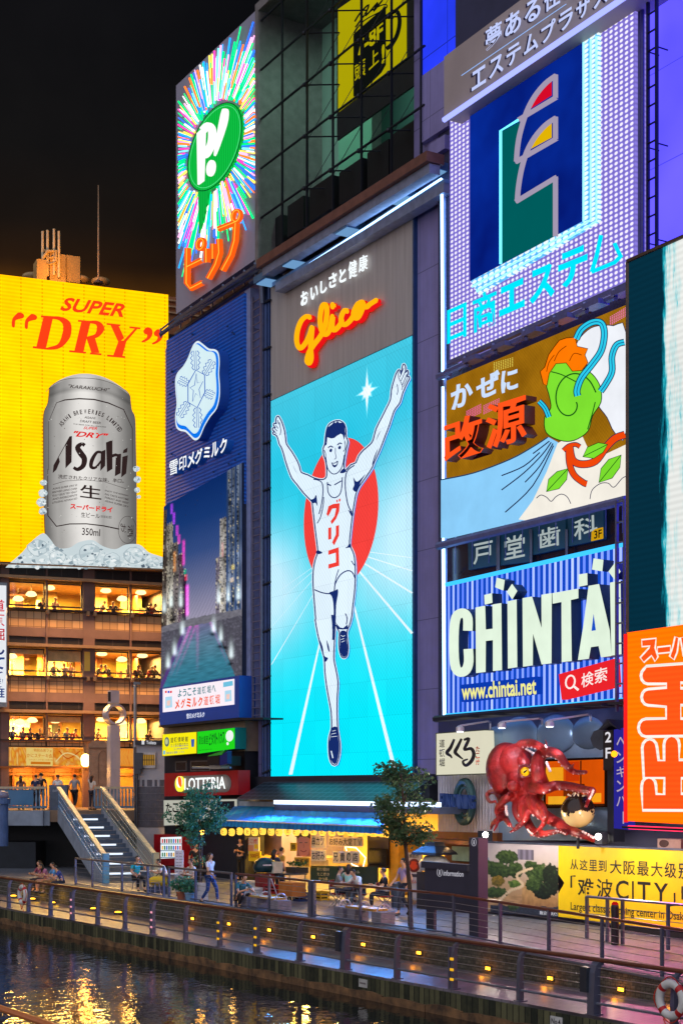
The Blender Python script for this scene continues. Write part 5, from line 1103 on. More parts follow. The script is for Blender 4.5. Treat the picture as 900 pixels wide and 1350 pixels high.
fp = [(619, 153.6), (768.2, 54.5), (768.2, 291), (619, 370.4)]
def m_flagblue():
    m = N('blue_neon_field'); f = m.noise(.3, 3); return m.done(m.emit(m.ramp(f, .3, .8, lin((4, 22, 110)), lin((8, 50, 168))), 1.0))
b = MB(); n = nE + .1; b.pix(FW, fp, n, (1, 1, 1, 1), .1); fl_ = B('flag_panel', b, m_flagblue(), es)
b = MB(); GR = lin((0, 92, 92)); n += .01
b.pix(FW, Qe((300, 478), (400, 425), (380, 560), (370, 655), (405, 640), (385, 760), (376, 872), (585, 760), (585, 1066), (300, 1212)), n, GR)
b.pix(FW, Qe((447, 360), (480, 300), (530, 240), (577, 200), (577, 277)), n, lin((214, 10, 40))); b.pix(FW, Qe((447, 583), (480, 525), (530, 470), (577, 433), (577, 512)), n, lin((226, 180, 4)))
B('flag_print', b, ink_lit(1.0), fl_)
b = MB(); n += .05
for pts, sm_ in (([(598, 165), (540, 208), (480, 280), (435, 365), (400, 475), (384, 560), (377, 645)], 1), ([(594, 160), (594, 290)], 0), ([(600, 286), (390, 412)], 0), ([(372, 648), (602, 515)], 0), ([(594, 520), (594, 395)], 0), ([(598, 400), (540, 440), (480, 508), (435, 590), (405, 690), (388, 790), (382, 865)], 1), ([(374, 868), (602, 730)], 0), ([(594, 728), (594, 1062)], 0)):
    b.stroke(FW, Qe(*(smo(pts, False, 4) if sm_ else pts)), 5.2, n, lin((176, 164, 190)), thick=.05)
B('flag_outline', b, ink_lit(.85), fl_)
b = MB(); CY = lin((120, 250, 255)); b.tube([P(*Qe((388, 416))[0], n + .1), P(*Qe((293, 474))[0], n + .1), P(*Qe((293, 1214))[0], n + .1)], .045, 6); B('neon_edge', b, glow((110, 240, 255), 1.6), fl_)
CYT = glow((60, 226, 250), 1.25)
b = MB()
for nn, pts in ((.12, ((768.5, 56), (768.5, 292))), (.3, ((778, 52), (778, 290), (622, 378))), (.45, ((785.5, 48), (785.5, 292), (628, 384)))):
    P_ = [P(x, y, nE + nn) for x, y in pts]; b.tube(P_, .03, 6)
Bs('border_tube', b, glow((150, 236, 255), 1.5), es)
b = MB(); b.pix(FW, [(768.5, 54), (788, 42), (788, 291), (768.5, 291)], nE + .1, (1, 1, 1, 1), .1); b.pix(FW, [(620, 370.5), (768, 291.5), (788, 291.5), (630, 388)], nE + .1, (1, 1, 1, 1), .1); B('border_panel', b, m_dots((90, 170, 255), (235, 252, 255), .3, .14, .4, 1.05), es)
b = MB(); QN = Zm(585, 270, 3.5294); n = nE + .4
for ch, TL, TR, BL in (('日', (14, 492), (102, 452), (14, 648)), ('商', (132, 428), (242, 380), (132, 600)), ('エ', (256, 388), (372, 335), (256, 522)), ('ス', (396, 312), (512, 262), (396, 468)), ('テ', (530, 234), (664, 178), (530, 398)), ('ム', (676, 140), (826, 120), (676, 322))):
    if ch == 'ム':
        for pts in ([(728, 140), (706, 240), (684, 312)], [(684, 312), (790, 268), (818, 240)], [(790, 178), (806, 214), (822, 246)]): b.stroke(FW, QN(*pts), 4.6, n, lin((0, 226, 248)), thick=.03)
        continue
    b.glyphs(FW, ch, *QN(TL, TR, BL), n, lin((0, 226, 248)), .02, .034)
B('lettering', b, ink_lit(1.1), es)
b = MB(); bsh = MB()
for x, yo in ((0, 0),): b.tube([P(587, 491, 1.3), P(825, 384, 1.3)], .1, 6); b.tube([P(592, 478.5, .9), P(836, 371, .9)], .1, 5)
for x in (612, 650, 690, 730, 770, 808):
    y = 491 - (x - 587) * .45; b.tube([P(x, y - 10, .9), P(x + 3, y + 2, 1.5)], .06, 5); b.tube([P(x - 6, y + 8, .4), P(x, y - 6, .9), P(x + 8, y + 3, .4)], .05, 5); b.wbox(FW, fs(x, 1.5), fs(x, 1.5) + .7, fz(x, y, 1.5), fz(x, y, 1.5) + .14, 1.2, 1.6)
B('bracket_frame', b, paint((110, 112, 170), .4, .4), es)
# ---- wind medicine sign. the cartoon figure of the original is left out: plain wind shapes stand in its place
wd = root('wind_sign', 'gold and white lit sign with orange kanji, pale blue wind and plain billowing green swirl', 'sign', 700, 715, .6); nW = .6
QK = Zm(570, 400, 3.3333); Qk = Zm(680, 410, 5.0)
def m_gold():
    m = N('gold_sign_sheet'); u, v = m.uv(); a = m.math('SINE', m.math('MULTIPLY', u, 2 * math.pi / .12)); q = m.math('SINE', m.math('MULTIPLY', v, 2 * math.pi / .12)); f = m.noise(.5, 5)
    col = m.ramp(f, .3, .75, lin((128, 84, 8)), lin((186, 128, 20))); return m.done(m.emit(col, m.math('MULTIPLY_ADD', m.math('MULTIPLY', a, q), .1, .95)))
b = MB(); b.pix(FW, [(588, 502), (824.5, 402), (824.5, 650), (588, 640)], nW, (1, 1, 1, 1), .4); B('gold_panel', b, m_gold(), wd)
b = MB(); n = nW + .05; K = 16
bnd = smo(QK((36, 775), (180, 745), (340, 685), (440, 630), (505, 588)), False, 4)
b.pix(FW, bnd + QK((545, 610), (500, 740), (430, 880), (378, 948), (36, 1030)), n, lin((140, 206, 250)), .3)
b.pix(FW, QK((378, 948), (440, 865), (500, 740), (548, 615), (640, 560), (700, 690), (848, 620), (848, 830), (378, 950)), n + .004, lin((246, 240, 228)), .3)
fld = B('wind_print_panel', b, ink_lit(1.0, 0, 0, .16), wd)
b = MB(); n += .02; NVY = lin((20, 22, 70))
for p in ([(302, 757), (400, 715), (470, 655)], [(440, 660), (480, 630), (512, 605)], [(302, 820), (400, 745), (480, 665), (520, 610)], [(405, 786), (470, 715), (528, 615)], [(318, 918), (440, 800), (530, 625)]): b.stroke(FW, smo(QK(*p), False), 1.5, n, NVY)
b.stroke(FW, bnd, 1.6, n, lin((30, 60, 90)))
for p in ([(455, 856), (475, 842), (500, 852), (520, 870), (540, 850), (565, 838), (590, 850), (606, 880)], [(690, 860), (700, 820), (735, 792), (770, 790), (795, 808), (830, 770), (848, 760)]): b.stroke(FW, smo(QK(*p), False), 1.0, n, NVY)
# white sack
sack = smo(Qk((400, 215), (470, 130), (540, 100), (640, 100), (719, 140), (719, 800), (650, 800), (600, 700), (540, 620), (480, 500), (470, 360), (430, 300)), True, 3)
b.stroke(FW, sack, 2.2, n, NVY, True); b.pix(FW, sack, n + .003, lin((240, 243, 250))); n += .008
# green billow: a plain rounded gust shape with an orange leaf plume
gust = smo(Qk((250, 330), (330, 330), (420, 370), (500, 420), (550, 500), (555, 600), (500, 690), (470, 790), (380, 850), (290, 850), (200, 800), (190, 700), (230, 640), (220, 560), (200, 480), (215, 390)), True, 4)
b.stroke(FW, gust, 2.4, n, lin((10, 50, 20)), True); b.pix(FW, gust, n + .003, lin((128, 226, 50)))
for p, w in (([(365 + (30 + 17 * t) * math.cos(t * .75), 600 + (34 + 24 * t) * math.sin(t * .75)) for t in [i * .5 for i in range(17)]], 1.8), ([(230, 400), (300, 420), (400, 470)], 1.4), ([(470, 780), (500, 680), (520, 600)], 1.4)): b.stroke(FW, smo(Qk(*p), False), w, n + .006, lin((20, 90, 24)))
plume = Qk((180, 480), (160, 400), (190, 370), (215, 290), (250, 240), (285, 195), (330, 180), (385, 175), (400, 235), (470, 250), (450, 290), (470, 340), (430, 390), (370, 395), (330, 340), (260, 345), (215, 410), (200, 490))
b.stroke(FW, plume, 2.0, n + .012, lin((70, 20, 0)), True); b.pix(FW, plume, n + .014, lin((255, 122, 4)))
for p in ([(250, 330), (280, 270), (330, 230)], [(350, 330), (380, 280), (430, 290)], [(200, 400), (215, 340), (250, 290)]): b.stroke(FW, smo(Qk(*p), False), 1.0, n + .016, lin((120, 40, 0)))
for pts, w in (([(395, 185), (430, 120), (500, 75), (560, 80), (580, 150), (560, 260), (500, 350), (430, 440), (400, 520), (405, 560)], 9.5), ([(712, 205), (660, 225), (630, 300), (630, 400), (590, 480), (555, 530)], 9), ([(150, 595), (190, 640), (215, 700)], 8)):
    sp = smo(Qk(*pts), False, 5); b.stroke(FW, sp, w, n + .018, NVY); b.stroke(FW, sp, w - 2.4, n + .02, lin((44, 206, 238))); b.stroke(FW, sp, 1.0, n + .022, lin((20, 60, 130)))
for pts, w in (([(350, 890), (370, 980), (430, 1010), (520, 990), (590, 900), (650, 840), (716, 815)], 8.5), ([(345, 890), (350, 1000), (380, 1080), (440, 1130), (465, 1140)], 7), ([(310, 920), (345, 890), (390, 880), (420, 895)], 4.5)):
    sp = smo(Qk(*pts), False, 5); b.stroke(FW, sp, w + 2, n + .03, NVY); b.stroke(FW, sp, w, n + .032, lin((240, 72, 12)))
for pts in ([(200, 1190), (215, 1110), (270, 1060), (340, 1040), (330, 1110), (280, 1170)], [(545, 1130), (560, 1040), (610, 980), (690, 950), (680, 1030), (630, 1100)], [(440, 960), (470, 900), (540, 870), (600, 880), (570, 930), (510, 970)]):
    b.stroke(FW, Qk(*pts), 1.8, n + .034, lin((10, 50, 20)), True); b.pix(FW, Qk(*pts), n + .036, lin((126, 224, 48))); b.stroke(FW, Qk(pts[0], pts[3]), 1.0, n + .038, lin((20, 90, 24)))
B('wind_print', b, ink_lit(1.0, 0, 0, .17), fld)
b = MB()
for (ch, TL, TR, BL) in (('か', (78, 368), (172, 330), (82, 472)), ('ぜ', (190, 332), (292, 288), (192, 430)), ('に', (300, 300), (372, 278), (300, 396))): b.glyphs(FW, ch, *QK(TL, TR, BL), nW + .55, lin((206, 226, 255)), .02, .03)
B('white_lettering', b, ink_lit(1.0), wd)
b = MB(); b2 = MB()
for (ch, TL, TR, BL) in (('改', (44, 528), (215, 470), (48, 704)), ('源', (232, 448), (408, 392), (232, 645))): b.glyphs(FW, ch, *QK(TL, TR, BL), nW + .6, lin((255, 84, 28)), .04, .03); b2.glyphs(FW, ch, *QK(TL, TR, BL), nW + .55, lin((110, 50, 70)), .45, .03)
q = B('kanji_lettering', b, ink_lit(1.05), wd); B('letter_sides', b2, ink(.4), q)
b = MB()
for (x0, y0, x1, y1, c) in ((270, 262, 350, 240, (230, 216, 90)), (780, 60, 846, 20, (255, 120, 190)), (150, 475, 210, 445, (255, 90, 170)), (225, 450, 290, 420, (255, 90, 170))):
    for i in range(9):
        for j in range(6): x = x0 + (x1 - x0) * i / 8; y = y0 + (y1 - y0) * i / 8 + j * 7; p = QK((x, y))[0]; b.pix(FW, [(p[0] - .7, p[1] - .5), (p[0] + .7, p[1] - .9), (p[0] + .7, p[1] + .3), (p[0] - .7, p[1] + .7)], nW + .01, lin(c))
B('lamp_dots', b, ink_lit(1.0), wd)
b = MB(); b.tube([P(577, 720, 1.0), P(825, 659, 1.0)], .13, 7); b.tube([P(577, 497, .9), P(592, 492, .9)], .12, 6)
for x in range(600, 826, 22): y = 720 - (x - 577) * .246; b.tube([P(x, y, 1.0), P(x, y - 6, .3)], .04, 4); b.tube([P(x, y + 2, .9), P(x, y + 42, .4)], .018, 4)
Bs('bracket_pipe', b, paint((120, 126, 180), .4, .4), wd)
# ---- dental panels
QD = Zm(570, 650, 3.3333); TEAL = paint((36, 92, 116), .4, 0, .2, .6)
for lab_, ch, TL, TR, BR, BL in (('plain door character at the neon tube end', '戸', (155, 212), (285, 184), (281, 316), (157, 338)), ('roofed hall character, second in the row', '堂', (292, 182), (427, 150), (427, 302), (292, 318)), ('boxed tooth character, third in the row', '歯', (437, 150), (583, 114), (583, 240), (440, 272)), ('last character and a yellow 3F corner tag', '科', (592, 108), (748, 66), (750, 202), (595, 234))):
    c = tuple((TL[i] + TR[i] + BR[i] + BL[i]) / 4 for i in (0, 1)); r_ = root('clinic_panel', 'teal window panel with the white ' + lab_, 'sign panel', *QD(c)[0], .45, 'teal clinic window panels')
    b = MB(); b.pix(FW, QD(TL, TR, BR, BL), .45, (1, 1, 1, 1), .12); B('board', b, TEAL, r_)
    b = MB(); k = .17; L = lambda a, c, t: (a[0] + (c[0] - a[0]) * t, a[1] + (c[1] - a[1]) * t)
    b.glyphs(FW, ch, *QD(L(L(TL, TR, k), L(BL, BR, k), .14), L(L(TL, TR, 1 - k), L(BL, BR, 1 - k), .14), L(L(TL, TR, k), L(BL, BR, k), .86)), .455, lin((206, 222, 222)), 0, .03)
    if ch == '科': b.pix(FW, QD((697, 170), (712, 158), (748, 150), (749, 200), (695, 212)), .456, lin((250, 190, 20))); b.glyphs(FW, '3F', *QD((708, 166), (742, 158), (708, 202)), .46, lin((40, 30, 20)), 0, .02)
    B('lettering', b, ink_lit(.62), r_)
b = MB(); b.pix(FW, [(588, 722), (825, 662), (825, 722), (588, 770)], .32, (1, 1, 1, 1), .1); B('dark_window_band', b, paint((20, 26, 44), .25), tr)
b = MB()
for x in (286, 290, 432, 588): p = QD((x, 180))[0]; b.tube([P(p[0], p[1] - 6, .5), P(p[0], p[1] + 50, .5)], .05, 5)
B('window_bars', b, STEEL, tr)
# ---- striped letting sign
ct = root('striped_letter_sign', 'blue neon striped sign with huge pale CHINTAI letters and tumbling blocks', 'neon sign', 700, 945, .9); nC = .9
def m_stripes():
    m = N('blue_neon_stripes'); u, v = m.uv(); q = m.math('FRACT', m.math('MULTIPLY', u, 1 / .26)); cell = m.math('FLOOR', m.math('MULTIPLY', u, 1 / .26)); wn = m.n('TexWhiteNoise', noise_dimensions='1D'); m.l(cell, wn.inputs['W'])
    on = m.math('LESS_THAN', m.math('ABSOLUTE', m.math('SUBTRACT', q, .5)), .22); r = m.math('MULTIPLY_ADD', wn.outputs[0], .45, .6)
    c1 = m.mix(wn.outputs[0], (.20, .40, 1.8, 1), (.55, .68, 1.5, 1)); return m.done(m.emit(m.mix(on, lin((16, 72, 196)), c1), m.math('ADD', m.math('MULTIPLY', m.math('MULTIPLY', on, r), 1.0), m.math('SUBTRACT', 1, on))))
b = MB(); b.pix(FW, QD((60, 402), (850, 222), (850, 908), (60, 978)), nC, (1, 1, 1, 1), .3); B('striped_panel', b, m_stripes(), ct)
b = MB(); b.tube([P(*QD((60, 402))[0], nC + .1), P(*QD((850, 222))[0], nC + .1)], .07, 5); b.tube([P(*QD((60, 978))[0], nC + .1), P(*QD((850, 908))[0], nC + .1)], .07, 5); Bs('edge_tube', b, glow((60, 190, 255), 1.3), ct)
LW = lin((226, 243, 222)); b = MB(); b2 = MB(); n = nC + .5
def LT(*pts):
    b.pix(FW, QD(*pts), n, LW, .02); b2.pix(FW, QD(*pts), n - .02, lin((30, 60, 90)), .4)
def LS(pts, w):
    b.stroke(FW, QD(*pts), w / 3.333, n, LW, thick=.02); b2.stroke(FW, QD(*pts), w / 3.333, n - .02, lin((30, 60, 90)), thick=.4)
LS(smo([(153, 605), (153, 552), (140, 530), (122, 528), (102, 545), (93, 600), (92, 700), (100, 768), (122, 788), (146, 776), (157, 740), (155, 685)], False, 3), 40)
LT((188, 503), (228, 495), (231, 600), (263, 596), (262, 490), (299, 484), (302, 778), (264, 782), (264, 646), (231, 650), (230, 786), (190, 791)); LT((328, 476), (366, 468), (369, 765), (330, 771))
LT((394, 462), (434, 455), (478, 600), (477, 447), (520, 440), (519, 748), (478, 753), (438, 610), (437, 757), (396, 763)); LT((525, 440), (637, 420), (637, 462), (604, 470), (608, 738), (566, 743), (565, 478), (526, 486))
LT((684, 408), (728, 400), (775, 605), (782, 716), (738, 722), (728, 672), (692, 677), (683, 728), (637, 734), (660, 590)); b.pix(FW, QD((697, 606), (706, 530), (716, 603)), n + .002, lin((20, 80, 200)))
LT((778, 394), (822, 384), (826, 708), (784, 714))
for pts in ([(226, 448), (258, 440), (260, 482), (228, 490)], [(281, 372), (314, 382), (308, 428), (274, 414)], [(347, 400), (369, 430), (348, 466), (325, 434)], [(640, 358), (676, 352), (677, 404), (641, 411)], [(706, 287), (747, 293), (742, 344), (699, 336)], [(800, 306), (822, 345), (796, 378), (771, 345)]): LT(*pts)
q = B('lettering', b, ink_lit(1.03, 0, 0, .16), ct); B('letter_sides', b2, ink(.4), q)
b = MB(); b.pix(FW, QD((122, 843), (455, 806), (452, 882), (127, 918)), nC + .3, lin((10, 60, 180)), .25); b.glyphs(FW, 'www.chintai.net', *QD((126, 838), (453, 808), (128, 910)), nC + .32, lin((250, 246, 150)), 0, .025); B('address_plate', b, ink_lit(.95), ct)
b = MB(); b.pix(FW, QD((553, 796), (797, 728), (804, 850), (566, 908)), nC + .3, lin((236, 36, 44)), .2); RW = lin((255, 236, 232))
b.stroke(FW, QD(*[(604 + 20 * math.cos(i * .4), 830 - 4 * math.cos(i * .4) + 28 * math.sin(i * .4)) for i in range(16)]), 2.4, nC + .32, RW, True); b.stroke(FW, QD((618, 848), (640, 866)), 3.2, nC + .32, RW)
b.glyphs(FW, '検', *QD((652, 795), (706, 779), (652, 858)), nC + .32, RW, 0, .03); b.glyphs(FW, '索', *QD((710, 775), (766, 760), (710, 840)), nC + .32, RW, 0, .03); B('search_plate', b, ink_lit(1.0), ct)
b = MB(); b.tube([P(573, 948, 1.2), P(826, 926, 1.2)], .11, 6)
for x in range(600, 826, 34): y = 948 - (x - 573) * .088; b.wbox(FW, fs(x, 1.6), fs(x, 1.6) + .8, fz(x, y + 1.5, 1.6), fz(x, y - 1.5, 1.6), 1.0, 1.7)
B('bracket_frame', b, DSTEEL, ct)
ladder('grey caged ladder hanging in front of the striped letter sign', FW, 812.5, 823, 660, 938, 1.5, .55, paint((110, 116, 150), .4, .4), .5)
# ---- dark video screen and orange shop screen, standing out from the wall
vs_ = root('video_screen', 'tall dark video screen showing blurred white vertical streaks', 'screen', 860, 840, 3.0); nV = 3.0
def m_video():
    m = N('video_picture'); u, v = m.uv(); c0 = m.n('CombineXYZ'); m.l(m.math('MULTIPLY', u, 3.4), c0.inputs[0]); m.l(m.math('MULTIPLY', v, .42), c0.inputs[1]); f = m.noise(1.0, 6, c0.outputs[0], .7)
    s_mid = FW.S(893, nV); sd = FW.S(868, nV); env = m.n('MapRange', interpolation_type='SMOOTHSTEP'); m.l(u, env.inputs[0]); env.inputs[1].default_value = sd - .25; env.inputs[2].default_value = sd + .55
    k = m.math('ADD', m.math('MULTIPLY', env.outputs[0], .80), m.math('MULTIPLY_ADD', f, 1.5, -.80)); ln = m.math('SINE', m.math('MULTIPLY', v, 2 * math.pi / .16))
    x = m.n('ValToRGB'); m.l(k, x.inputs[0]); e = x.color_ramp.elements; e[0].position = .28; e[0].color = lin((6, 48, 66)); e[1].position = .75; e[1].color = lin((238, 240, 236))
    for p_, c_ in ((.40, (14, 120, 140)), (.5, (40, 190, 205)), (.6, (200, 232, 232))): q_ = e.new(p_); q_.color = lin(c_)
    g = m.noise(.22, 2); return m.done(m.emit(x.outputs[0], m.math('ADD', m.math('MULTIPLY_ADD', ln, .06, .78), m.math('MULTIPLY', g, .35))))
b = MB(); b.pix(FW, [(827, 345), (960, 286), (960, 826), (827, 838)], nV, (1, 1, 1, 1), .5); B('screen', b, m_video(), vs_)
b = MB(); b.tube([P(826.5, 344.5, nV), P(962, 284, nV)], .06, 5); b.tube([P(826.5, 345, nV), P(826.5, 838, nV)], .05, 5); b.pix(FW, [(826, 345), (961, 286), (961, 828), (826, 839)], nV - .52, (1, 1, 1, 1), .9); B('frame', b, paint((90, 70, 60), .5, .3), vs_)
og = root('orange_screen', 'glowing orange shop screen with fat white outlined characters', 'screen', 860, 1085, 3.2); nO = 3.2
def m_orange():
    m = N('orange_led'); u, v = m.uv(); a = m.math('SINE', m.math('MULTIPLY', v, 2 * math.pi / .13)); return m.done(m.emit(m.attr(), m.math('MULTIPLY_ADD', a, .08, .95)))
OLED = m_orange(); QO = Zm(810, 820, 4.822)
b = MB(); b.pix(FW, [(826, 834), (980, 812), (980, 1091), (826, 1082.5)], nO, (2.1, .216, .0012, 1), .5); osn = B('screen', b, OLED, og)
b = MB(); n = nO + .02; OR2 = (1.9, .107, .0103, 1); OW = lin((255, 250, 240))
def OP(pts, sm=None):
    P_ = QO(*pts); b.stroke(FW, P_, 7.6 if max(p[1] for p in pts) > 260 else 4.4, n, OW, True); b.pix(FW, P_, n + .004, OR2)
rr = lambda x, y, r, a0, a1, k=6, q=1.25: [(x + r * math.cos(math.radians(a0 + (a1 - a0) * i / k)), y + r * q * math.sin(math.radians(a0 + (a1 - a0) * i / k))) for i in range(k + 1)]
OP([(760, 225), (760, 250)] + [(200, 290)] + rr(208, 342, 34, 270, 90) [1:] + [(330, 385), (330, 425)] + rr(212, 478, 34, 270, 90) + [(330, 532), (330, 620)] + rr(196, 672, 38, 270, 90) + [(760, 712), (760, 640), (415, 622), (415, 520), (760, 520), (760, 430), (415, 430), (415, 378), (760, 370)])
OP(rr(220, 800, 38, 180, 360) + [(270, 885), (320, 885)] + rr(360, 780, 40, 180, 360) + [(405, 885), (760, 885), (760, 985), (418, 985), (418, 1100), (760, 1100), (760, 1190), (178, 1188)] + [(178, 1060)] + rr(215, 1040, 36, 180, 360) + [(258, 1100), (320, 1100), (320, 985), (190, 985)])
for pts in ([(172, 118), (258, 108), (250, 165), (268, 222), (256, 246), (232, 208), (182, 252), (165, 228), (218, 170), (225, 148), (174, 152)], [(272, 165), (350, 156), (350, 188), (272, 196)], [(386, 96), (402, 102), (390, 190), (372, 236), (352, 218), (372, 160)], [(420, 100), (445, 96), (470, 210), (440, 216)]): OP(pts)
B('characters', b, OLED, osn)
b = MB(); b.pix(FW, [(819, 1089), (980, 1096), (980, 1099), (819, 1092)], nO + .3, (1, 1, 1, 1), .9); B('tray', b, DSTEEL, og)
b = MB(); b.tube([P(824.5, 836, nO), P(824.5, 1084, nO)], .06, 5); B('side_glow', b, glow((255, 30, 30), 1.2), og)
for px in (845, 890): p = P(px, 1096, 3.4); l = lamp('tray_light', p, 120, (255, 110, 170), 1.6, 'AREA', sy=.2); l.rotation_euler = Vector((FW.n.x * .6, FW.n.y * .6, -1)).to_track_quat('-Z', 'Y').to_euler()
b = MB(); b.tube([P(828, 1090.5, 3.45), P(960, 1097, 3.45)], .05, 6); B('tray_tube', b, glow((255, 50, 90), 2), og)
# ---- octopus restaurant front
QO2 = Zm(560, 930, 3.3333)
ks = root('restaurant_sign', 'cream box sign with black brush script beside the octopus', 'sign', 607, 1020, .9); n = .95
b = MB(); b.pix(FW, QO2((50, 125), (262, 110), (268, 298), (50, 305)), n, lin((236, 232, 206)), .35); b.pix(FW, QO2((46, 121), (266, 106), (272, 302), (46, 309)), n - .04, lin((70, 70, 60)), .3); B('box', b, ink_lit(.85), ks)
b = MB(); n += .01; IN = lin((26, 22, 26))
for pts, w in (([(128, 148), (112, 185), (96, 208), (112, 222), (118, 232)], [3, 4.5, 5, 3, 1.6]), ([(160, 146), (144, 180), (132, 205), (148, 222), (166, 236)], [3, 4.5, 5, 3.4, 1.6]), ([(170, 152), (192, 146), (180, 175), (172, 195), (202, 190), (214, 215), (202, 246), (178, 264), (166, 246), (188, 236)], [3, 4, 4.4, 3, 4.5, 5, 5, 4, 3, 2])): b.stroke(FW, smo(QO2(*pts), False), _spread(w, (len(pts) - 1) * 4 + 1), n, IN)
for i, ch in enumerate('道頓堀'): b.glyphs(FW, ch, *QO2((62, 150 + i * 42), (86, 148 + i * 42), (62, 186 + i * 42)), n, IN, 0, .02)
for i, ch in enumerate('たこ焼'): b.glyphs(FW, ch, *QO2((222, 180 + i * 29), (240, 178 + i * 29), (222, 205 + i * 29)), n, lin((220, 70, 30)), 0, .03)
B('lettering', b, ink(.6), ks)
sd_ = root('corrugated_wall', 'pale corrugated wall panel below the cream restaurant sign', 'wall', 612, 1090, .4); b = MB(); b.pix(FW, [(577, 1022), (652, 1018), (652, 1098), (577, 1096)], .4, (1, 1, 1, 1), .5); B('sheet', b, ribbed((200, 190, 196), .16, .03, .6), sd_)
b = MB(); b.pix(FW, [(560, 1096), (655, 1098), (655, 1118), (560, 1114)], .45, (1, 1, 1, 1), .4); B('counter_band', b, paint((120, 60, 20), .6), sd_)
em = root('oval_emblem', 'dark green oval ring emblem with blue brush lettering on the corrugated wall', 'emblem', 611, 1057, .6); b = MB()
b.tube([P(612 + 11.3 * math.cos(i * .2618), 1057 - 1 * math.cos(i * .2618) + 27 * math.sin(i * .2618), .7) for i in range(25)], .12, 7); b.tube([P(612 + 7 * math.cos(i * .2618), 1057 + 19 * math.sin(i * .2618), .7) for i in range(25)], .05, 6); B('ring', b, paint((54, 84, 84), .35, .4), em)
b = MB(); random.seed(9)
for ch, x in zip('FUNADINING', range(10)): b.glyphs(FW, ch, *QO2((64 + x * 15, 386 + x), (77 + x * 15, 386 + x), (64 + x * 15, 455)), .85, lin((34, 62, 122)), .1, .03)
B('lettering', b, ink(.5), em)
ow = root('dome_panel_wall', 'blue grey metal wall with big shallow round domes behind the octopus', 'wall', 720, 990, .4)
b = MB(); b.pix(FW, [(650, 950), (806, 938), (806, 1108), (650, 1108)], .25, (1, 1, 1, 1), .2); B('sheet', b, paint((140, 160, 180), .35, .3, .2, 1.2), ow)
for x, y, r in ((685, 972, 27), (733, 968, 25), (776, 966, 20), (655, 975, 18), (785, 1082, 22)):
    b = MB(); c0 = P(x, y, .25); nv = Vector((FW.n.x, FW.n.y, 0)); uu = Vector((FW.u.x, FW.u.y, 0)); R_ = r * .0245; K = 24; vs = []; fs_ = []
    for a in range(6):
        t = a / 5 * math.pi / 2
        for j in range(K): q = 2 * math.pi * j / K; vs.append(c0 + (uu * math.cos(q) * 1.55 + Vector((0, 0, 1)) * math.sin(q)) * R_ * math.cos(t) + nv * (.02 + .16 * math.sin(t)))
    for a in range(5):
        for j in range(K): fs_.append((a * K + j, a * K + (j + 1) % K, (a + 1) * K + (j + 1) % K, (a + 1) * K + j))
    b.add(vs, fs_); B('dome', b, paint((110, 132, 152), .25, .4, .15, 1), ow, True)
b = MB(); b.pix(FW, [(716, 1001), (799, 998), (799, 1064), (716, 1066)], .46, lin((30, 14, 8)), .2); b.pix(FW, [(719, 1004), (796, 1001), (796, 1061), (719, 1063)], .47, lin((240, 92, 8)), .0)
iw = B('lit_window', b, ink_lit(.8, 0, 0, .3), ow)
b = MB()
for x0, x1, y0, y1, c in ((719, 742, 1012, 1034, (255, 170, 30)), (722, 745, 1050, 1061, (255, 180, 40)), (745, 763, 1004, 1030, (210, 60, 10)), (764, 766, 1003, 1062, (90, 30, 10)), (719, 770, 1034, 1037, (80, 30, 10)), (775, 792, 1046, 1058, (255, 170, 30)), (719, 796, 1060, 1063, (60, 24, 8)), (742, 765, 1040, 1050, (120, 44, 8))): b.pix(FW, [(x0, y0), (x1, y0 - .5), (x1, y1 - .5), (x0, y1)], .475, lin(c))
B('interior', b, ink_lit(.9, 0, 0, .3), iw)
# octopus sculpture
def sculpt(blobs, chains, voxel, name):
    b = MB()
    for c, r in blobs: b.sphere(c, r, 20, 12)
    for pts, rs in chains: b.tube(pts, rs, 10)
    me = mesh_from(b, 'tmp'); o = bpy.data.objects.new('tmp', me); C.objects.link(o)
    m = o.modifiers.new('r', 'REMESH'); m.mode = 'VOXEL'; m.voxel_size = voxel; m.use_smooth_shade = True
    s = o.modifiers.new('s', 'SMOOTH'); s.iterations = 3; s.factor = .5
    dg = bpy.context.evaluated_depsgraph_get(); out = bpy.data.meshes.new_from_object(o.evaluated_get(dg)); out.name = name
    bpy.data.objects.remove(o); bpy.data.meshes.remove(me); out.polygons.foreach_set('use_smooth', [True] * len(out.polygons)); return out
QC = Zm(640, 960, 5.625); KP = .0235 / 5.625
def ch(pts, n0, n1, r0, r1):
    sp = smo(pts, False, 5); k = len(sp); return [P(*QC(p)[0], n0 + (n1 - n0) * i / (k - 1) + .25 * math.sin(i * .35)) for i, p in enumerate(sp)], [KP * 1.02 * (r0 + (r1 - r0) * i / (k - 1)) for i in range(k)]
hp = P(*QC((150, 300))[0], 1.5)
RS = 1.22
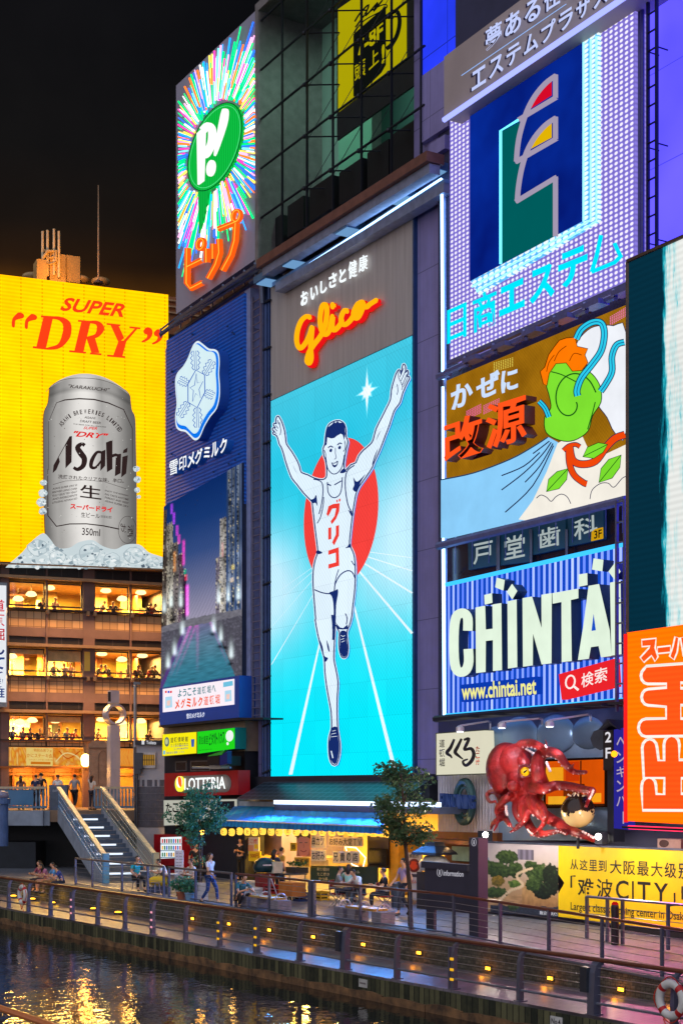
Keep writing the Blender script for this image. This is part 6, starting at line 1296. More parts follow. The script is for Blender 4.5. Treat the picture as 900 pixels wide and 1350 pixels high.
chains = [ch([(310, 430), (300, 280), (262, 190), (255, 130), (330, 112), (400, 135), (455, 160)], 1.3, 1.9, 48, 24), ch([(425, 160), (448, 120), (440, 85)], 1.9, 1.9, 16, 5),
          ch([(420, 440), (385, 320), (395, 215), (460, 175), (540, 200), (600, 280), (660, 325), (745, 325)], 1.6, 2.4, 58, 12), ch([(630, 290), (655, 262)], 2.2, 2.3, 14, 5),
          ch([(320, 430), (430, 450), (520, 425), (640, 435), (740, 458), (792, 462), (770, 510), (742, 580)], 1.7, 2.5, 44, 12),
          ch([(350, 500), (380, 600), (470, 670), (560, 715), (660, 770), (740, 800), (820, 835)], 1.7, 2.3, 52, 20), ch([(290, 530), (280, 620), (320, 720), (390, 785), (480, 775), (550, 765), (600, 795)], 1.6, 2.5, 44, 9),
          ch([(250, 470), (180, 505), (115, 560), (140, 650), (165, 700), (185, 725)], 1.4, 2.0, 38, 14), ch([(120, 560), (90, 490), (40, 470), (8, 500), (30, 545), (75, 540)], 1.4, 1.8, 26, 10),
          ch([(240, 520), (225, 620), (262, 700), (225, 725)], 1.4, 2.0, 40, 12), ch([(130, 640), (90, 680), (50, 710), (35, 750)], 1.5, 2.0, 32, 8), ch([(200, 480), (150, 520), (80, 600), (95, 680), (60, 760)], 1.6, 2.3, 30, 8), ch([(300, 560), (300, 660), (230, 740), (180, 770)], 1.8, 2.4, 34, 8), ch([(400, 560), (440, 640), (420, 720), (330, 800)], 1.9, 2.5, 32, 9), ch([(320, 300), (345, 380), (440, 410)], 1.4, 1.7, 60, 50)]
blobs = [(hp, (.62, .6, .80)), (P(*QC((225, 250))[0], 1.5), (.5, .45, .55)), (P(*QC((250, 370))[0], 1.5), (.36, .4, .36)), (P(*QC((330, 470))[0], 1.4), (.4, .4, .4)), (P(*QC((130, 420))[0], 1.6), (.36, .4, .3)), (P(*QC((205, 430))[0], 2.0), (.2, .2, .17))]
def m_octo():
    m = N('octopus_red'); f = m.noise(1.6, 6); g = m.noise(14, 3); col = m.ramp(f, .3, .72, (.09, .003, .004, 1), (.52, .018, .016, 1)); return m.done(m.bsdf(col, .47, 0, m.math('ADD', g, m.math('MULTIPLY', m.noise(4.5, 2), 2)), .5, .04))
oc = root('octopus_sculpture', 'giant glossy red octopus sculpture with curling arms on the restaurant front', 'sculpture', 700, 1105, 1.2)
me = sculpt(blobs, chains, .034, 'octopus_body'); me.transform(Matrix.Translation(-oc.location)); me.materials.append(m_octo()); o = bpy.data.objects.new('body', me); C.objects.link(o); o.parent = oc
b = MB(); ec = P(*QC((291, 322))[0], 2.12); b.sphere(ec, (.15, .15, .15), 16, 10, lin((250, 196, 10))); ey = B('eye', b, ink(.15), oc, True)
b = MB(); v = Vector((ec.x - .02, ec.y, CZ)); d = (Vector((0, 0, CZ)) - ec).normalized(); x_ = d.cross(Vector((0, 0, 1))).normalized(); yv = x_.cross(d)
b.tube([ec + d * .142 + x_ * -.05 + yv * .04, ec + d * .155, ec + d * .142 + x_ * .05 - yv * .04], [.015, .03, .015], 6, lin((8, 8, 8))); B('pupil', b, ink(.2), ey)
b = MB(); b.tube([ec + d * .03 + x_ * .175 * math.cos(i * .3) + yv * .165 * math.sin(i * .3) for i in range(22)], .05, 6); B('eyelid', b, paint((120, 10, 16), .3), oc, True)
b = MB()
for pts, n_, r in (([(300, 155), (325, 170), (350, 185)], 2.25, 9), ([(450, 255), (462, 285), (475, 315)], 2.2, 11), ([(795, 460), (785, 490), (768, 520)], 2.75, 9), ([(150, 580), (152, 610), (158, 640)], 2.0, 12), ([(520, 760), (555, 770), (585, 785)], 2.75, 7), ([(310, 750), (325, 770), (345, 785)], 2.4, 7), ([(720, 768), (760, 790), (795, 812)], 2.65, 9), ([(440, 130), (450, 140)], 2.3, 8)):
    for p in smo(pts, False, 2): b.sphere(P(*QC(p)[0], n_), r * KP, 8, 6)
for ci in (0, 2, 4, 5, 6, 7, 12, 13):
    ps_, rs_ = chains[ci]
    for i in range(6, len(ps_) - 1, 2):
        t_ = (ps_[i + 1] - ps_[i - 1]).normalized(); side = t_.cross(Vector((FW.n.x, FW.n.y, 0))).normalized(); side = side if side.z < 0 else -side
        b.sphere(ps_[i] + (side * .72 + Vector((FW.n.x, FW.n.y, 0)) * .66) * rs_[i], max(.02, rs_[i] * .24), 7, 5)
Bs('sucker', b, paint((226, 190, 190), .3), oc, True)
bl_ = root('dough_ball', 'round dark glazed dough ball with cream drips held beside the octopus arms', 'sculpture', 761, 1089, 2.0); bc = P(*QC((682, 612))[0], 2.1)
b = MB(); b.sphere(bc, .47, 28, 18)
def m_ball():
    m = N('glazed_ball'); g = m.n('TexCoord').outputs['Object']; sp = m.n('SeparateXYZ'); m.l(g, sp.inputs[0]); f = m.noise(7, 3); zz_ = m.math('ADD', m.math('MULTIPLY', sp.outputs[2], 1.0), m.math('MULTIPLY_ADD', f, .7, -.35))
    h0 = bc.z - bl_.location.z; t = m.math('GREATER_THAN', zz_, h0 - .03); return m.done(m.bsdf(m.mix(t, lin((226, 196, 132)), lin((40, 24, 16))), .18))
B('ball', b, m_ball(), bl_, True)
b = MB(); b.tube([bc - Vector((0, 0, .45)), bc - Vector((0, 0, 1.05))], .04, 6); B('stand', b, DSTEEL, bl_)
random.seed(6); b = MB()
for i in range(14): a = random.uniform(0, 6.28); q = bc + Vector((.25 * math.cos(a), .2 * math.sin(a) - .1, .40)); b.tube([q, q + Vector((random.uniform(-.12, .12), random.uniform(-.1, .05), random.uniform(.0, .1)))], [.02, .035], 4)
Bs('flake', b, paint((220, 200, 170), .5), bl_)
# spot lamps on brackets
sl = None
for x, y, tx, ty in ((606, 959, 646, 957), (661, 954, 714, 953), (724, 952, 778, 948)):
    a = P(x, y, 2.6); c0 = P(tx, ty + 6, .3); t = thing('spot_lamp', 'bracket spot lamp over the %s' % ('cream restaurant sign' if x < 640 else 'head of the red octopus' if x < 700 else 'arms of the red octopus'), 'lamp', c0, 'bracket spot lamps on the restaurant wall')
    b = MB(); b.tube([c0, P(tx, ty - 5, .5), P(tx - 4, ty - 6, 1.4), a + Vector((0, 0, .05))], .03, 6); B('arm', b, CHR, t)
    b = MB(); b.lathe(a - Vector((0, 0, .12)), [(.13, 0), (.12, .12), (.05, .18)], 8); B('head', b, CHR, t); b = MB(); b.lathe(a - Vector((0, 0, .14)), [(.1, 0), (.1, .01)], 8); B('lens', b, glow((225, 235, 255), 6), t)
    l = lamp('spot_light', a - Vector((0, 0, .2)), 130, (220, 228, 255), .1, 'SPOT'); l.data.spot_size = 1.9; l.rotation_euler = ((P(x + 25, y + 60, 1.2) - Vector(l.location)).to_track_quat('-Z', 'Y')).to_euler()
t = thing('flood_lamp', 'dazzling white floodlight at the foot of the octopus', 'lamp', P(639, 1104, 2.2)); b = MB(); b.box(P(639, 1102, 2.0), (.4, .25, .3), FW.ang()); B('housing', b, DSTEEL, t); b = MB(); b.sphere(P(639.5, 1100.5, 2.35), .085, 10, 6); B('bulb', b, glow((255, 250, 230), 30), t)
lamp('flood_light', P(655, 1100, 3.6), 210, (255, 244, 225), .15)
t = thing('flood_lamp', 'small round lamp at the right foot of the octopus arms', 'lamp', P(789, 1106, 2.2)); b = MB(); b.box(P(792, 1105, 2.1), (.3, .2, .3), FW.ang()); B('housing', b, DSTEEL, t); b = MB(); b.sphere(P(788, 1103, 2.35), .09, 10, 6); B('bulb', b, glow((255, 240, 230), 10), t); lamp('flood_light', P(790, 1100, 3.4), 230, (255, 236, 220), .1)
# 2F sign, blue vertical sign
t = root('floor_sign', 'black 2F sign board under a small pointed roof', 'sign', 801, 1015, 1.6); b = MB(); b.pix(FW, [(794.5, 963), (807.5, 962), (807.5, 1016), (794.5, 1015.5)], 1.7, lin((26, 24, 30)), .25); B('board', b, ink(.4), t)
b = MB(); b.glyphs(FW, '2', (797, 965), (805, 964.5), (797, 979), 1.71, lin((232, 230, 236)), 0, .02); b.glyphs(FW, 'F', (797.5, 986), (804.5, 985.5), (797.5, 1000), 1.71, lin((232, 230, 236)), 0, .02); B('lettering', b, ink_lit(.9), t)
b = MB(); b.pix(FW, [(788, 962), (800, 948), (815, 962), (800, 953)], 1.9, (1, 1, 1, 1), .7); B('roof', b, DSTEEL, t); b = MB(); b.tube([P(791, 975, 1.7), P(797, 973, 1.4)], .3, 8); B('lamp_housing', b, paint((60, 66, 76), .3, .4), t)
b = MB(); b.pix(FW, [(800, 1016), (808, 1016), (808, 1110), (800, 1110)], 1.5, (1, 1, 1, 1), .4); B('post', b, DSTEEL, t)
t = root('bar_sign', 'narrow blue violet vertical sign with pale katakana beside the orange screen', 'sign', 817, 1093, 1.8); b = MB(); b.pix(FW, [(808.5, 962), (829, 958), (829, 1094), (808.5, 1092)], 1.8, (1, 1, 1, 1), .2); B('board', b, glow((44, 40, 150), .9), t)
b = MB()
for i, c_ in enumerate('ヘンギンバー'):
    if c_ == 'ー': b.stroke(FW, [(821, 1070), (821, 1086)], 1.8, 1.82, lin((190, 170, 190))); continue
    y = 972 + i * 19; b.glyphs(FW, c_, (812, y), (825, y - 1), (812, y + 15), 1.82, lin((190, 170, 190)), 0, .01)
B('lettering', b, ink_lit(.9), t)
b = MB(); b.sphere(P(809, 994, 1.9), .09, 8, 6); B('bulb', b, glow((255, 140, 20), 3), t)
t = root('air_conditioner', 'beige air conditioner unit on the wall under the orange screen', 'air conditioner', 881, 1118, .8); b = MB(); b.pix(FW, [(866, 1105.5), (897, 1107), (897, 1119), (866, 1118)], .9, (1, 1, 1, 1), .5); B('case', b, paint((170, 140, 132), .6), t)
b = MB(); b.pix(FW, [(874 + 6 * math.cos(i * .4), 1112 + 5 * math.sin(i * .4)) for i in range(16)], .92, (1, 1, 1, 1), .03); B('fan', b, paint((70, 40, 40), .6), t)
# ---- long hoarding: photograph print and yellow banner
hb = root('yellow_banner', 'long yellow banner with black Chinese and English lettering about a shopping centre', 'banner', 820, 1220, 1.6); n = 1.65; QB = Zm(720, 1100, 5.0)
b = MB(); b.pix(FW, [(735.5, 1114.5), (980, 1124.5), (980, 1238), (735.5, 1208.5), (735.5, 1178), (743.5, 1164), (735.5, 1153)], n, lin((255, 214, 2)), .12); B('sheet', b, ink(.55, .1), hb)
b = MB(); n += .006; IK = lin((30, 24, 26))
for i, c_ in enumerate('从这里到'): b.glyphs(FW, c_, *QB((155 + i * 62, 163 + i * 2), (208 + i * 62, 165 + i * 2), (155 + i * 62, 232 + i * 4)), n, IK, 0, .02)
for i, c_ in enumerate('大阪最大级别'): b.glyphs(FW, c_, *QB((416 + i * 90, 168 + i * 4), (494 + i * 90, 172 + i * 4), (416 + i * 90, 258 + i * 7)), n, IK, 0, .02)
b.stroke(FW, QB((190, 275), (162, 275), (162, 352)), 2.2, n, IK); b.stroke(FW, QB((842, 385), (842, 468), (812, 468)), 2.2, n, IK); b.stroke(FW, QB((920, 345), (892, 345), (892, 430)), 2.2, n, IK)
b.glyphs(FW, '难', *QB((205, 284), (310, 292), (205, 412)), n, IK, 0, .02); b.glyphs(FW, '波', *QB((328, 290), (436, 298), (328, 422)), n, IK, 0, .02)
for c_, x0, x1 in (('C', 455, 540), ('I', 562, 574), ('T', 598, 684), ('Y', 705, 800)): b.glyphs(FW, c_, *QB((x0, 300 + (x0 - 455) * .07), (x1, 300 + (x1 - 455) * .07), (x0, 425 + (x0 - 455) * .09)), n, IK, 0, .012)
b.glyphs(FW, 'Largest class shopping center in Osaka', *QB((158, 446), (925, 515), (158, 512)), n, IK, 0, .008); B('lettering', b, ink(.5, .05), hb)
gp = root('garden_photo_board', 'printed photo hoarding of a terraced roof garden with a curving path', 'hoarding', 682, 1200, 1.6); n = 1.63; QG = Zm(570, 1100, 5.294)
GE = [(515, 150, 75, 50, 0), (460, 245, 95, 58, 0), (575, 240, 62, 55, 0), (740, 260, 92, 75, 0), (825, 300, 62, 120, 1), (680, 200, 50, 28, 0), (570, 335, 48, 28, 2), (425, 400, 105, 38, 0), (455, 322, 45, 38, 3), (770, 380, 75, 60, 1), (345, 510, 30, 22, 2), (560, 500, 42, 20, 0), (400, 230, 45, 50, 0), (700, 330, 50, 60, 0)]
PTH = smo([(470, 450), (540, 385), (612, 356), (626, 335), (594, 302), (592, 268), (650, 238), (690, 225)], False, 6)
def garden(x, y):
    N3 = lambda a, c, s=0: noise.noise(Vector((a, c, s))); y -= (x - 312) * .035
    c = Vector(lerp3([(222, 206, 212), (214, 196, 192), (204, 178, 160), (196, 160, 124), (186, 146, 104), (150, 120, 92)], max(0, min(1, (y - 60) / 470))))
    if 590 < x < 705 and 95 < y < 168: c = Vector(lin((146, 136, 158))[:3]) * (.8 + .3 * math.sin(x * .16))
    if 310 < x < 392 - max(0, y - 210) * .3 and 200 < y < 350: c = Vector(lin((206, 206, 216))[:3]) * (1 if (y % 26) > 8 else .6)
    if 376 < x < 392 and 160 < y < 205: c = Vector(lin((140, 156, 186))[:3])
    for xs, ys, cl in ((335, 236, (220, 60, 80)), (374, 226, (230, 90, 90)), (620, 445, (200, 50, 60)), (440, 490, (210, 210, 220)), (330, 400, (60, 70, 110))):
        if abs(x - xs) < 10 and abs(y - ys) < 11: c = Vector(lin(cl)[:3])
    if y > 350 + (x - 690) * .45 and x > 620: c = Vector(lerp3([(214, 166, 108), (170, 124, 80)], max(0, min(1, (y - 380) / 110)))) * (.85 + .25 * N3(x * .05, y * .03, 3))
    if 370 < x < 620 and y > 430 - (x - 480) * .15 and y < 520: c = Vector(lin((206, 160, 114))[:3]) * (.8 + .35 * N3(x * .02, y * .09, 6))
    d = min((Vector((x, y)) - Vector(p)).length for p in PTH)
    if d < 13: c = Vector(lin((238, 208, 168))[:3]) * (1 - .02 * d)
    if y > 490 + 20 * N3(x * .02, 1) and x > 400: c = Vector(lin((52, 60, 78))[:3]) * (.6 + 1.3 * abs(N3(x * .06, y * .12, 8)))
    for ex, ey, rx, ry, k in GE:
        q = ((x - ex) / rx) ** 2 + ((y - ey) / ry) ** 2 + .55 * N3(x * .045, y * .045, k + 1)
        if q < .95 and d > 9:
            h = N3(x * .05, y * .06, 11) * .6 + N3(x * .16, y * .17, 12) * .5 - (y - ey) / ry * .28; h = max(0, min(1, .45 + h * .6)); pal = [[(22, 38, 22), (44, 66, 34), (80, 104, 52), (128, 146, 84)], [(10, 16, 14), (20, 30, 22), (36, 50, 32), (86, 104, 62)], [(40, 66, 30), (80, 110, 46), (120, 146, 70), (150, 170, 90)], [(60, 56, 26), (110, 96, 40), (160, 128, 50), (190, 150, 70)]][k]; c = Vector(lerp3(pal, h))
    return (max(0, c.x), max(0, c.y), max(0, c.z), 1)
K, R = 110, 96; rows = [[(629 + 106.5 * j / K, 1110.5 + 4 * j / K + (90 + 5 * j / K) * i / R) for j in range(K + 1)] for i in range(R + 1)]
def gcol(i, j):
    p = rows[round(i * R)][round(j * K)]; return garden((p[0] - 570) * 5.294, (p[1] - 1100) * 5.294)
b = MB(); b.grid(FW, rows, n, gcol); B('sheet', b, ink(.5, .08), gp); b = MB(); n += .005
b.glyphs(FW, '難波PARKS', *QG((745, 533), (870, 543), (745, 560)), n + .004, lin((220, 226, 236)), 0, .015); B('lettering', b, ink(.5, .05), gp)
b = MB(); b.tube([P(629, 1109.5, 1.7), P(736, 1113.5, 1.7)], .03, 5); b.tube([P(736, 1113.5, 1.7), P(980, 1123.5, 1.7)], .03, 5); B('top_rail', b, STEEL, gp)
b = MB(); b.pix(FW, [(629, 1202), (980, 1238), (980, 1246), (629, 1208)], 1.62, (1, 1, 1, 1), .15); B('base_board', b, paint((16, 14, 20), .6), gp)
# ================================================================ shops at street level
QSH = Zm(200, 940, 5.625); nB = .7
sb = root('shop_building', 'narrow dark shop building with a beige concrete band under the blue dairy sign', 'building', 265, 1150, 0)
b = MB(); b.pix(FW, [(216, 955), (323, 947), (323, 990), (216, 994)], nB - .15, (1, 1, 1, 1), .8); B('concrete_band', b, paint((150, 128, 104), .8, 0, .25, 2), sb)
b = MB(); b.pix(FW, [(217, 992), (323, 984), (323, 1180), (217, 1160)], nB - .25, (1, 1, 1, 1), .9); B('wall', b, paint((26, 28, 38), .6), sb)
for x0, x1, y0, y1 in ((231, 246, 1004, 1017), (251, 277, 1003, 1017)):
    b = MB(); b.pix(FW, [(x0, y0), (x1, y0 - .6), (x1, y1 - .6), (x0, y1)], nB - .2, (1, 1, 1, 1), .05); w_ = B('window', b, paint((110, 104, 100), .5), sb); b = MB(); b.pix(FW, [(x0 + 1.2, y0 + 1.3), (x1 - 1.2, y0 + .8), (x1 - 1.2, y1 - 1.8), (x0 + 1.2, y1 - 1.3)], nB - .195, (1, 1, 1, 1)); B('pane', b, paint((40, 44, 54), .15), w_)
def litbox(name, label, quad, n, col, th=.3, st=.95, side=(60, 60, 60)):
    t = root(name, label, 'sign', *[sum(p[i] for p in quad) / 4 for i in (0, 1)], n); b = MB(); b.pix(FW, quad, n - .01, lin(side), th); B('casing', b, ink(.4), t); return t
t = litbox('yellow_sign', 'yellow lit box sign with blue and black Japanese lettering above the dark shop windows', QSH((80, 158), (334, 138), (334, 300), (78, 322)), nB + .3, 0, side=(200, 180, 20))
b = MB(); n = nB + .3; b.pix(FW, QSH((82, 160), (332, 141), (332, 298), (80, 319)), n, lin((250, 236, 20))); n += .006
for i, c in enumerate('道頓情報館'): b.glyphs(FW, c, *QSH((140 + i * 27, 182 - i * 2), (162 + i * 27, 180 - i * 2), (140 + i * 27, 222 - i * 2)), n, lin((60, 66, 40)), 0, .012)
for y, c in ((228, (90, 96, 60)), (242, (20, 60, 150)), (262, (20, 60, 150))): b.glyphs(FW, 'たこ焼き観光案内', *QSH((142 if y < 250 else 165, y), (270, y - 9), (142 if y < 250 else 165, y + 13)), n, lin(c), 0, .02)
b.glyphs(FW, '株式会社 道頓インフォ', *QSH((110, 288), (240, 277), (110, 306)), n, lin((60, 110, 160)), 0, .01); b.pix(FW, QSH((86, 280), (102, 278), (102, 306), (86, 308)), n, lin((120, 190, 220)))
b.pix(FW, QSH(*[(113 + 18 * math.cos(i * .4), 214 + 36 * math.sin(i * .4)) for i in range(16)]), n, lin((90, 110, 110))); b.pix(FW, QSH(*[(111 + 11 * math.cos(i * .4), 212 + 22 * math.sin(i * .4)) for i in range(16)]), n + .003, lin((190, 200, 150)))
b.pix(FW, QSH((292, 195), (318, 193), (314, 250), (296, 252)), n, lin((50, 90, 180)))
B('face', b, ink_lit(1.0), t)
t = litbox('green_sign', 'green lit box sign with pale speech bubble beside the yellow box sign', QSH((338, 138), (620, 106), (620, 266), (338, 304)), nB + .45, 0, .5, side=(20, 110, 110))
b = MB(); n = nB + .45; b.pix(FW, QSH((340, 140), (616, 110), (616, 264), (340, 302)), n, lin((34, 214, 30))); n += .006
for i, c in enumerate('貸会議室'): b.glyphs(FW, c, *QSH((350 + i * 18, 172 - i * 2), (365 + i * 18, 170 - i * 2), (350 + i * 18, 236 - i * 2)), n, lin((20, 100, 30)), 0, .01)
for i, c in enumerate('ビタットハウス'): b.glyphs(FW, c, *QSH((426 + i * 16.5, 152 - i * 2), (440 + i * 16.5, 150 - i * 2), (426 + i * 16.5, 240 - i * 2.4)), n, lin((14, 80, 30)), 0, .03)
b.pix(FW, QSH(*[(578 + 29 * math.cos(i * .35), 170 - 3 * math.cos(i * .35) + 42 * math.sin(i * .35)) for i in range(18)]), n, lin((238, 246, 240))); b.pix(FW, QSH(*[(563 + 9 * math.cos(i * .5), 227 + 12 * math.sin(i * .5)) for i in range(12)]), n, lin((238, 246, 240))); b.glyphs(FW, 'http://www.pitat.com', *QSH((350, 272), (445, 262), (350, 284)), n, lin((20, 90, 30)))
B('face', b, ink_lit(1.0), t)
t = root('projecting_sign', 'small green topped sign jutting out over the red box sign', 'sign', 288, 1010, 1.6); b = MB(); b.pix(FW, QSH((413, 318), (500, 318), (500, 388), (413, 382)), 1.7, lin((30, 30, 36)), 1.0); b.pix(FW, QSH((420, 316), (545, 272), (520, 310), (415, 322)), 1.72, lin((60, 200, 60)), .1); b.pix(FW, QSH((505, 320), (560, 280), (560, 375), (505, 390)), 1.7, lin((20, 40, 120)), .2); B('case', b, ink(.4), t)
b = MB(); b.pix(FW, QSH((428, 388), (512, 382), (512, 412), (428, 416)), 1.6, (1, 1, 1, 1), .4); B('light_box', b, paint((170, 160, 150), .5), t)
b = MB(); b.tube([P(*QSH((305, 405))[0], 1.2), P(*QSH((585, 405))[0], 1.2)], .05, 6); B('awning_rod', b, paint((150, 160, 180), .4, .4), t)
t = litbox('burger_sign', 'red shop sign with glowing white LOTTERIA letters and an oval flame logo', QSH((95, 448), (640, 424), (640, 606), (95, 618)), nB + .5, 0, .55, side=(190, 12, 30))
b = MB(); n = nB + .505; pill = [(215 + 50 * math.cos(a), 530 + 62 * math.sin(a)) for a in [math.pi / 2 + i * math.pi / 10 for i in range(11)]] + [(545 + 46 * math.cos(a), 522 + 66 * math.sin(a)) for a in [-math.pi / 2 + i * math.pi / 10 for i in range(11)]]
b.pix(FW, QSH(*pill), n, lin((130, 116, 112))); B('recess', b, ink(.5), t)
b = MB(); n += .12; b.glyphs(FW, 'LOTTERIA', *QSH((243, 484), (545, 470), (243, 572)), n, lin((246, 252, 250)), .015, .012)
ell = lambda x, y, rx, ry: QSH(*[(x + rx * math.cos(i * .35), y + ry * math.sin(i * .35)) for i in range(18)])
b.pix(FW, ell(203, 526, 30, 58), n, lin((255, 236, 60)), .1); b.pix(FW, ell(206, 512, 22, 42), n + .01, lin((255, 250, 240))); b.pix(FW, QSH(*smo([(195, 478), (212, 474), (222, 500), (222, 540), (212, 548), (198, 520)], True, 3)), n + .02, lin((255, 100, 20))); B('lettering', b, ink_lit(1.2), t)
t = litbox('takoyaki_sign', 'white shop sign with black brush takoyaki characters half hidden by the street tree', QSH((88, 645), (635, 636), (635, 812), (90, 838)), nB + .4, 0, .5, side=(150, 150, 146))
b = MB(); n = nB + .4; b.pix(FW, QSH((90, 648), (632, 640), (632, 808), (92, 834)), n, lin((222, 222, 206))); b.pix(FW, QSH((486, 655), (614, 652), (614, 762), (486, 766)), n + .004, lin((36, 36, 44)))
for ch_, x in (('た', 105), ('こ', 155), ('焼', 205), ('き', 255)): b.glyphs(FW, ch_, *QSH((x, 668), (x + 46, 667), (x, 738)), n + .006, lin((24, 22, 24)), 0, .03)
B('face', b, ink_lit(.62), t)
# vending machine
vm = root('vending_machine', 'red vending machine with lit white drink shelves', 'vending machine', 222, 1150, 1.2); nv_ = 1.3
b = MB(); z0_, z1_ = 0, fz(222, 1101, nv_); b.wbox(FW, fs(203, nv_), fs(240.5, nv_), z0_ + .05, z1_, .6, nv_); B('case', b, paint((186, 16, 30), .35), vm)
b = MB(); n = nv_ + .006; b.pix(FW, [(212, 1104), (239.5, 1103), (239.5, 1131), (212, 1132)], n, lin((232, 244, 250))); random.seed(31)
for r in range(3):
    for k in range(9): x = 213.5 + k * 2.9; y = 1106 + r * 9; b.pix(FW, [(x, y), (x + 1.9, y), (x + 1.9, y + 5.4), (x, y + 5.4)], n + .004, lin(random.choice([(200, 40, 40), (30, 110, 60), (240, 240, 240), (60, 40, 30), (230, 170, 40), (40, 90, 180)])))
    b.pix(FW, [(212, 1112 + r * 9), (239.5, 1112 + r * 9), (239.5, 1113.2 + r * 9), (212, 1113.2 + r * 9)], n + .005, lin((90, 120, 140)))
B('display', b, ink_lit(1.1), vm); b = MB(); b.pix(FW, [(214, 1141), (237, 1141), (237, 1147), (214, 1147)], n, (1, 1, 1, 1), .03); B('slot', b, paint((40, 10, 14), .4), vm)
# ---- takoyaki stall under the blue awning
stl = root('food_stall', 'open fronted food stall glowing warm yellow under the blue awning', 'stall', 420, 1180, 0)
CREAM = paint((230, 196, 120), .7, 0, .15, 1.2); b = MB(); b.wbox(FW, fs(284), fs(575), 0, 4.1, -4.2, -4.0); b.wbox(FW, fs(284), fs(284) + .2, 0, 4.1, -4, .3); B('back_wall', b, CREAM, stl)
b = MB(); b.wbox(FW, fs(284), fs(575), 3.25, 3.4, -4, .6); B('ceiling', b, paint((170, 150, 120), .7), stl)
b = MB(); b.wbox(FW, fs(284), fs(575), 3.4, 4.3, -.6, .3); B('fascia_beam', b, paint((40, 40, 50), .6), stl)
b = MB(); px_box(b, FW, 512, 525, 1090, 1180, -.4, .6, ref=518); B('yellow_post', b, paint((246, 170, 40), .5), stl)
b = MB(); b.wbox(FW, fs(300), fs(345), 0, .95, -.9, -.1); b.wbox(FW, fs(300), fs(345), .95, 1.02, -1, 0); B('kitchen_counter', b, paint((200, 160, 80), .5), stl)
b = MB(); b.wbox(FW, fs(330, -2), fs(430, -2), .9, 1.0, -3.6, -2); b.wbox(FW, fs(330, -2), fs(430, -2), 0, .9, -3.5, -2.1); b.wbox(FW, fs(320, -3), fs(350, -3), 1.5, 2.6, -3.9, -3.3); b.wbox(FW, fs(295, -3.5), fs(312, -3.5), 1.2, 2.2, -3.95, -3.6); Bs('kitchen_unit', b, paint((190, 176, 150), .4, .2), stl)
for px in (305, 350, 400, 460, 505): lamp('stall_lamp', FW.P(fs(px, -1.2), 3.1, -1.2), 430, (255, 196, 84), .5, 'AREA', (0, 0, FW.ang()))
for px in (310, 410, 500): lamp('stall_front_lamp', FW.P(fs(px, 2), 2.35, 2.0), 62, (255, 186, 80), .2)
# awning
aw = root('blue_awning', 'wide blue fabric awning over the food stall', 'awning', 395, 1092, 2.5)
zT, zF = fz(400, 1064, 1.0), fz(400, 1086, 3.4); b = MB(); K = 46; a0, a1 = fs(310, 1.0), fs(505, 1.0); c0, c1 = fs(286, 3.4), fs(506, 3.4)
vs = []; uv = []
for j in range(K + 1):
    t_ = j / K; w_ = .025 * math.sin(j * 2.4)
    for (s, z, n) in ((a0 + (a1 - a0) * t_, zT, 1.0), (a0 + (a1 - a0) * t_ + (c0 + (c1 - c0) * t_ - a0 - (a1 - a0) * t_) * .5, (zT + zF) / 2 - .03 + w_, 2.2), (c0 + (c1 - c0) * t_, zF + w_ * .5, 3.4), (c0 + (c1 - c0) * t_, zF - .22 + .02 * math.sin(j * 3.3), 3.43)): vs.append(FW.P(s, z, n)); uv.append((s, z))
b.add(vs, [(j * 4 + i, j * 4 + i + 1, j * 4 + i + 5, j * 4 + i + 4) for j in range(K) for i in range(3)], uvs=uv)
def m_awn():
    m = N('awning_cloth'); u, v = m.uv(); f = m.noise(1.2, 5); st_ = m.math('SINE', m.math('MULTIPLY', u, 2 * math.pi / .3)); c = m.ramp(m.math('MULTIPLY_ADD', st_, .1, f), .3, .75, lin((8, 92, 170)), lin((24, 146, 232)))
    d = m.bsdf(c, .75); t_ = m.n('BsdfTranslucent'); m.l(c, t_.inputs[0]); mx = m.n('MixShader'); mx.inputs[0].default_value = .25; m.l(d.outputs[0], mx.inputs[1]); m.l(t_.outputs[0], mx.inputs[2]); return m.done(mx)
B('canopy_cloth', b, m_awn(), aw)
b = MB(); b.tube([FW.P(c0, zF - .02, 3.36), FW.P(c1, zF - .02, 3.36)], .05, 6); b.wbox(FW, a0 - .1, a1 + .1, zT - .05, zT + .18, .7, 1.02); B('roller_case', b, paint((190, 196, 200), .4, .4), aw)
for t_ in (.12, .5, .88):
    b = MB(); b.tube([FW.P(a0 + (a1 - a0) * t_, zT - .1, .7), FW.P((a0 + (a1 - a0) * t_ + c0 + (c1 - c0) * t_) / 2 + .4, (zT + zF) / 2 - .15, 2.0), FW.P(c0 + (c1 - c0) * t_, zF - .05, 3.35)], .035, 5); B('arm', b, paint((170, 176, 180), .4, .4), aw)
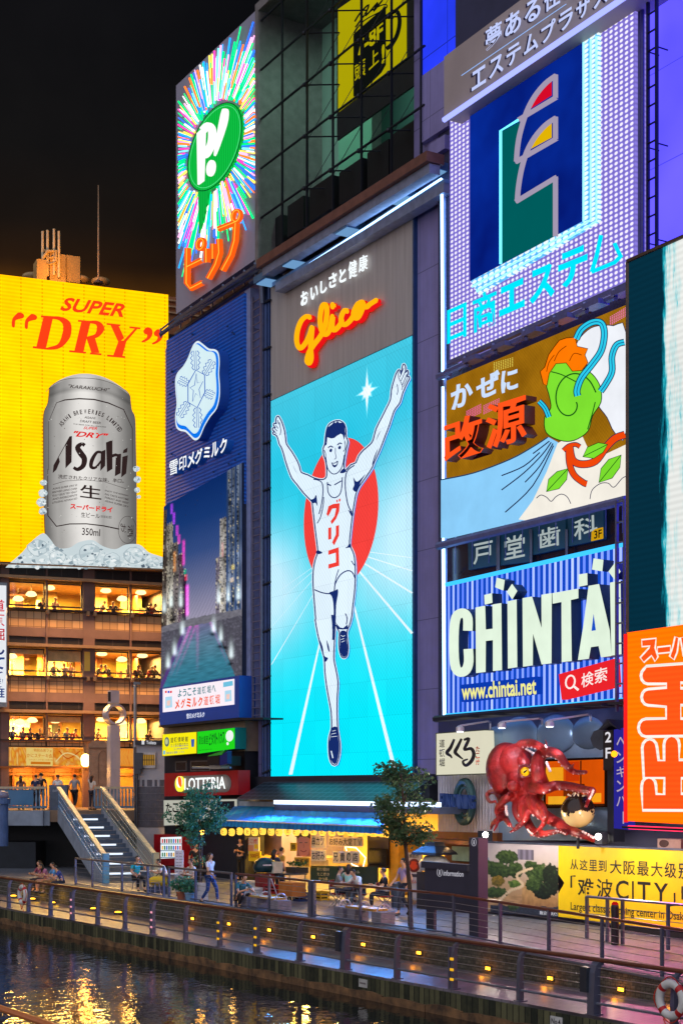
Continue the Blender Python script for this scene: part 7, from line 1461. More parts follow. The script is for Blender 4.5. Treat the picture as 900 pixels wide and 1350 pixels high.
# lanterns
lt0 = None; LZ = None
for i, x in enumerate((295, 305.5, 316, 326, 336, 346.5, 357.5, 368, 379, 390.5, 402, 413, 425, 437.5, 449, 462, 474.5, 486, 498)):
    h = FW.hit(x, 1096.5 + .8 * math.sin(i * 2.1), 3.0); p = FW.P(h.x, h.y, 3.0)
    if lt0 is None:
        lt0 = thing('paper_lantern', 'round yellow paper lantern strung along the front of the blue awning', 'lantern', (0, 0, 0), 'yellow paper lanterns along the awning')
        def m_lan():
            m = N('lantern_paper'); z = m.n('SeparateXYZ'); m.l(m.n('TexCoord').outputs['Object'], z.inputs[0]); r_ = m.math('SINE', m.math('MULTIPLY', z.outputs[2], 150)); return m.done(m.emit(m.mix(m.math('GREATER_THAN', r_, .3), (1.0, .50, .03, 1), (1.0, .70, .12, 1)), 1.45))
        b = MB(); b.lathe((0, 0, 0), [(.05, .14), (.088, .127), (.122, .07), (.129, 0), (.122, -.07), (.088, -.127), (.05, -.14)], 16); B('shade', b, m_lan(), lt0, True)
        b = MB(); b.lathe((0, 0, 0), [(.055, .15), (.055, .175), (.04, .175)], 12); b.lathe((0, 0, 0), [(.04, -.175), (.055, -.175), (.055, -.15)], 12); B('rim', b, paint((30, 20, 14), .5), lt0)
        b = MB(); b.tube([(0, 0, .19), (0, 0, .3)], .008, 4); B('cord', b, DARKB, lt0)
        b = MB(); FR = Wall((0, -.172), (1, 0))
        b.add([(x_ * .09 - .045, -.138 + .02 * abs(x_ - .5), y_ * .14 - .07) for x_, y_, q in text_mesh('た', .02, False, 0)[0]], text_mesh('た', .02, False, 0)[1], lin((90, 40, 6))); B('character', b, ink(.5), lt0); lt0.location = p; lt0.rotation_euler = (0, 0, -.35)
    else: dup(lt0, p, -.35 + random.uniform(-.5, .5))
t = thing('lantern_cable', 'thin dark cable carrying the yellow paper lanterns', 'cable', P(400, 1092, 3.0)); b = MB(); b.tube([P(x, 1091.2 + (x - 287) * .005, 3.0) for x in (287, 340, 400, 450, 507)], .012, 4); B('strand', b, DARKB, t)
# stall signs and posters
def board(name, label, quad, n, col, texts, cat='sign', st=.0, th=.05):
    t = root(name, label, cat, *[sum(p[i] for p in quad) / 4 for i in (0, 1)], n); b = MB(); b.pix(FW, quad, n, lin(col), th); B('board', b, ink(.5), t)
    b = MB()
    for (tx, TL, TR, BL, c, bo) in texts:
        if tx == '#': b.pix(FW, [TL, TR, (TR[0] + BL[0] - TL[0], TR[1] + BL[1] - TL[1]), BL], n + .006, lin(c))
        else: b.glyphs(FW, tx, TL, TR, BL, n + .009, lin(c), 0, bo)
    if texts: B('lettering', b, ink_lit(st) if st else ink(.5, .05), t)
    return t
IKC = (30, 24, 22)
board('menu_board', 'white board reading kushikatsu in bold black characters above the stall tables', [(410, 1101), (428, 1101), (428, 1118), (410, 1118)], 1.2, (236, 226, 200), [('串カツ', (411, 1103), (427, 1103), (411, 1115), IKC, .03)])
board('menu_board', 'white board reading okonomi in bold black characters below the kushikatsu board', [(410, 1120.5), (428.5, 1121), (428.5, 1135), (410, 1135)], 1.2, (240, 232, 206), [('お好み', (411, 1122), (427.5, 1122), (411, 1133.5), IKC, .03)])
board('menu_board', 'long pale board ending in TV hung under the lanterns', [(433, 1103), (477, 1104), (477, 1116), (433, 1115.5)], 1.1, (220, 200, 160), [('お好み大堂ＴＶ', (434, 1104.5), (476, 1105.5), (434, 1114), IKC, .03)])
for i, (chh, x0, x1) in enumerate((('兄', 438.5, 446), ('貴', 447.5, 455), ('の', 456, 463), ('店', 464, 472))):
    board('character_plate', 'white character plate on the stall front, ' + ('first of the four, next to the okonomi board' if i == 0 else 'second of the four' if i == 1 else 'third of the four, a single round kana' if i == 2 else 'last of the four, nearest the neon outline'), [(x0, 1122), (x1, 1122.3), (x1, 1138), (x0, 1137.5)], 1.25, (240, 232, 210), [(chh, (x0 + .6, 1124), (x1 - .6, 1124.2), (x0 + .6, 1135.5), IKC, .02)])
board('menu_board', 'yellow board reading teppanyaki beside the face poster', [(388, 1130), (408, 1130.5), (408, 1143), (388, 1142)], 1.15, (230, 180, 60), [('鉄板焼', (389.5, 1132), (406.5, 1132.4), (389.5, 1140.5), IKC, .02)])
t = board('face_poster', 'tall poster of a big plain smiling face with dark hair hung in the stall', [(391, 1098), (409, 1098.5), (409, 1129.5), (391, 1129)], 1.0, (190, 120, 90), [], 'poster'); b = MB(); n = 1.006
b.pix(FW, smo([(392, 1104), (396, 1099), (404, 1099), (408.5, 1105), (408, 1120), (404, 1128.5), (396, 1128.5), (392, 1120)], True, 3), n, lin((230, 150, 120))); b.pix(FW, [(391, 1098), (409, 1098.5), (409, 1106), (404, 1103), (395, 1103), (391, 1107)], n + .003, lin((40, 30, 34)))
for x in (396.5, 403.5): b.stroke(FW, [(x - 1.8, 1111), (x + 1.8, 1111)], .9, n + .004, lin((50, 30, 26)))
b.stroke(FW, [(400, 1112), (400.6, 1117), (399.5, 1118)], .6, n + .004, lin((180, 100, 80))); b.stroke(FW, smo([(396, 1121), (400, 1123), (404, 1121)], False), 1.1, n + .004, lin((170, 40, 40))); B('face_print', b, ink(.5, .05), t)
board('dark_green_board', 'long dark green board with chalky menu writing behind the diners', [(409, 1141), (497, 1143), (497, 1166), (409, 1164)], .9, (16, 62, 54), [('串カツ盛合せ', (418, 1143.5), (434, 1144), (418, 1148), (236, 224, 170), .02), ('たこ焼き', (418, 1150), (434, 1150.5), (418, 1154.5), (236, 224, 170), .02), ('かつ丼', (420, 1156), (432, 1156.4), (420, 1161), (240, 220, 150), .02), ('生ビール', (458, 1147), (474, 1147.5), (458, 1151), (230, 226, 200), .02)], 'board')
board('dark_shutter', 'dark brown panel between the stall windows and the yellow post', [(484, 1103), (512, 1104), (512, 1145), (484, 1143)], .7, (46, 30, 26), [], 'panel')
board('white_menu', 'white framed menu sheet hanging in the stall kitchen window', [(323, 1104), (341, 1104), (341, 1126), (323, 1126)], .3, (226, 206, 190), [('たこ焼', (325, 1106), (339, 1106), (325, 1112), (200, 50, 40), .02), ('#', (325, 1114), (334, 1114), (325, 1122), (220, 150, 110), 0), ('#', (335, 1113), (340, 1113), (335, 1119), (240, 200, 30), 0)], 'menu')
board('price_card', 'yellow price card under the white menu sheet', [(328, 1122), (343, 1122.5), (343, 1136), (328, 1135)], .45, (246, 204, 20), [('500円', (330, 1125), (341, 1125.3), (330, 1131), (160, 40, 20), .02)], 'card')
board('price_card', 'small yellow square card beside the face poster', [(382.5, 1111), (390.5, 1111), (390.5, 1122), (382.5, 1122)], .9, (240, 200, 30), [('串', (384, 1113), (389, 1113), (384, 1120), (60, 50, 20), .01)], 'card')
t = board('food_poster', 'tall poster with a red pan of food and white lettering by the information board', [(537, 1124), (554, 1125), (554, 1188), (537, 1185)], 1.5, (212, 190, 160), [('鉄板焼', (539, 1126), (552, 1126.5), (539, 1131), (40, 30, 20), .02), ('#', (538, 1152), (553, 1152.6), (538, 1156), (70, 60, 56), 0), ('お好み焼', (539, 1160), (552, 1160.5), (539, 1165), (190, 40, 30), .02)], 'poster')
b = MB(); b.pix(FW, [(545.5 + 8 * math.cos(i * .4), 1141 + 9 * math.sin(i * .4)) for i in range(16)], 1.507, lin((120, 20, 14))); b.pix(FW, [(545 + 5 * math.cos(i * .6) * (1 + .3 * math.sin(i * 3)), 1141 + 6 * math.sin(i * .6)) for i in range(11)], 1.51, lin((240, 70, 20))); B('food_print', b, ink(.4), t)
t = root('neon_arrow', 'thin white neon outline sign glowing inside the stall', 'neon sign', 470, 1127, .4); b = MB(); b.tube([P(*Zm(270, 1040, 2.8125)(q)[0], .5) for q in ((560, 218), (595, 255), (585, 295), (545, 280), (520, 215), (560, 218))], .025, 5); B('tube', b, glow((255, 244, 220), 2.2), t)
t = root('tv_panel', 'flat dark screen on the stall wall left of the yellow post', 'screen', 500, 1135, .5)
b = MB(); b.pix(FW, [(486, 1118), (509, 1119), (509, 1141), (486, 1140)], .78, (1, 1, 1, 1), .06); B('panel', b, paint((18, 14, 16), .2), t)
# ---- loose things at the stall
def floor_thing(name, label, cat, px, py, group=None): return thing(name, label, cat, G(px, py), group)
t = floor_thing('gas_grill', 'dark teal lidded grill on a red stand beside the kitchen opening', 'grill', 349, 1186); p = t.location.copy()
b = MB(); b.lathe(p, [(.34, .95), (.4, 1.1), (.36, 1.3), (.2, 1.42), (.05, 1.45)], 16); B('lid', b, paint((14, 52, 58), .3, .2), t, True); b = MB(); b.box(p + Vector((0, 0, .55)), (.55, .45, .7), .4); B('stand', b, paint((130, 20, 26), .4), t)
b = MB(); b.box(p + Vector((.1, -.36, 1.2)), (.3, .03, .04), .3); B('handle', b, CHR, t)
t = floor_thing('steel_trolley', 'grey steel work trolley loaded with green vegetables and boxes in front of the stall', 'trolley', 378, 1186); p = t.location.copy(); rz = FW.ang()
b = MB(); b.box(p + Vector((0, 0, .9)), (1.6, .7, .04), rz); b.box(p + Vector((0, 0, .35)), (1.6, .7, .04), rz)
for sx in (-.75, .75):
    for sy in (-.3, .3): q = Matrix.Rotation(rz, 3, 'Z') @ Vector((sx, sy, 0)); b.tube([p + q, p + q + Vector((0, 0, .9))], .02, 5)
B('frame', b, paint((110, 110, 112), .35, .6), t)
random.seed(14); bx_ = floor_thing('carton', 'white carton on the steel trolley', 'box', 378, 1186); bx_.location = p + Vector((-.45, 0, .92)); b = MB(); b.box(bx_.location + Vector((0, 0, .19)), (.5, .4, .38), rz + .2); B('body', b, paint((220, 210, 190), .7), bx_); b = MB(); b.box(bx_.location + Vector((0, 0, .383)), (.49, .06, .006), rz + .2); B('tape', b, paint((180, 150, 100), .5), bx_)
t2 = thing('vegetable_crate', 'low crate of leafy greens on the steel trolley', 'crate', p + Vector((.35, 0, .92))); b = MB(); b.box(t2.location + Vector((0, 0, .1)), (.7, .5, .2), rz); B('crate', b, paint((40, 40, 44), .6), t2)
b = MB()
for i in range(60): q = t2.location + Matrix.Rotation(rz, 3, 'Z') @ Vector((random.uniform(-.32, .32), random.uniform(-.22, .22), .2 + random.uniform(0, .12))); a = random.uniform(0, 6); b.add([q, q + Vector((.1 * math.cos(a), .1 * math.sin(a), .05)), q + Vector((.06 * math.cos(a + 1), .06 * math.sin(a + 1), .1))], [(0, 1, 2)])
B('greens', b, paint((50, 90, 40), .6), t2)
cb0 = None
for (px, py, lab) in ((335, 1188, 'white lidded cool box on the pavement behind the first bench'), (330, 1178, 'white lidded cool box beside the dark lidded grill')):
    t = floor_thing('cool_box', lab, 'box', px, py); p = t.location.copy(); b = MB(); b.box(p + Vector((0, 0, .2)), (.75, .45, .4), rz); B('body', b, paint((200, 206, 214), .5), t); b = MB(); b.box(p + Vector((0, 0, .43)), (.79, .49, .06), rz); B('lid', b, paint((226, 226, 230), .5), t)
# tables, chairs, stools
def make_chair(label, col):
    t = thing('folding_chair', label, 'chair', (0, 0, 0)); F_ = paint(col, .6); M_ = paint((150, 150, 155), .3, .7)
    b = MB(); b.box((0, 0, .44), (.46, .44, .03)); B('seat', b, F_, t); b = MB(); b.box((0, .23, .72), (.46, .03, .3)); B('backrest', b, F_, t)
    for s in (-.23, .23): b = MB(); b.tube([(s, -.24, 0), (s, .2, .46), (s, .24, .88)], .014, 5); b.tube([(s, .25, 0), (s, -.18, .44)], .014, 5); b.tube([(s, -.2, .62), (s, .22, .64)], .018, 5); B('side_frame', b, M_, t)
    return t
ch1 = make_chair('red canvas folding chair under the grey shirted diner', (150, 16, 30))
def make_table(label, top=(150, 110, 70)):
    t = thing('folding_table', label, 'table', (0, 0, 0)); b = MB(); b.box((0, 0, .71), (1.0, .65, .03)); B('tabletop', b, paint(top, .4), t)
    for s in (-.42, .42): b = MB(); b.tube([(s, -.28, 0), (s, .28, .7)], .014, 5); b.tube([(s, .28, 0), (s, -.28, .7)], .014, 5); B('leg', b, paint((150, 150, 155), .3, .7), t)
    return t
tb1 = make_table('small folding table between the diners in red chairs')
g1, g2, g3, gt = G(446, 1196), G(474, 1197), G(507, 1200), G(461, 1197.5)
ch1.location = g1; ch1.rotation_euler = (0, 0, -1.9 + math.pi)
c = dup(ch1, g2, 1.6, 'red canvas folding chair under the diner in a white shirt'); c2 = dup(ch1, g3, 1.3, 'red canvas folding chair under the diner in black')
c3 = dup(ch1, G(459, 1190), 2.4, 'empty red canvas folding chair behind the small table')
tb1.location = gt; tb1.rotation_euler = (0, 0, .3); tb2 = dup(tb1, G(490, 1199), .3, 'small folding table between the white shirted diner and the one in black')
tb3 = make_table('pale low table beside the man in the turquoise shirt', (206, 200, 190)); tb3.location = G(200, 1173); tb3.rotation_euler = (0, 0, .2)
tb4 = dup(tb3, G(236, 1178), .2, 'pale low table between the white shirted pair near the vending machine')
def make_stool(label):
    t = thing('stool', label, 'stool', (0, 0, 0)); b = MB(); b.lathe((0, 0, 0), [(.17, .42), (.18, .44), (.17, .46)], 14); B('seat', b, paint((70, 70, 80), .5), t)
    for a in (0, 1.57, 3.14, 4.71): b = MB(); b.tube([(.2 * math.cos(a), .2 * math.sin(a), 0), (.13 * math.cos(a), .13 * math.sin(a), .42)], .014, 5); B('leg', b, paint((160, 160, 170), .3, .7), t)
    return t
s0_ = make_stool('metal legged stool under the man in the turquoise shirt'); s0_.location = G(181, 1175)
dup(s0_, G(219, 1177), 0, 'metal legged stool under the first white shirted man near the vending machine'); dup(s0_, G(253, 1181), 0, 'metal legged stool under the white shirted man behind the street tree'); dup(s0_, G(205, 1180), 0, 'empty metal legged stool in front of the pale low table')
t = floor_thing('yellow_bag', 'bright yellow bag on the pavement by the pale low table', 'bag', 210, 1178); p = t.location.copy(); b = MB(); b.sphere(p + Vector((0, 0, .45)), (.42, .25, .2), 14, 8); B('body', b, paint((236, 190, 30), .6), t, True); b = MB(); b.tube([p + Vector((-.15, 0, .6)), p + Vector((0, 0, .74)), p + Vector((.15, 0, .6))], .02, 5); B('strap', b, paint((60, 50, 40), .6), t); b = MB(); b.box(p + Vector((0, 0, .13)), (.7, .4, .26)); B('stand_base', b, paint((60, 70, 90), .5), t)
random.seed(51); bc0 = None
for i, (px, py, z_, col, lab) in enumerate(((357, 1190, 0, (170, 20, 26), 'red bottle crate on the pavement at the grill, bottom of the pair'), (357, 1190, .31, (176, 26, 30), 'red bottle crate stacked on another beside the grill'), (366, 1191, 0, (226, 170, 30), 'yellow bottle crate beside the stacked red crates'), (396, 1188, 0, (40, 60, 110), 'blue bottle crate in front of the steel trolley end'), (424, 1187, 0, (226, 170, 30), 'yellow bottle crate below the dark green board'))):
    p = G(px, py); p.z = z_; t = thing('bottle_crate', lab, 'crate', p); b = MB(); mt = paint(col, .45)
    for dz in (.02, .14, .26):
        for sx, sy, lx, ly in ((0, -.16, .44, .02), (0, .16, .44, .02), (-.21, 0, .02, .32), (.21, 0, .02, .32)): b.box(p + Matrix.Rotation(rz, 3, 'Z') @ Vector((sx, sy, dz + .02)), (lx, ly, .07), rz)
    for sx in (-.21, .21):
        for sy in (-.16, .16): b.box(p + Matrix.Rotation(rz, 3, 'Z') @ Vector((sx, sy, .155)), (.035, .035, .305), rz)
    b.box(p + Vector((0, 0, .015)), (.42, .32, .02), rz); B('crate', b, mt, t)
    b = MB()
    for k in range(12): q = p + Matrix.Rotation(rz, 3, 'Z') @ Vector((-.15 + .1 * (k % 4), -.1 + .1 * (k // 4), .03)); b.lathe(q, [(.035, 0), (.035, .18), (.014, .24), (.014, .27)], 7)
    Bs('bottle', b, paint((60, 34, 14), .15), t)
t = floor_thing('waste_bin', 'grey lidded waste bin at the foot of the yellow post', 'bin', 524, 1196); p = t.location.copy(); b = MB(); b.lathe(p, [(.2, 0.003), (.24, .7), (.25, .72)], 14); B('bin', b, paint((80, 84, 92), .5), t); b = MB(); b.lathe(p, [(.26, .72), (.25, .77), (.1, .82)], 14); B('lid', b, paint((50, 54, 60), .5), t)
t = floor_thing('handcart', 'orange panelled handcart standing behind the benches', 'cart', 385, 1192); p = t.location.copy(); b = MB(); b.box(p + Vector((0, 0, .5)), (.95, .5, .45), rz); B('body', b, paint((196, 112, 40), .5), t); b = MB(); b.tube([p + Vector((-.5, .2, .28)), p + Vector((-.75, .35, .95))], .02, 5); B('handle', b, CHR, t)
for sx in (-.3, .3): b = MB(); q = p + Matrix.Rotation(rz, 3, 'Z') @ Vector((sx, -.27, .15)); u_ = Vector((FW.u.x, FW.u.y, 0)); b.tube([q + (u_ * math.cos(a * .524) + Vector((0, 0, 1)) * math.sin(a * .524)) * .12 for a in range(13)], .03, 6); B('wheel', b, paint((24, 24, 26), .6), t)
# boards on the pavement
SG = Wall((G(235, 1176).x, G(235, 1176).y), (1, -.25))
t = floor_thing('menu_stand', 'tall narrow white menu stand beside the vending machine', 'menu stand', 235, 1176); b = MB(); s_ = SG.S(230.5), SG.S(241.5); b.wbox(SG, s_[0], s_[1], 0.02, SG.Z(235, 1121), -.06, 0); B('panel', b, paint((196, 200, 212), .5), t)
b = MB()
for k in range(11):
    y = 1125 + k * 4; 
    for x in (232, 236.5): b.stroke(SG, [(x, y), (x + 3.2 + .6 * math.sin(k * 5 + x), y)], .6, .004, lin((90, 90, 110)))
B('menu_print', b, ink(.5), t)
t = floor_thing('sandwich_board', 'blank white sandwich board leaning at the railing beside the woman in white', 'board', 267, 1190); p = t.location.copy(); b = MB(); b.box(p + Vector((0, 0, .36)), (.36, .04, .62), -.1); B('board', b, paint((226, 214, 204), .6), t)
b = MB()
for s in (-.15, .15): b.tube([p + Vector((s, .02, 0)), p + Vector((s, 0, .6))], .015, 5); b.tube([p + Vector((s, .3, 0)), p + Vector((s, .02, .6))], .015, 5)
B('leg', b, paint((110, 110, 110), .5), t)
# planter
def leaves(b, c, r, k, size, flat=1.0):
    for _ in range(k):
        while True:
            v = Vector((random.uniform(-1, 1), random.uniform(-1, 1), random.uniform(-1, 1)))
            if v.length < 1: break
        p = Vector(c) + Vector((v.x * r[0], v.y * r[1], v.z * r[2])); d = Vector((random.gauss(0, 1), random.gauss(0, 1), random.gauss(0, .6) - .3)).normalized(); s = d.orthogonal().normalized(); s = Matrix.Rotation(random.uniform(0, 6.28), 3, d) @ s; L = size * random.uniform(.6, 1.3); w_ = L * .32
        b.add([p, p + d * L * .45 + s * w_, p + d * L, p + d * L * .45 - s * w_], [(0, 1, 2), (0, 2, 3)], (1, 1, 1, 1), [(random.random(), 0)] * 4)
def m_leaf(c0, c1):
    m = N('leaf'); f = m.noise(2.3, 4); u, v = m.uv(); col = m.ramp(m.math('MULTIPLY_ADD', u, .5, m.math('MULTIPLY', f, .6)), .25, .85, c0, c1); d = m.bsdf(col, .45); t_ = m.n('BsdfTranslucent'); m.l(col, t_.inputs[0]); mx = m.n('MixShader'); mx.inputs[0].default_value = .3; m.l(d.outputs[0], mx.inputs[1]); m.l(t_.outputs[0], mx.inputs[2]); return m.done(mx)
LEAF = m_leaf((.02, .12, .08, 1), (.09, .34, .17, 1)); LEAF2 = m_leaf((.03, .09, .04, 1), (.14, .24, .09, 1)); BARK = paint((74, 54, 44), .8, 0, .3, 6)
for i, (px, py, lab) in enumerate(((240, 1188, 'bushy green plant in a terracotta pot at the railing'), (251, 1189, 'small green plant in a pale blue pot at the railing'))):
    t = floor_thing('potted_plant', lab, 'plant', px, py); p = t.location.copy(); b = MB(); b.lathe(p, [(.13, 0), (.18, .26), (.2, .27), (.2, .31), (.16, .31), (.1, .27)], 14); B('pot', b, paint((170, 96, 66) if not i else (120, 160, 190), .6), t, False); random.seed(40 + i); b = MB(); leaves(b, p + Vector((0, 0, .56)), (.42 if not i else .25, .3, .27), 260, .13); B('foliage', b, LEAF, t); b = MB()
    for a in range(5): b.tube([p + Vector((0, 0, .27)), p + Vector((.2 * math.cos(a * 1.3), .2 * math.sin(a * 1.3), .55))], .012, 4)
    B('stem', b, paint((60, 80, 40), .7), t)
# benches
bn = thing('bench', 'bench of concrete blocks with a timber seat and steel hoops nearer the blue awning', 'bench', (0, 0, 0)); CB = paint((140, 130, 140), .8, 0, .3, 5)
for x in (-1.05, -.35, 1.0): b = MB(); b.box((x, 0, .2), (.5 if x != -.35 else .42, .46, .4)); B('block', b, CB, bn)
b = MB()
for y in (-.16, 0, .16): b.box((.1, y, .43), (1.55, .14, .06))
B('timber_seat', b, paint((196, 140, 50), .5, 0, .25, 4), bn)
for x in (-1.05, 0.0, 1.0):
    b = MB(); b.tube([(x, -.2 + .4 * (1 - math.cos(i * math.pi / 10)) / 2, .4 + .2 * math.sin(i * math.pi / 10)) for i in range(11)], .022, 6); B('hoop', b, CHR, bn)
bn2 = dup(bn, G(480, 1217), FW.ang(), 'bench of concrete blocks with a timber seat beside the street tree'); bn.location = G(350, 1201); bn.rotation_euler = (0, 0, FW.ang())
# information board
it = floor_thing('information_board', 'dark slate information board with a taller slim tower at its end', 'information board', 620, 1236); nI = (Vector((it.location.x, it.location.y)) - FW.o).dot(FW.n)
SLT = paint((58, 58, 74), .5, 0, .12, 2)
b = MB(); b.wbox(FW, fs(559.5, nI), fs(618, nI), fz(590, 1201, nI), fz(590, 1146.5, nI), nI - .1, nI); b.wbox(FW, fs(557, nI), fs(618, nI), fz(590, 1146.5, nI), fz(590, 1138, nI), nI - .16, nI + .06); B('panel', b, SLT, it)
b = MB(); b.wbox(FW, fs(618, nI + .1), fs(630, nI + .1), 0.003, fz(620, 1104, nI), nI - .2, nI + .1); B('tower', b, SLT, it)
b = MB(); b.wbox(FW, fs(561, nI), fs(571, nI), .003, fz(590, 1201, nI), nI - .1, nI - .01); B('leg', b, SLT, it)
b = MB(); QI = Zm(570, 1100, 5.294); LC = lin((214, 212, 224)); n = nI + .012
b.glyphs(FW, 'information', *QI((74, 250), (214, 258), (74, 288)), n, LC, 0, .012); b.stroke(FW, QI(*[(48 + 17 * math.cos(i * .4), 264 + 29 * math.sin(i * .4)) for i in range(16)]), .6, n, LC, True); b.glyphs(FW, 'i', *QI((44, 248), (52, 248), (44, 282)), n, LC, 0, .03)
n = nI + .112; b.stroke(FW, QI(*[(287 + 16 * math.cos(i * .4), 54 + 27 * math.sin(i * .4)) for i in range(16)]), .6, n, LC, True); b.glyphs(FW, 'i', *QI((283, 40), (291, 40), (283, 70)), n, LC, 0, .03); B('lettering', b, ink_lit(.7), it)
# little kiosk roof behind the information board
t = root('stall_cart', 'white domed cooking pot under a small dark hood behind the information board', 'cart', 573, 1180, 2.0); b = MB(); p = P(572, 1137, 2.0); b.lathe(p - Vector((0, 0, .3)), [(.1, 0), (.45, .05), (.5, .3), (.3, .5), (.1, .55)], 16); B('pot', b, paint((206, 200, 190), .3, .2), t, True)
b = MB(); b.lathe(p + Vector((0, 0, .25)), [(.75, .0), (.7, .08), (.35, .28), (.3, .4)], 4); B('hood', b, paint((24, 26, 32), .5), t); b = MB(); q0 = p - Vector((0, 0, .3)); b.box(Vector((q0.x, q0.y, q0.z / 2)), (.8, .8, q0.z), FW.ang()); B('stand', b, paint((60, 50, 46), .6), t)
b = MB(); b.wbox(FW, fs(556, 1.2), fs(620, 1.2), fz(580, 1112, 1.2), fz(580, 1107, 1.2), .3, 1.2); b.wbox(FW, fs(556, 1.2), fs(620, 1.2), 0, fz(580, 1112, 1.2), .2, .3); B('shelter', b, paint((110, 60, 26), .6), t)
b = MB(); b.wbox(FW, fs(592, .5), fs(618, .5), fz(600, 1135, .5), fz(600, 1113, .5), .31, .4); B('window', b, paint((150, 190, 170), .3), t)
lamp('kiosk_lamp', P(590, 1118, 1.6), 20, (255, 200, 130), .1)
# ================================================================ railings, lamps, trees
RAILM = paint((112, 114, 134), .35, .5, .15, 2); WOODR = paint((112, 62, 42), .4, 0, .3, 3)
def qs(px, n=0): return QW.S(px, n)
lr = thing('quay_railing', 'long waterside railing with a brown handrail and curved posts on the lower walk', 'railing', QW.P(0, WZ, 0))
smin, smax = qs(-30), qs(960); b = MB(); b.tube([QW.P(s, WZ + 1.1, -.12) for s in (smin, 0, 10, 20, smax)], .05, 8); B('handrail', b, WOODR, lr)
for h in (.42, .60, .78, .95): b = MB(); b.tube([QW.P(s, WZ + h, -.03) for s in (smin, smax)], .0085, 4); B('cable', b, paint((170, 172, 180), .3, .7), lr)
b = MB(); b.tube([QW.P(s, WZ + .24, .0) for s in (smin, smax)], .03, 6); B('lower_tube', b, paint((150, 152, 165), .3, .6), lr)
for i, px in enumerate((12, 38, 67, 96, 129, 165, 202, 245, 290, 339, 395, 455, 523, 598, 685, 782, 888)):
    s = qs(px); box_ = px in (455, 782); dbl = px in (96, 202, 339, 598); wd_ = .1 if box_ else .05
    b = MB(); prof = [(0, 0), (.0, .55), (-.01, .85), (-.05, 1.0), (-.13, 1.06)]; th = .12 if not box_ else .17
    vs = []
    for k, (n_, z_) in enumerate(prof):
        w2 = th / 2 * (1.15 - .35 * z_)
        for (ds, dn) in ((-wd_, -w2), (wd_, -w2), (wd_, w2), (-wd_, w2)): vs.append(QW.P(s + ds, WZ + z_ + (0 if k else .003), n_ + dn))
    fs__ = [(k * 4 + j, k * 4 + (j + 1) % 4, (k + 1) * 4 + (j + 1) % 4, (k + 1) * 4 + j) for k in range(len(prof) - 1) for j in range(4)] + [(3, 2, 1, 0), tuple((len(prof) - 1) * 4 + j for j in range(4))]
    b.add(vs, fs__); b.wbox(QW, s - wd_ - .05, s + wd_ + .05, WZ + .002, WZ + .025, -.12, .09)
    if dbl: b.wbox(QW, s - .17, s - .12, WZ + .003, WZ + .95, -.05, .04)
    po = B('post', b, RAILM, lr)
    if box_: b = MB(); b.wbox(QW, s - .26, s - .06, WZ + .45, WZ + .95, -.06, .14); B('control_box', b, paint((60, 64, 74), .4, .3), po)
    if dbl or px == 290:
        b = MB()
        for h in (.2, .42, .66): b.wbox(QW, s - .055, s + .055, WZ + h, WZ + h + .06, .05, .075)
        Bs('reflector', b, glow((255, 190, 40) if px > 250 else (255, 170, 190), .9), po)
ur = thing('promenade_railing', 'upper promenade railing with thin posts and wires along the wall top', 'railing', QW.P(10, 0, -2.6))
nU = -2.6
def uz(s): return ramp_z(min(s, sR + 9)) + .06
def ustr(px0, px1, h, r, mat, nm, seg=5):
    s0, s1 = qs(px0, nU), qs(px1, nU); pts = [s0] + [x for x in (sR,) if s0 < x < s1] + [s1]; b = MB(); b.tube([QW.P(s, uz(s) + h, nU) for s in pts], r, seg); B(nm, b, mat, ur)
for a, c in ((100, 216), (222, 306), (311, 409), (414, 960)):
    ustr(a, c, 1.04, .038, WOODR if a > 300 else paint((120, 110, 110), .4, .3), 'handrail', 7)
    for h in (.2, .36, .52, .68, .84): ustr(a, c, h, .008, paint((176, 178, 186), .3, .7), 'wire', 4)
    ustr(a, c, .06, .025, RAILM, 'bottom_rail')
for px in (100, 122, 161, 195, 216, 223, 258, 305, 311, 355, 409, 414, 475, 541, 598, 659, 723, 793, 872, 950):
    s = qs(px, nU); b = MB(); b.wbox(QW, s - .03, s + .03, uz(s) - .05, uz(s) + 1.04, nU - .035, nU + .035); b.wbox(QW, s - .08, s + .08, uz(s) - .055, uz(s) - .03, nU - .08, nU + .08); B('post', b, RAILM, ur)
b = MB(); s = qs(410, nU); b.wbox(QW, s - .09, s + .09, .06, 1.12, nU - .12, nU + .06); B('wide_post', b, RAILM, ur)
sr_ = thing('ramp_railing', 'short dark railing standing before the yellow banner', 'railing', G(790, 1236))
nS_ = (Vector((sr_.location.x, sr_.location.y)) - QW.o).dot(QW.n)
for h, r in ((1.02, .035), (.78, .01), (.58, .01), (.38, .01), (.2, .01)): b = MB(); b.tube([QW.P(qs(773, nS_), h, nS_), QW.P(qs(960, nS_), h, nS_)], r, 6); B('handrail' if h > 1 else 'wire', b, RAILM, sr_)
for px in (773, 800, 820, 880, 940): s = qs(px, nS_); b = MB(); b.wbox(QW, s - .035, s + .035, -.1, 1.03, nS_ - .035, nS_ + .035); B('post', b, RAILM, sr_)
t = thing('bollard', 'thick black bollard among the rails in front of the yellow banner', 'bollard', G(810, 1240)); p = t.location.copy(); b = MB(); b.lathe(p, [(.1, -.1), (.1, .85), (.085, .9)], 12); B('post', b, paint((20, 18, 22), .4), t); b = MB(); b.lathe(p, [(.085, .9), (.09, .92), (.05, .97)], 12); B('cap', b, glow((220, 30, 30), .6), t)
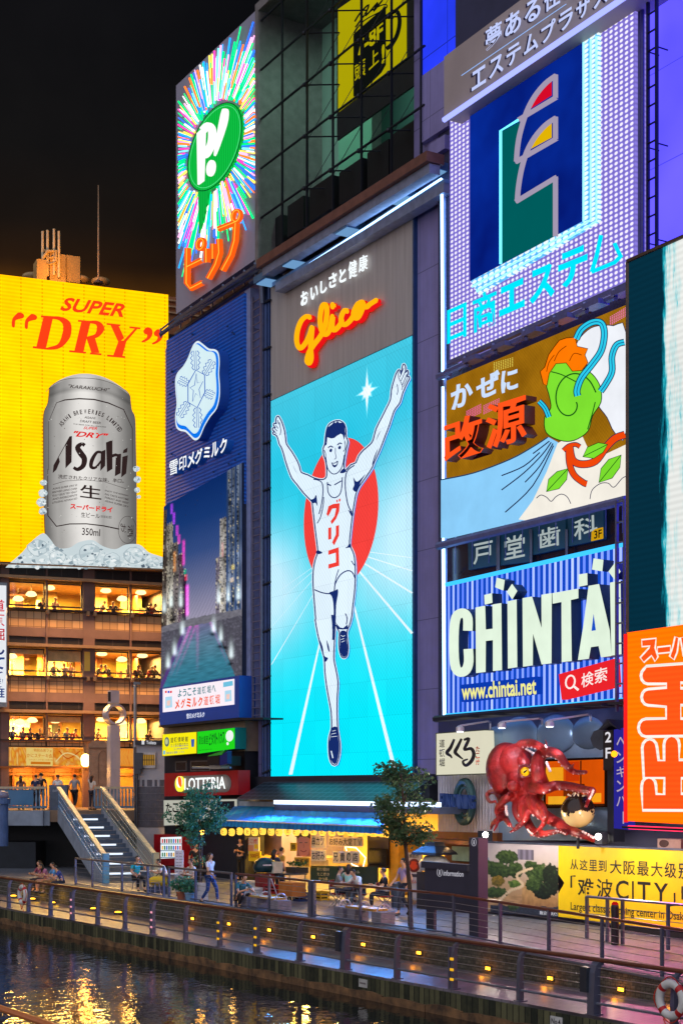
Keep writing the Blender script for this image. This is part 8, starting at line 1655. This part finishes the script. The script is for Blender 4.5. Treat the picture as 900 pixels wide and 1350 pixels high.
# wall lamps
wl0 = None
for i, (px, py) in enumerate(((255, 1211), (303, 1218), (356, 1226), (414, 1235), (480, 1245), (553, 1256), (644, 1283), (726, 1297), (819, 1311), (890, 1322))):
    nn = -2.44; h = QW.hit(px, py, nn); p = QW.P(h.x, max(WZ + .14, h.y), nn)
    if wl0 is None:
        wl0 = thing('wall_light', 'small amber step light set in the stone retaining wall', 'lamp', (0, 0, 0), 'amber step lights in the retaining wall')
        b = MB(); b.box((0, -.015, 0), (.24, .03, .13)); B('frame', b, DSTEEL, wl0); b = MB(); b.box((0, -.035, 0), (.17, .012, .07)); B('lens', b, glow((255, 176, 40), 7), wl0); wl0.location = p; wl0.rotation_euler = (0, 0, QW.ang())
    else: dup(wl0, p, QW.ang())
    q = QW.P(h.x, max(WZ + .14, h.y) + .02, nn + .22); lamp('step_light', q, 3.4, (255, 150, 30), .06)
fl0 = None
for px, py in ((18, 1184), (43, 1188), (69, 1193), (124, 1201), (156, 1206)):
    p = G(px, py, WZ); 
    if fl0 is None:
        fl0 = thing('floor_light', 'low amber floor light at the foot of the stone wall', 'lamp', (0, 0, 0), 'amber floor lights at the wall foot')
        b = MB(); b.lathe((0, 0, 0), [(.16, .0), (.16, .07), (.12, .09)], 12); B('housing', b, DSTEEL, fl0); b = MB(); b.lathe((0, 0, 0), [(.13, .091), (.1, .12), (.02, .13)], 12); B('lens', b, glow((255, 180, 40), 6), fl0); fl0.location = p
    else: dup(fl0, p)
    lamp('floor_light_beam', p + Vector((-.15, -.1, .3)) * 1, 2.0, (255, 160, 40), .05)
    hh = QW.hit(px + 8, py, -2.44); lamp('wall_wash', QW.P(hh.x + .4, -.42, -2.2), 4.5, (255, 190, 30), .05)
# trees
def tree(label, px, py, H_, cr, cz, trunk_r, k, seed, leafm, lean=0.0):
    random.seed(seed); t = floor_thing('street_tree', label, 'tree', px, py); p = t.location.copy(); top = p + Vector((lean, 0, H_ * .86)); b = MB()
    b.tube([p, p + Vector((lean * .2 + .02, 0, H_ * .25)), p + Vector((lean * .5 - .03, 0, H_ * .5)), p + Vector((lean * .8, 0, H_ * .7)), top], [trunk_r, trunk_r * .8, trunk_r * .65, trunk_r * .45, .012], 8); bl = MB(); ends = []
    for i in range(16):
        z = H_ * random.uniform(.42, .84); o_ = p + Vector((lean * z / H_, 0, z)); a = random.uniform(0, 6.28); L = cr[0] * random.uniform(.6, 1.05) * (1.25 - abs(z - cz) / cr[2] * .7); e_ = o_ + Vector((math.cos(a) * L, math.sin(a) * L, random.uniform(.15, .6)))
        b.tube([o_, o_.lerp(e_, .5) + Vector((0, 0, .1)), e_], [trunk_r * .3, trunk_r * .2, .008], 5); ends += [e_, o_.lerp(e_, .6)]
    B('trunk', b, BARK, t)
    for e_ in ends: leaves(bl, e_, (random.uniform(.22, .42), random.uniform(.22, .42), random.uniform(.14, .3)), int(k * 1.9), .105)
    for _ in range(12): a = random.uniform(0, 6.28); z = random.uniform(-1, 1); leaves(bl, p + Vector((lean * .6 + cr[0] * .7 * math.cos(a) * math.sqrt(1 - z * z), cr[0] * .7 * math.sin(a) * math.sqrt(1 - z * z), cz + cr[2] * z)), (.3, .3, .2), k, .105)
    B('crown', bl, leafm, t); return t
tree('young street tree with blue green leaves in front of the takoyaki sign', 263, 1186, 4.1, (.78, .78, 1.15), 2.5, .05, 60, 61, LEAF)
tree('slender street tree with dark olive leaves standing at the information board', 541, 1226, 4.9, (.95, .9, 1.05), 3.45, .075, 58, 62, LEAF2, -.25)
t = thing('street_lamp', 'small amber lamp glowing in the leaves of the young street tree', 'lamp', G(266, 1178)); p = t.location.copy(); L_ = at(266, 1097, p.y); b = MB(); b.tube([p, Vector((p.x, p.y, L_.z - .1))], .03, 6); B('pole', b, DSTEEL, t); b = MB(); b.sphere(L_, .1, 10, 6); B('bulb', b, glow((255, 180, 60), 12), t); lamp('street_light', L_ + Vector((0, -.25, 0)), 26, (255, 170, 60), .1)
# life rings
def ring(label, s, n, z, tilt=.0):
    t = thing('life_ring', label, 'life ring', QW.P(s, z, n)); c = QW.P(s, z, n); uu = Vector((QW.u.x, QW.u.y, 0)); nn = Vector((QW.n.x, QW.n.y, 0)); b = MB(); K, M = 40, 10; vs = []
    for i in range(K):
        a = 2 * math.pi * i / K; d = uu * math.cos(a) + Vector((0, 0, 1)) * math.sin(a)
        for j in range(M): q = 2 * math.pi * j / M; vs.append(c + d * (.30 + .085 * math.cos(q)) + nn * .075 * math.sin(q))
    for i in range(K):
        for j in range(M): b.add([], []); b.f.append([i * M + j, ((i + 1) % K) * M + j, ((i + 1) % K) * M + (j + 1) % M, i * M + (j + 1) % M]); b.c.append(lin((200, 30, 34)) if i % 10 in (4, 5) else lin((226, 220, 214)))
    b.v += [Vector(v) for v in vs]; b.uv += [(0, 0)] * len(vs); B('ring', b, ink(.5, .2), t, True)
    b = MB(); P_ = []
    for i in range(41): a = 2 * math.pi * i / 40; P_.append(c + (uu * math.cos(a) + Vector((0, 0, 1)) * math.sin(a)) * (.40 + .03 * math.cos(4 * a)) + nn * .02)
    b.tube(P_, .012, 5); b.tube([c + Vector((0, 0, -.38)) - uu * .2, c + Vector((0, 0, -.55)) - uu * .1, c + Vector((0, 0, -.45)), c + Vector((0, 0, -.6)) + uu * .12], .012, 5); B('grab_rope', b, paint((200, 60, 40), .8), t); return t
s = qs(36); ring('life ring in white and red hung on the quay railing near the stairs', s, .18, WZ + .62)
h = QW.hit(884, 1318, .2); ring('large looking life ring in white and red at the near end of the quay railing', h.x, .2, h.y)
t = thing('number_plate', 'small white plate marked No.4 on the green quay wall', 'plate', QW.P(qs(732, .2), WZ - .15, .2)); h0 = QW.hit(724, 1339, .2)
b = MB(); b.wbox(QW, h0.x, h0.x + .36, h0.y - .2, h0.y, .162, .185); B('plate', b, paint((214, 210, 205), .6), t); b = MB(); vs_t, f_t = text_mesh('No.4', .015, False, 0); b.add([QW.P(h0.x + .04 + .28 * v[0], h0.y - .16 + .12 * v[1], .19) for v in vs_t], f_t, lin((40, 36, 40))); B('lettering', b, ink(.5), t)
t = thing('number_plate', 'small blank white plate on the green quay wall below the middle of the railing', 'plate', QW.P(qs(475, .2), WZ - .15, .2)); h0 = QW.hit(472, 1290, .2); b = MB(); b.wbox(QW, h0.x, h0.x + .36, h0.y - .2, h0.y, .162, .185); B('plate', b, paint((190, 186, 180), .6), t)
b = MB(); b.wbox(QW, h0.x + .05, h0.x + .31, h0.y - .12, h0.y - .08, .186, .19); B('marking', b, paint((120, 110, 110), .6), t)
# rail crossing the near corner
t = thing('boat_rail', 'orange brown rounded rail crossing the bottom left corner over the water', 'rail', at(20, 1335, 13)); b = MB(); b.tube([at(-120, 1296, 14), at(0, 1329, 13.2), at(60, 1349, 12.8), at(160, 1386, 12)], .03, 10); B('handrail', b, paint((206, 120, 70), .35, 0, .15, 3), t)
b = MB()
for px, py, Y in ((-60, 1312, 13.6), (130, 1374, 12.3)): q = at(px, py, Y); b.tube([q, Vector((q.x, q.y, WL - .2))], .025, 8)
B('stanchion', b, RAILM, t)
# ================================================================ people
def skin(nodes, edges, name, sub=1):
    """nodes: list of (point, radius); grows one continuous surface"""
    me = bpy.data.meshes.new('tmp'); me.from_pydata([n_[0] for n_ in nodes], edges, []); o = bpy.data.objects.new('tmp', me); C.objects.link(o)
    m = o.modifiers.new('s', 'SKIN'); m.use_smooth_shade = True
    for i, n_ in enumerate(nodes): r = n_[1]; me.skin_vertices[0].data[i].radius = (r, r) if isinstance(r, (int, float)) else r; me.skin_vertices[0].data[i].use_root = i == 0
    s = o.modifiers.new('d', 'SUBSURF'); s.levels = sub; s.render_levels = sub
    dg = bpy.context.evaluated_depsgraph_get(); out = bpy.data.meshes.new_from_object(o.evaluated_get(dg)); out.name = name; bpy.data.objects.remove(o); bpy.data.meshes.remove(me); return out
POSE = {}
POSE['stand'] = dict(pel=(0, 0, .94), che=(0, -.01, 1.32), nec=(0, 0, 1.48), hea=(0, -.02, 1.62), hip=(.095, 0, .90), kne=((.1, -.02, .5), (-.1, -.03, .5)), ank=((.1, .02, .08), (-.1, .0, .08)), toe=((.11, -.14, .035), (-.11, -.16, .035)), elb=((.25, .03, 1.12), (-.25, .03, 1.12)), wri=((.24, -.08, .88), (-.24, -.06, .88)))
POSE['walk'] = dict(POSE['stand'], kne=((.1, -.2, .52), (-.1, .02, .49)), ank=((.1, -.24, .1), (-.1, .3, .14)), toe=((.11, -.39, .05), (-.11, .19, .05)), elb=((.24, .14, 1.14), (-.24, -.1, 1.14)), wri=((.22, .02, .92), (-.2, -.28, .98)))
POSE['phone'] = dict(POSE['stand'], elb=((.24, -.06, 1.12), (-.24, -.06, 1.12)), wri=((.1, -.3, 1.2), (-.08, -.3, 1.2)))
POSE['wave'] = dict(POSE['stand'], elb=((.28, -.05, 1.56), (-.25, .03, 1.12)), wri=((.22, -.12, 1.84), (-.24, -.06, .88)))
POSE['sit'] = dict(pel=(0, .05, .52), che=(0, .0, .92), nec=(0, -.03, 1.08), hea=(0, -.06, 1.22), hip=(.1, .0, .50), kne=((.12, -.42, .52), (-.12, -.42, .52)), ank=((.12, -.44, .1), (-.12, -.40, .1)), toe=((.13, -.60, .035), (-.13, -.56, .035)), elb=((.27, -.16, .72), (-.27, -.16, .72)), wri=((.14, -.38, .78), (-.14, -.38, .78)))
POSE['drink'] = dict(POSE['sit'], elb=((.26, -.2, .80), (-.27, -.1, .72)), wri=((.08, -.26, 1.10), (-.2, -.36, .62)))
POSE['lean'] = dict(POSE['sit'], che=(0, -.12, .88), nec=(0, -.22, 1.02), hea=(0, -.29, 1.14), elb=((.28, -.3, .72), (-.28, -.3, .72)), wri=((.1, -.48, .78), (-.1, -.48, .78)))
POSE['crouch'] = dict(pel=(0, .12, .34), che=(0, -.06, .70), nec=(0, -.14, .86), hea=(0, -.2, .99), hip=(.11, .08, .34), kne=((.17, -.34, .50), (-.17, -.34, .50)), ank=((.13, -.05, .09), (-.13, -.05, .09)), toe=((.14, -.22, .035), (-.14, -.22, .035)), elb=((.28, -.3, .55), (-.28, -.3, .55)), wri=((.12, -.45, .62), (-.12, -.45, .62)))
V_ = Vector
def build_pose(pose, hair='short'):
    p = POSE[pose]; pel, che, nec, hea = (V_(p[k]) for k in ('pel', 'che', 'nec', 'hea')); up = (hea - nec).normalized()
    nd = []; ed = []
    def add(pt, r, par=None): nd.append((tuple(pt), r)); (ed.append((par, len(nd) - 1)) if par is not None else None); return len(nd) - 1
    a = add(pel, (.125, .095)); m = add(pel.lerp(che, .5), (.115, .085), a); c = add(che, (.135, .09), m); n_ = add(nec, .052, c); h0 = add(nec + up * .055, .055, n_); f = V_((0, -1, 0)); h1 = add(hea - up * .055 + f * .02, (.066, .078), h0); h2 = add(hea + up * .02, (.076, .092), h1); add(hea + up * .085, (.052, .062), h2)
    for i, sx in enumerate((1, -1)):
        sh = che + V_((sx * .175, 0, .085)); s_ = add(che + V_((sx * .10, 0, .085)), .062, c); s2 = add(sh, .058, s_); e_ = add(p['elb'][i], .042, s2); w_ = add(p['wri'][i], .029, e_); d = (V_(p['wri'][i]) - V_(p['elb'][i])).normalized(); add(V_(p['wri'][i]) + d * .075, (.036, .02), w_)
        hp = V_(p['hip']); hp.x *= sx; q = add(hp, .085, a); k = add(p['kne'][i], .056, q); an = add(p['ank'][i], .038, k); add(p['toe'][i], (.042, .03), an)
    body = skin(nd, ed, 'person_body'); bm = bmesh.new(); bm.from_mesh(body)
    b = MB(); b.tube([hea + f * .085 - up * .0, hea + f * .112 - up * .028, hea + f * .086 - up * .04], [.006, .016, .01], 6)
    for sx in (1, -1): b.tube([hea + V_((sx * .078, .0, -.02)), hea + V_((sx * .088, .012, .0)), hea + V_((sx * .078, .01, .025))], [.008, .014, .009], 5)
    for i, sx in enumerate((1, -1)):
        w_ = V_(p['wri'][i]); d = (w_ - V_(p['elb'][i])).normalized(); side = d.cross(V_((sx, .2, .1))).normalized(); pal = w_ + d * .085; cur = side.cross(d).normalized() * -sx
        for j, L in enumerate((.062, .074, .07, .054)): o_ = pal + side * (.027 - .018 * j); b.tube([o_ - d * .02, o_ + d * L * .5 + cur * .006, o_ + d * L * .85 + cur * .026], [.009, .0085, .007], 5)
        o_ = w_ + d * .045 + side * .03; b.tube([o_ - side * .012, o_ + side * .018 + d * .03, o_ + side * .022 + d * .06 + cur * .012], [.011, .01, .008], 5)
    m2 = mesh_from(b, 'x'); bm.from_mesh(m2); bm.to_mesh(body); bm.free(); bpy.data.meshes.remove(m2); body.polygons.foreach_set('use_smooth', [True] * len(body.polygons))
    nd.clear(); ed.clear()                                                # shirt
    a = add(pel + V_((0, 0, .02)), (.138, .108)); m = add(pel.lerp(che, .5), (.128, .10), a); c = add(che, (.148, .105), m); add(nec - up * .03, .066, c)
    for i, sx in enumerate((1, -1)): s_ = add(che + V_((sx * .10, 0, .085)), .07, c); s2 = add(che + V_((sx * .175, 0, .085)), .068, s_); e_ = V_(p['elb'][i]); add((che + V_((sx * .175, 0, .085))).lerp(e_, .72), .056, s2)
    shirt = skin(nd, ed, 'person_shirt'); nd.clear(); ed.clear()
    a = add(pel, (.136, .106))
    for i, sx in enumerate((1, -1)): hp = V_(p['hip']); hp.x *= sx; q = add(hp, .094, a); k = add(p['kne'][i], .066, q); add(V_(p['kne'][i]).lerp(V_(p['ank'][i]), .88), .05, k)
    trou = skin(nd, ed, 'person_trousers')
    b = MB(); hb_ = hea + V_((0, .014, .028)); b.sphere(hb_, (.086, .094, .082), 14, 8)
    if hair == 'long': b.tube([hb_ + V_((0, .05, .02)), hb_ + V_((0, .075, -.08)), hb_ + V_((0, .07, -.22)), hb_ + V_((0, .06, -.3))], [.06, .082, .075, .03], 10)
    # clear the face
    b.v = [v if not (v.y < hea.y - .045 and v.z < hea.z + .055) else V_((v.x * .9, hea.y - .03, max(v.z, hea.z - .03))) for v in b.v]
    hairm = mesh_from(b, 'person_hair', smooth=True); b = MB()
    for i in (0, 1): an, to = V_(p['ank'][i]), V_(p['toe'][i]); b.tube([an + (an - to).normalized() * .05 - V_((0, 0, .045)), an - V_((0, 0, .04)), to, to + (to - an).normalized() * .04], [.035, .046, .044, .02], 8)
    shoes = mesh_from(b, 'person_shoes', smooth=True); return body, shirt, trou, hairm, shoes
_pb = {}
SKIN = paint((214, 158, 124), .5, 0, .06, 4)
for m in (SKIN,): pass
def person(pose, label, loc, rz, shirt, trousers=(40, 44, 60), hair=(24, 18, 16), hl='short', sc=1.0, group=None, skirt=False):
    if (pose, hl) not in _pb: _pb[(pose, hl)] = build_pose(pose, hl)
    t = thing('person', label, 'person', loc, group); t.rotation_euler = (0, 0, rz); t.scale = (sc, sc, sc)
    for nm, me, mt in zip(('body', 'shirt', 'trousers', 'hair', 'shoes'), _pb[(pose, hl)], (SKIN, paint(shirt, .75, 0, .12, 5), paint(trousers, .75, 0, .15, 5), paint(hair, .5), paint((36, 32, 34), .5))):
        o = bpy.data.objects.new(nm, me); C.objects.link(o); o.parent = t
        if not me.materials: me.materials.append(mt)
        o.material_slots[0].link = 'OBJECT'; o.material_slots[0].material = mt
    return t
# on the stairs and the bridge (yaw 0 faces the viewer)
def on_bridge(px, Y): q = at(px, 1000, Y); return Vector((q.x, Y, DZ))
person('walk', 'person in a grey shirt and dark trousers walking at the head of the stairs', on_bridge(98.7, 73.2), 2.9, (150, 146, 150), (26, 28, 40))
person('wave', 'person with a ponytail and white top raising one arm by the stair rail', on_bridge(121.5, 73.4), 2.6, (226, 206, 190), (50, 46, 60), (60, 36, 26), 'long', .97)
person('stand', 'person in a white shirt behind the balustrade beside the grey box', on_bridge(76.5, 74.2), 3.0, (230, 226, 224), (60, 60, 70), (90, 60, 40), 'short', 1.0)
person('stand', 'person in a dark blue shirt behind the middle of the balustrade', on_bridge(47.5, 74.6), 2.8, (34, 44, 84)); person('stand', 'taller person in black close behind the one in dark blue', on_bridge(54.5, 75.4), 3.3, (26, 26, 34), sc=1.06)
person('stand', 'person with long brown hair behind the panelled balustrade', on_bridge(28, 74.5), 3.1, (110, 80, 70), (60, 50, 50), (90, 54, 34), 'long', .97)
# seated on the quay wall
for i, (px, sh, tr_, lab, hl) in enumerate(((53, (150, 70, 90), (60, 50, 60), 'person in dull pink seated at the stairs end of the quay wall', 'long'), (62, (180, 110, 140), (210, 150, 120), 'person in a mauve top seated second along the quay wall', 'long'), (71, (90, 150, 200), (150, 110, 70), 'person in a light blue shirt and tan trousers seated on the quay wall', 'short'), (82, (40, 66, 140), (30, 34, 50), 'person in dark blue seated at the end of the group on the quay wall', 'short'))):
    h = QW.S(px, -2.62); q = QW.P(h, -.40, -2.62); person(('sit', 'lean', 'sit', 'lean')[i], lab, q, QW.ang() + (.25 - .2 * i), sh, tr_, (30, 22, 20), hl, .95)
# on the promenade
person('drink', 'man in a turquoise shirt drinking at a low table beside the stairs', G(181, 1175), .5, (40, 180, 200), (24, 28, 40))
person('lean', 'man in a white shirt seated in front of the vending machine', G(219, 1177), -1.3, (224, 226, 230), (50, 54, 70)); person('sit', 'man in a white shirt seated behind the street tree', G(253, 1181), -.8, (218, 206, 204), (40, 40, 52))
person('stand', 'person in black standing behind the street tree', G(258, 1170), .4, (20, 20, 24), (22, 22, 28)); person('walk', 'woman with long hair in a white top and blue jeans walking past the railing', G(277, 1192), 1.0, (236, 228, 232), (40, 70, 130), (60, 34, 24), 'long', .98)
person('crouch', 'person in a teal patterned shirt crouching beside the first bench', G(318, 1198), .6, (50, 110, 120), (50, 46, 50)); person('phone', 'cook in black with a cap working at the stall opening', FW.P(fs(317, .5), 0, .5), -.4, (22, 20, 22), (28, 26, 30), (14, 12, 14), 'short', 1.03)
person('sit', 'diner in a grey shirt seated with his back to the railing posts', g1, 1.9 - .4, (132, 128, 122), (56, 56, 66)); person('lean', 'diner in a white shirt leaning over the small folding table', g2, -.9, (236, 232, 226), (90, 96, 110)); person('sit', 'diner in a black shirt in the red chair by the yellow post', g3, -1.4, (24, 22, 28), (40, 40, 50))
person('stand', 'cook in a white jacket and dark apron inside the stall kitchen', FW.P(fs(345, -1.6), 0, -1.6), .3, (226, 220, 206), (30, 30, 34))
person('phone', 'customer in a navy jacket waiting at the red bottle crates', G(362, 1183), 2.4, (40, 50, 84), (44, 44, 54), (30, 22, 18), 'long', .98)
person('stand', 'customer in a mustard top beside the waiting one in navy', G(371, 1181), 2.0, (196, 150, 50), (50, 56, 80), (26, 20, 18), 'short', 1.0)
person('sit', 'diner in pale green seated on the empty chair side of the small table', G(459, 1191), 2.9, (150, 186, 160), (60, 60, 70), (40, 28, 20), 'long', .98)
person('walk', 'person in a lilac top walking in front of the food poster', G(532, 1207), -1.1, (176, 150, 190), (40, 44, 60), (20, 16, 14), 'short', 1.0)
# drains and covers in the paving
for i, (px, py, z_) in enumerate(((660, 1226, -.04), (430, 1206, 0), (230, 1186, 0))):
    t = thing('drain_cover', 'round iron cover set in the pavement ' + ('in front of the garden photo board', 'between the two benches', 'by the potted plants')[i], 'drain cover', G(px, py, z_)); p = t.location.copy(); b = MB(); b.lathe(p, [(.36, -.02), (.36, .008), (.34, .012)], 20); B('rim', b, paint((50, 48, 50), .5, .5), t); b = MB(); b.lathe(p, [(.31, .0), (.31, .014), (.02, .015)], 20); B('lid', b, paint((84, 80, 80), .45, .6, .4, 9), t)
# diners behind the restaurant windows
fln = ('upper', 'middle', 'lower'); shirts = [((60, 50, 60), 'dark grey'), ((220, 190, 170), 'cream'), ((30, 36, 60), 'navy'), ((150, 120, 100), 'brown'), ((236, 220, 200), 'white'), ((110, 130, 150), 'grey blue'), ((190, 60, 50), 'red'), ((90, 90, 60), 'olive'), ((40, 40, 44), 'black')]
bayn = ('first', 'second', 'third', 'last'); ordn = {}
for fi, (fy, L) in enumerate(zip(fl, ([(225, 0), (298, 1), (541, 4), (613, 2), (790, 8), (812, 6)], [(292, 5), (350, 4), (382, 1), (520, 8), (592, 2), (690, 3), (735, 0), (795, 6), (832, 7)], [(70, 7), (125, 3), (165, 0), (203, 2), (272, 1), (292, 4), (362, 5), (388, 6), (528, 3), (790, 8)]))):
    z0 = zA(fy[1]) - .80
    for x, k in L:
        px = x / 4.09; n_ = -.95; bay = min(3, sum(px > c for a, c in bays)); sh, nm = shirts[k]
        t = person('sit' if k % 2 else 'lean', '%s shirted diner seated at the %s window of the %s dining floor' % (nm, bayn[bay], fln[fi]), AW.P(AW.S(px, n_), z0 + .08, n_), AW.ang() + random.uniform(-1.4, 1.4), sh, sc=1.02, group='diners in the restaurant windows')
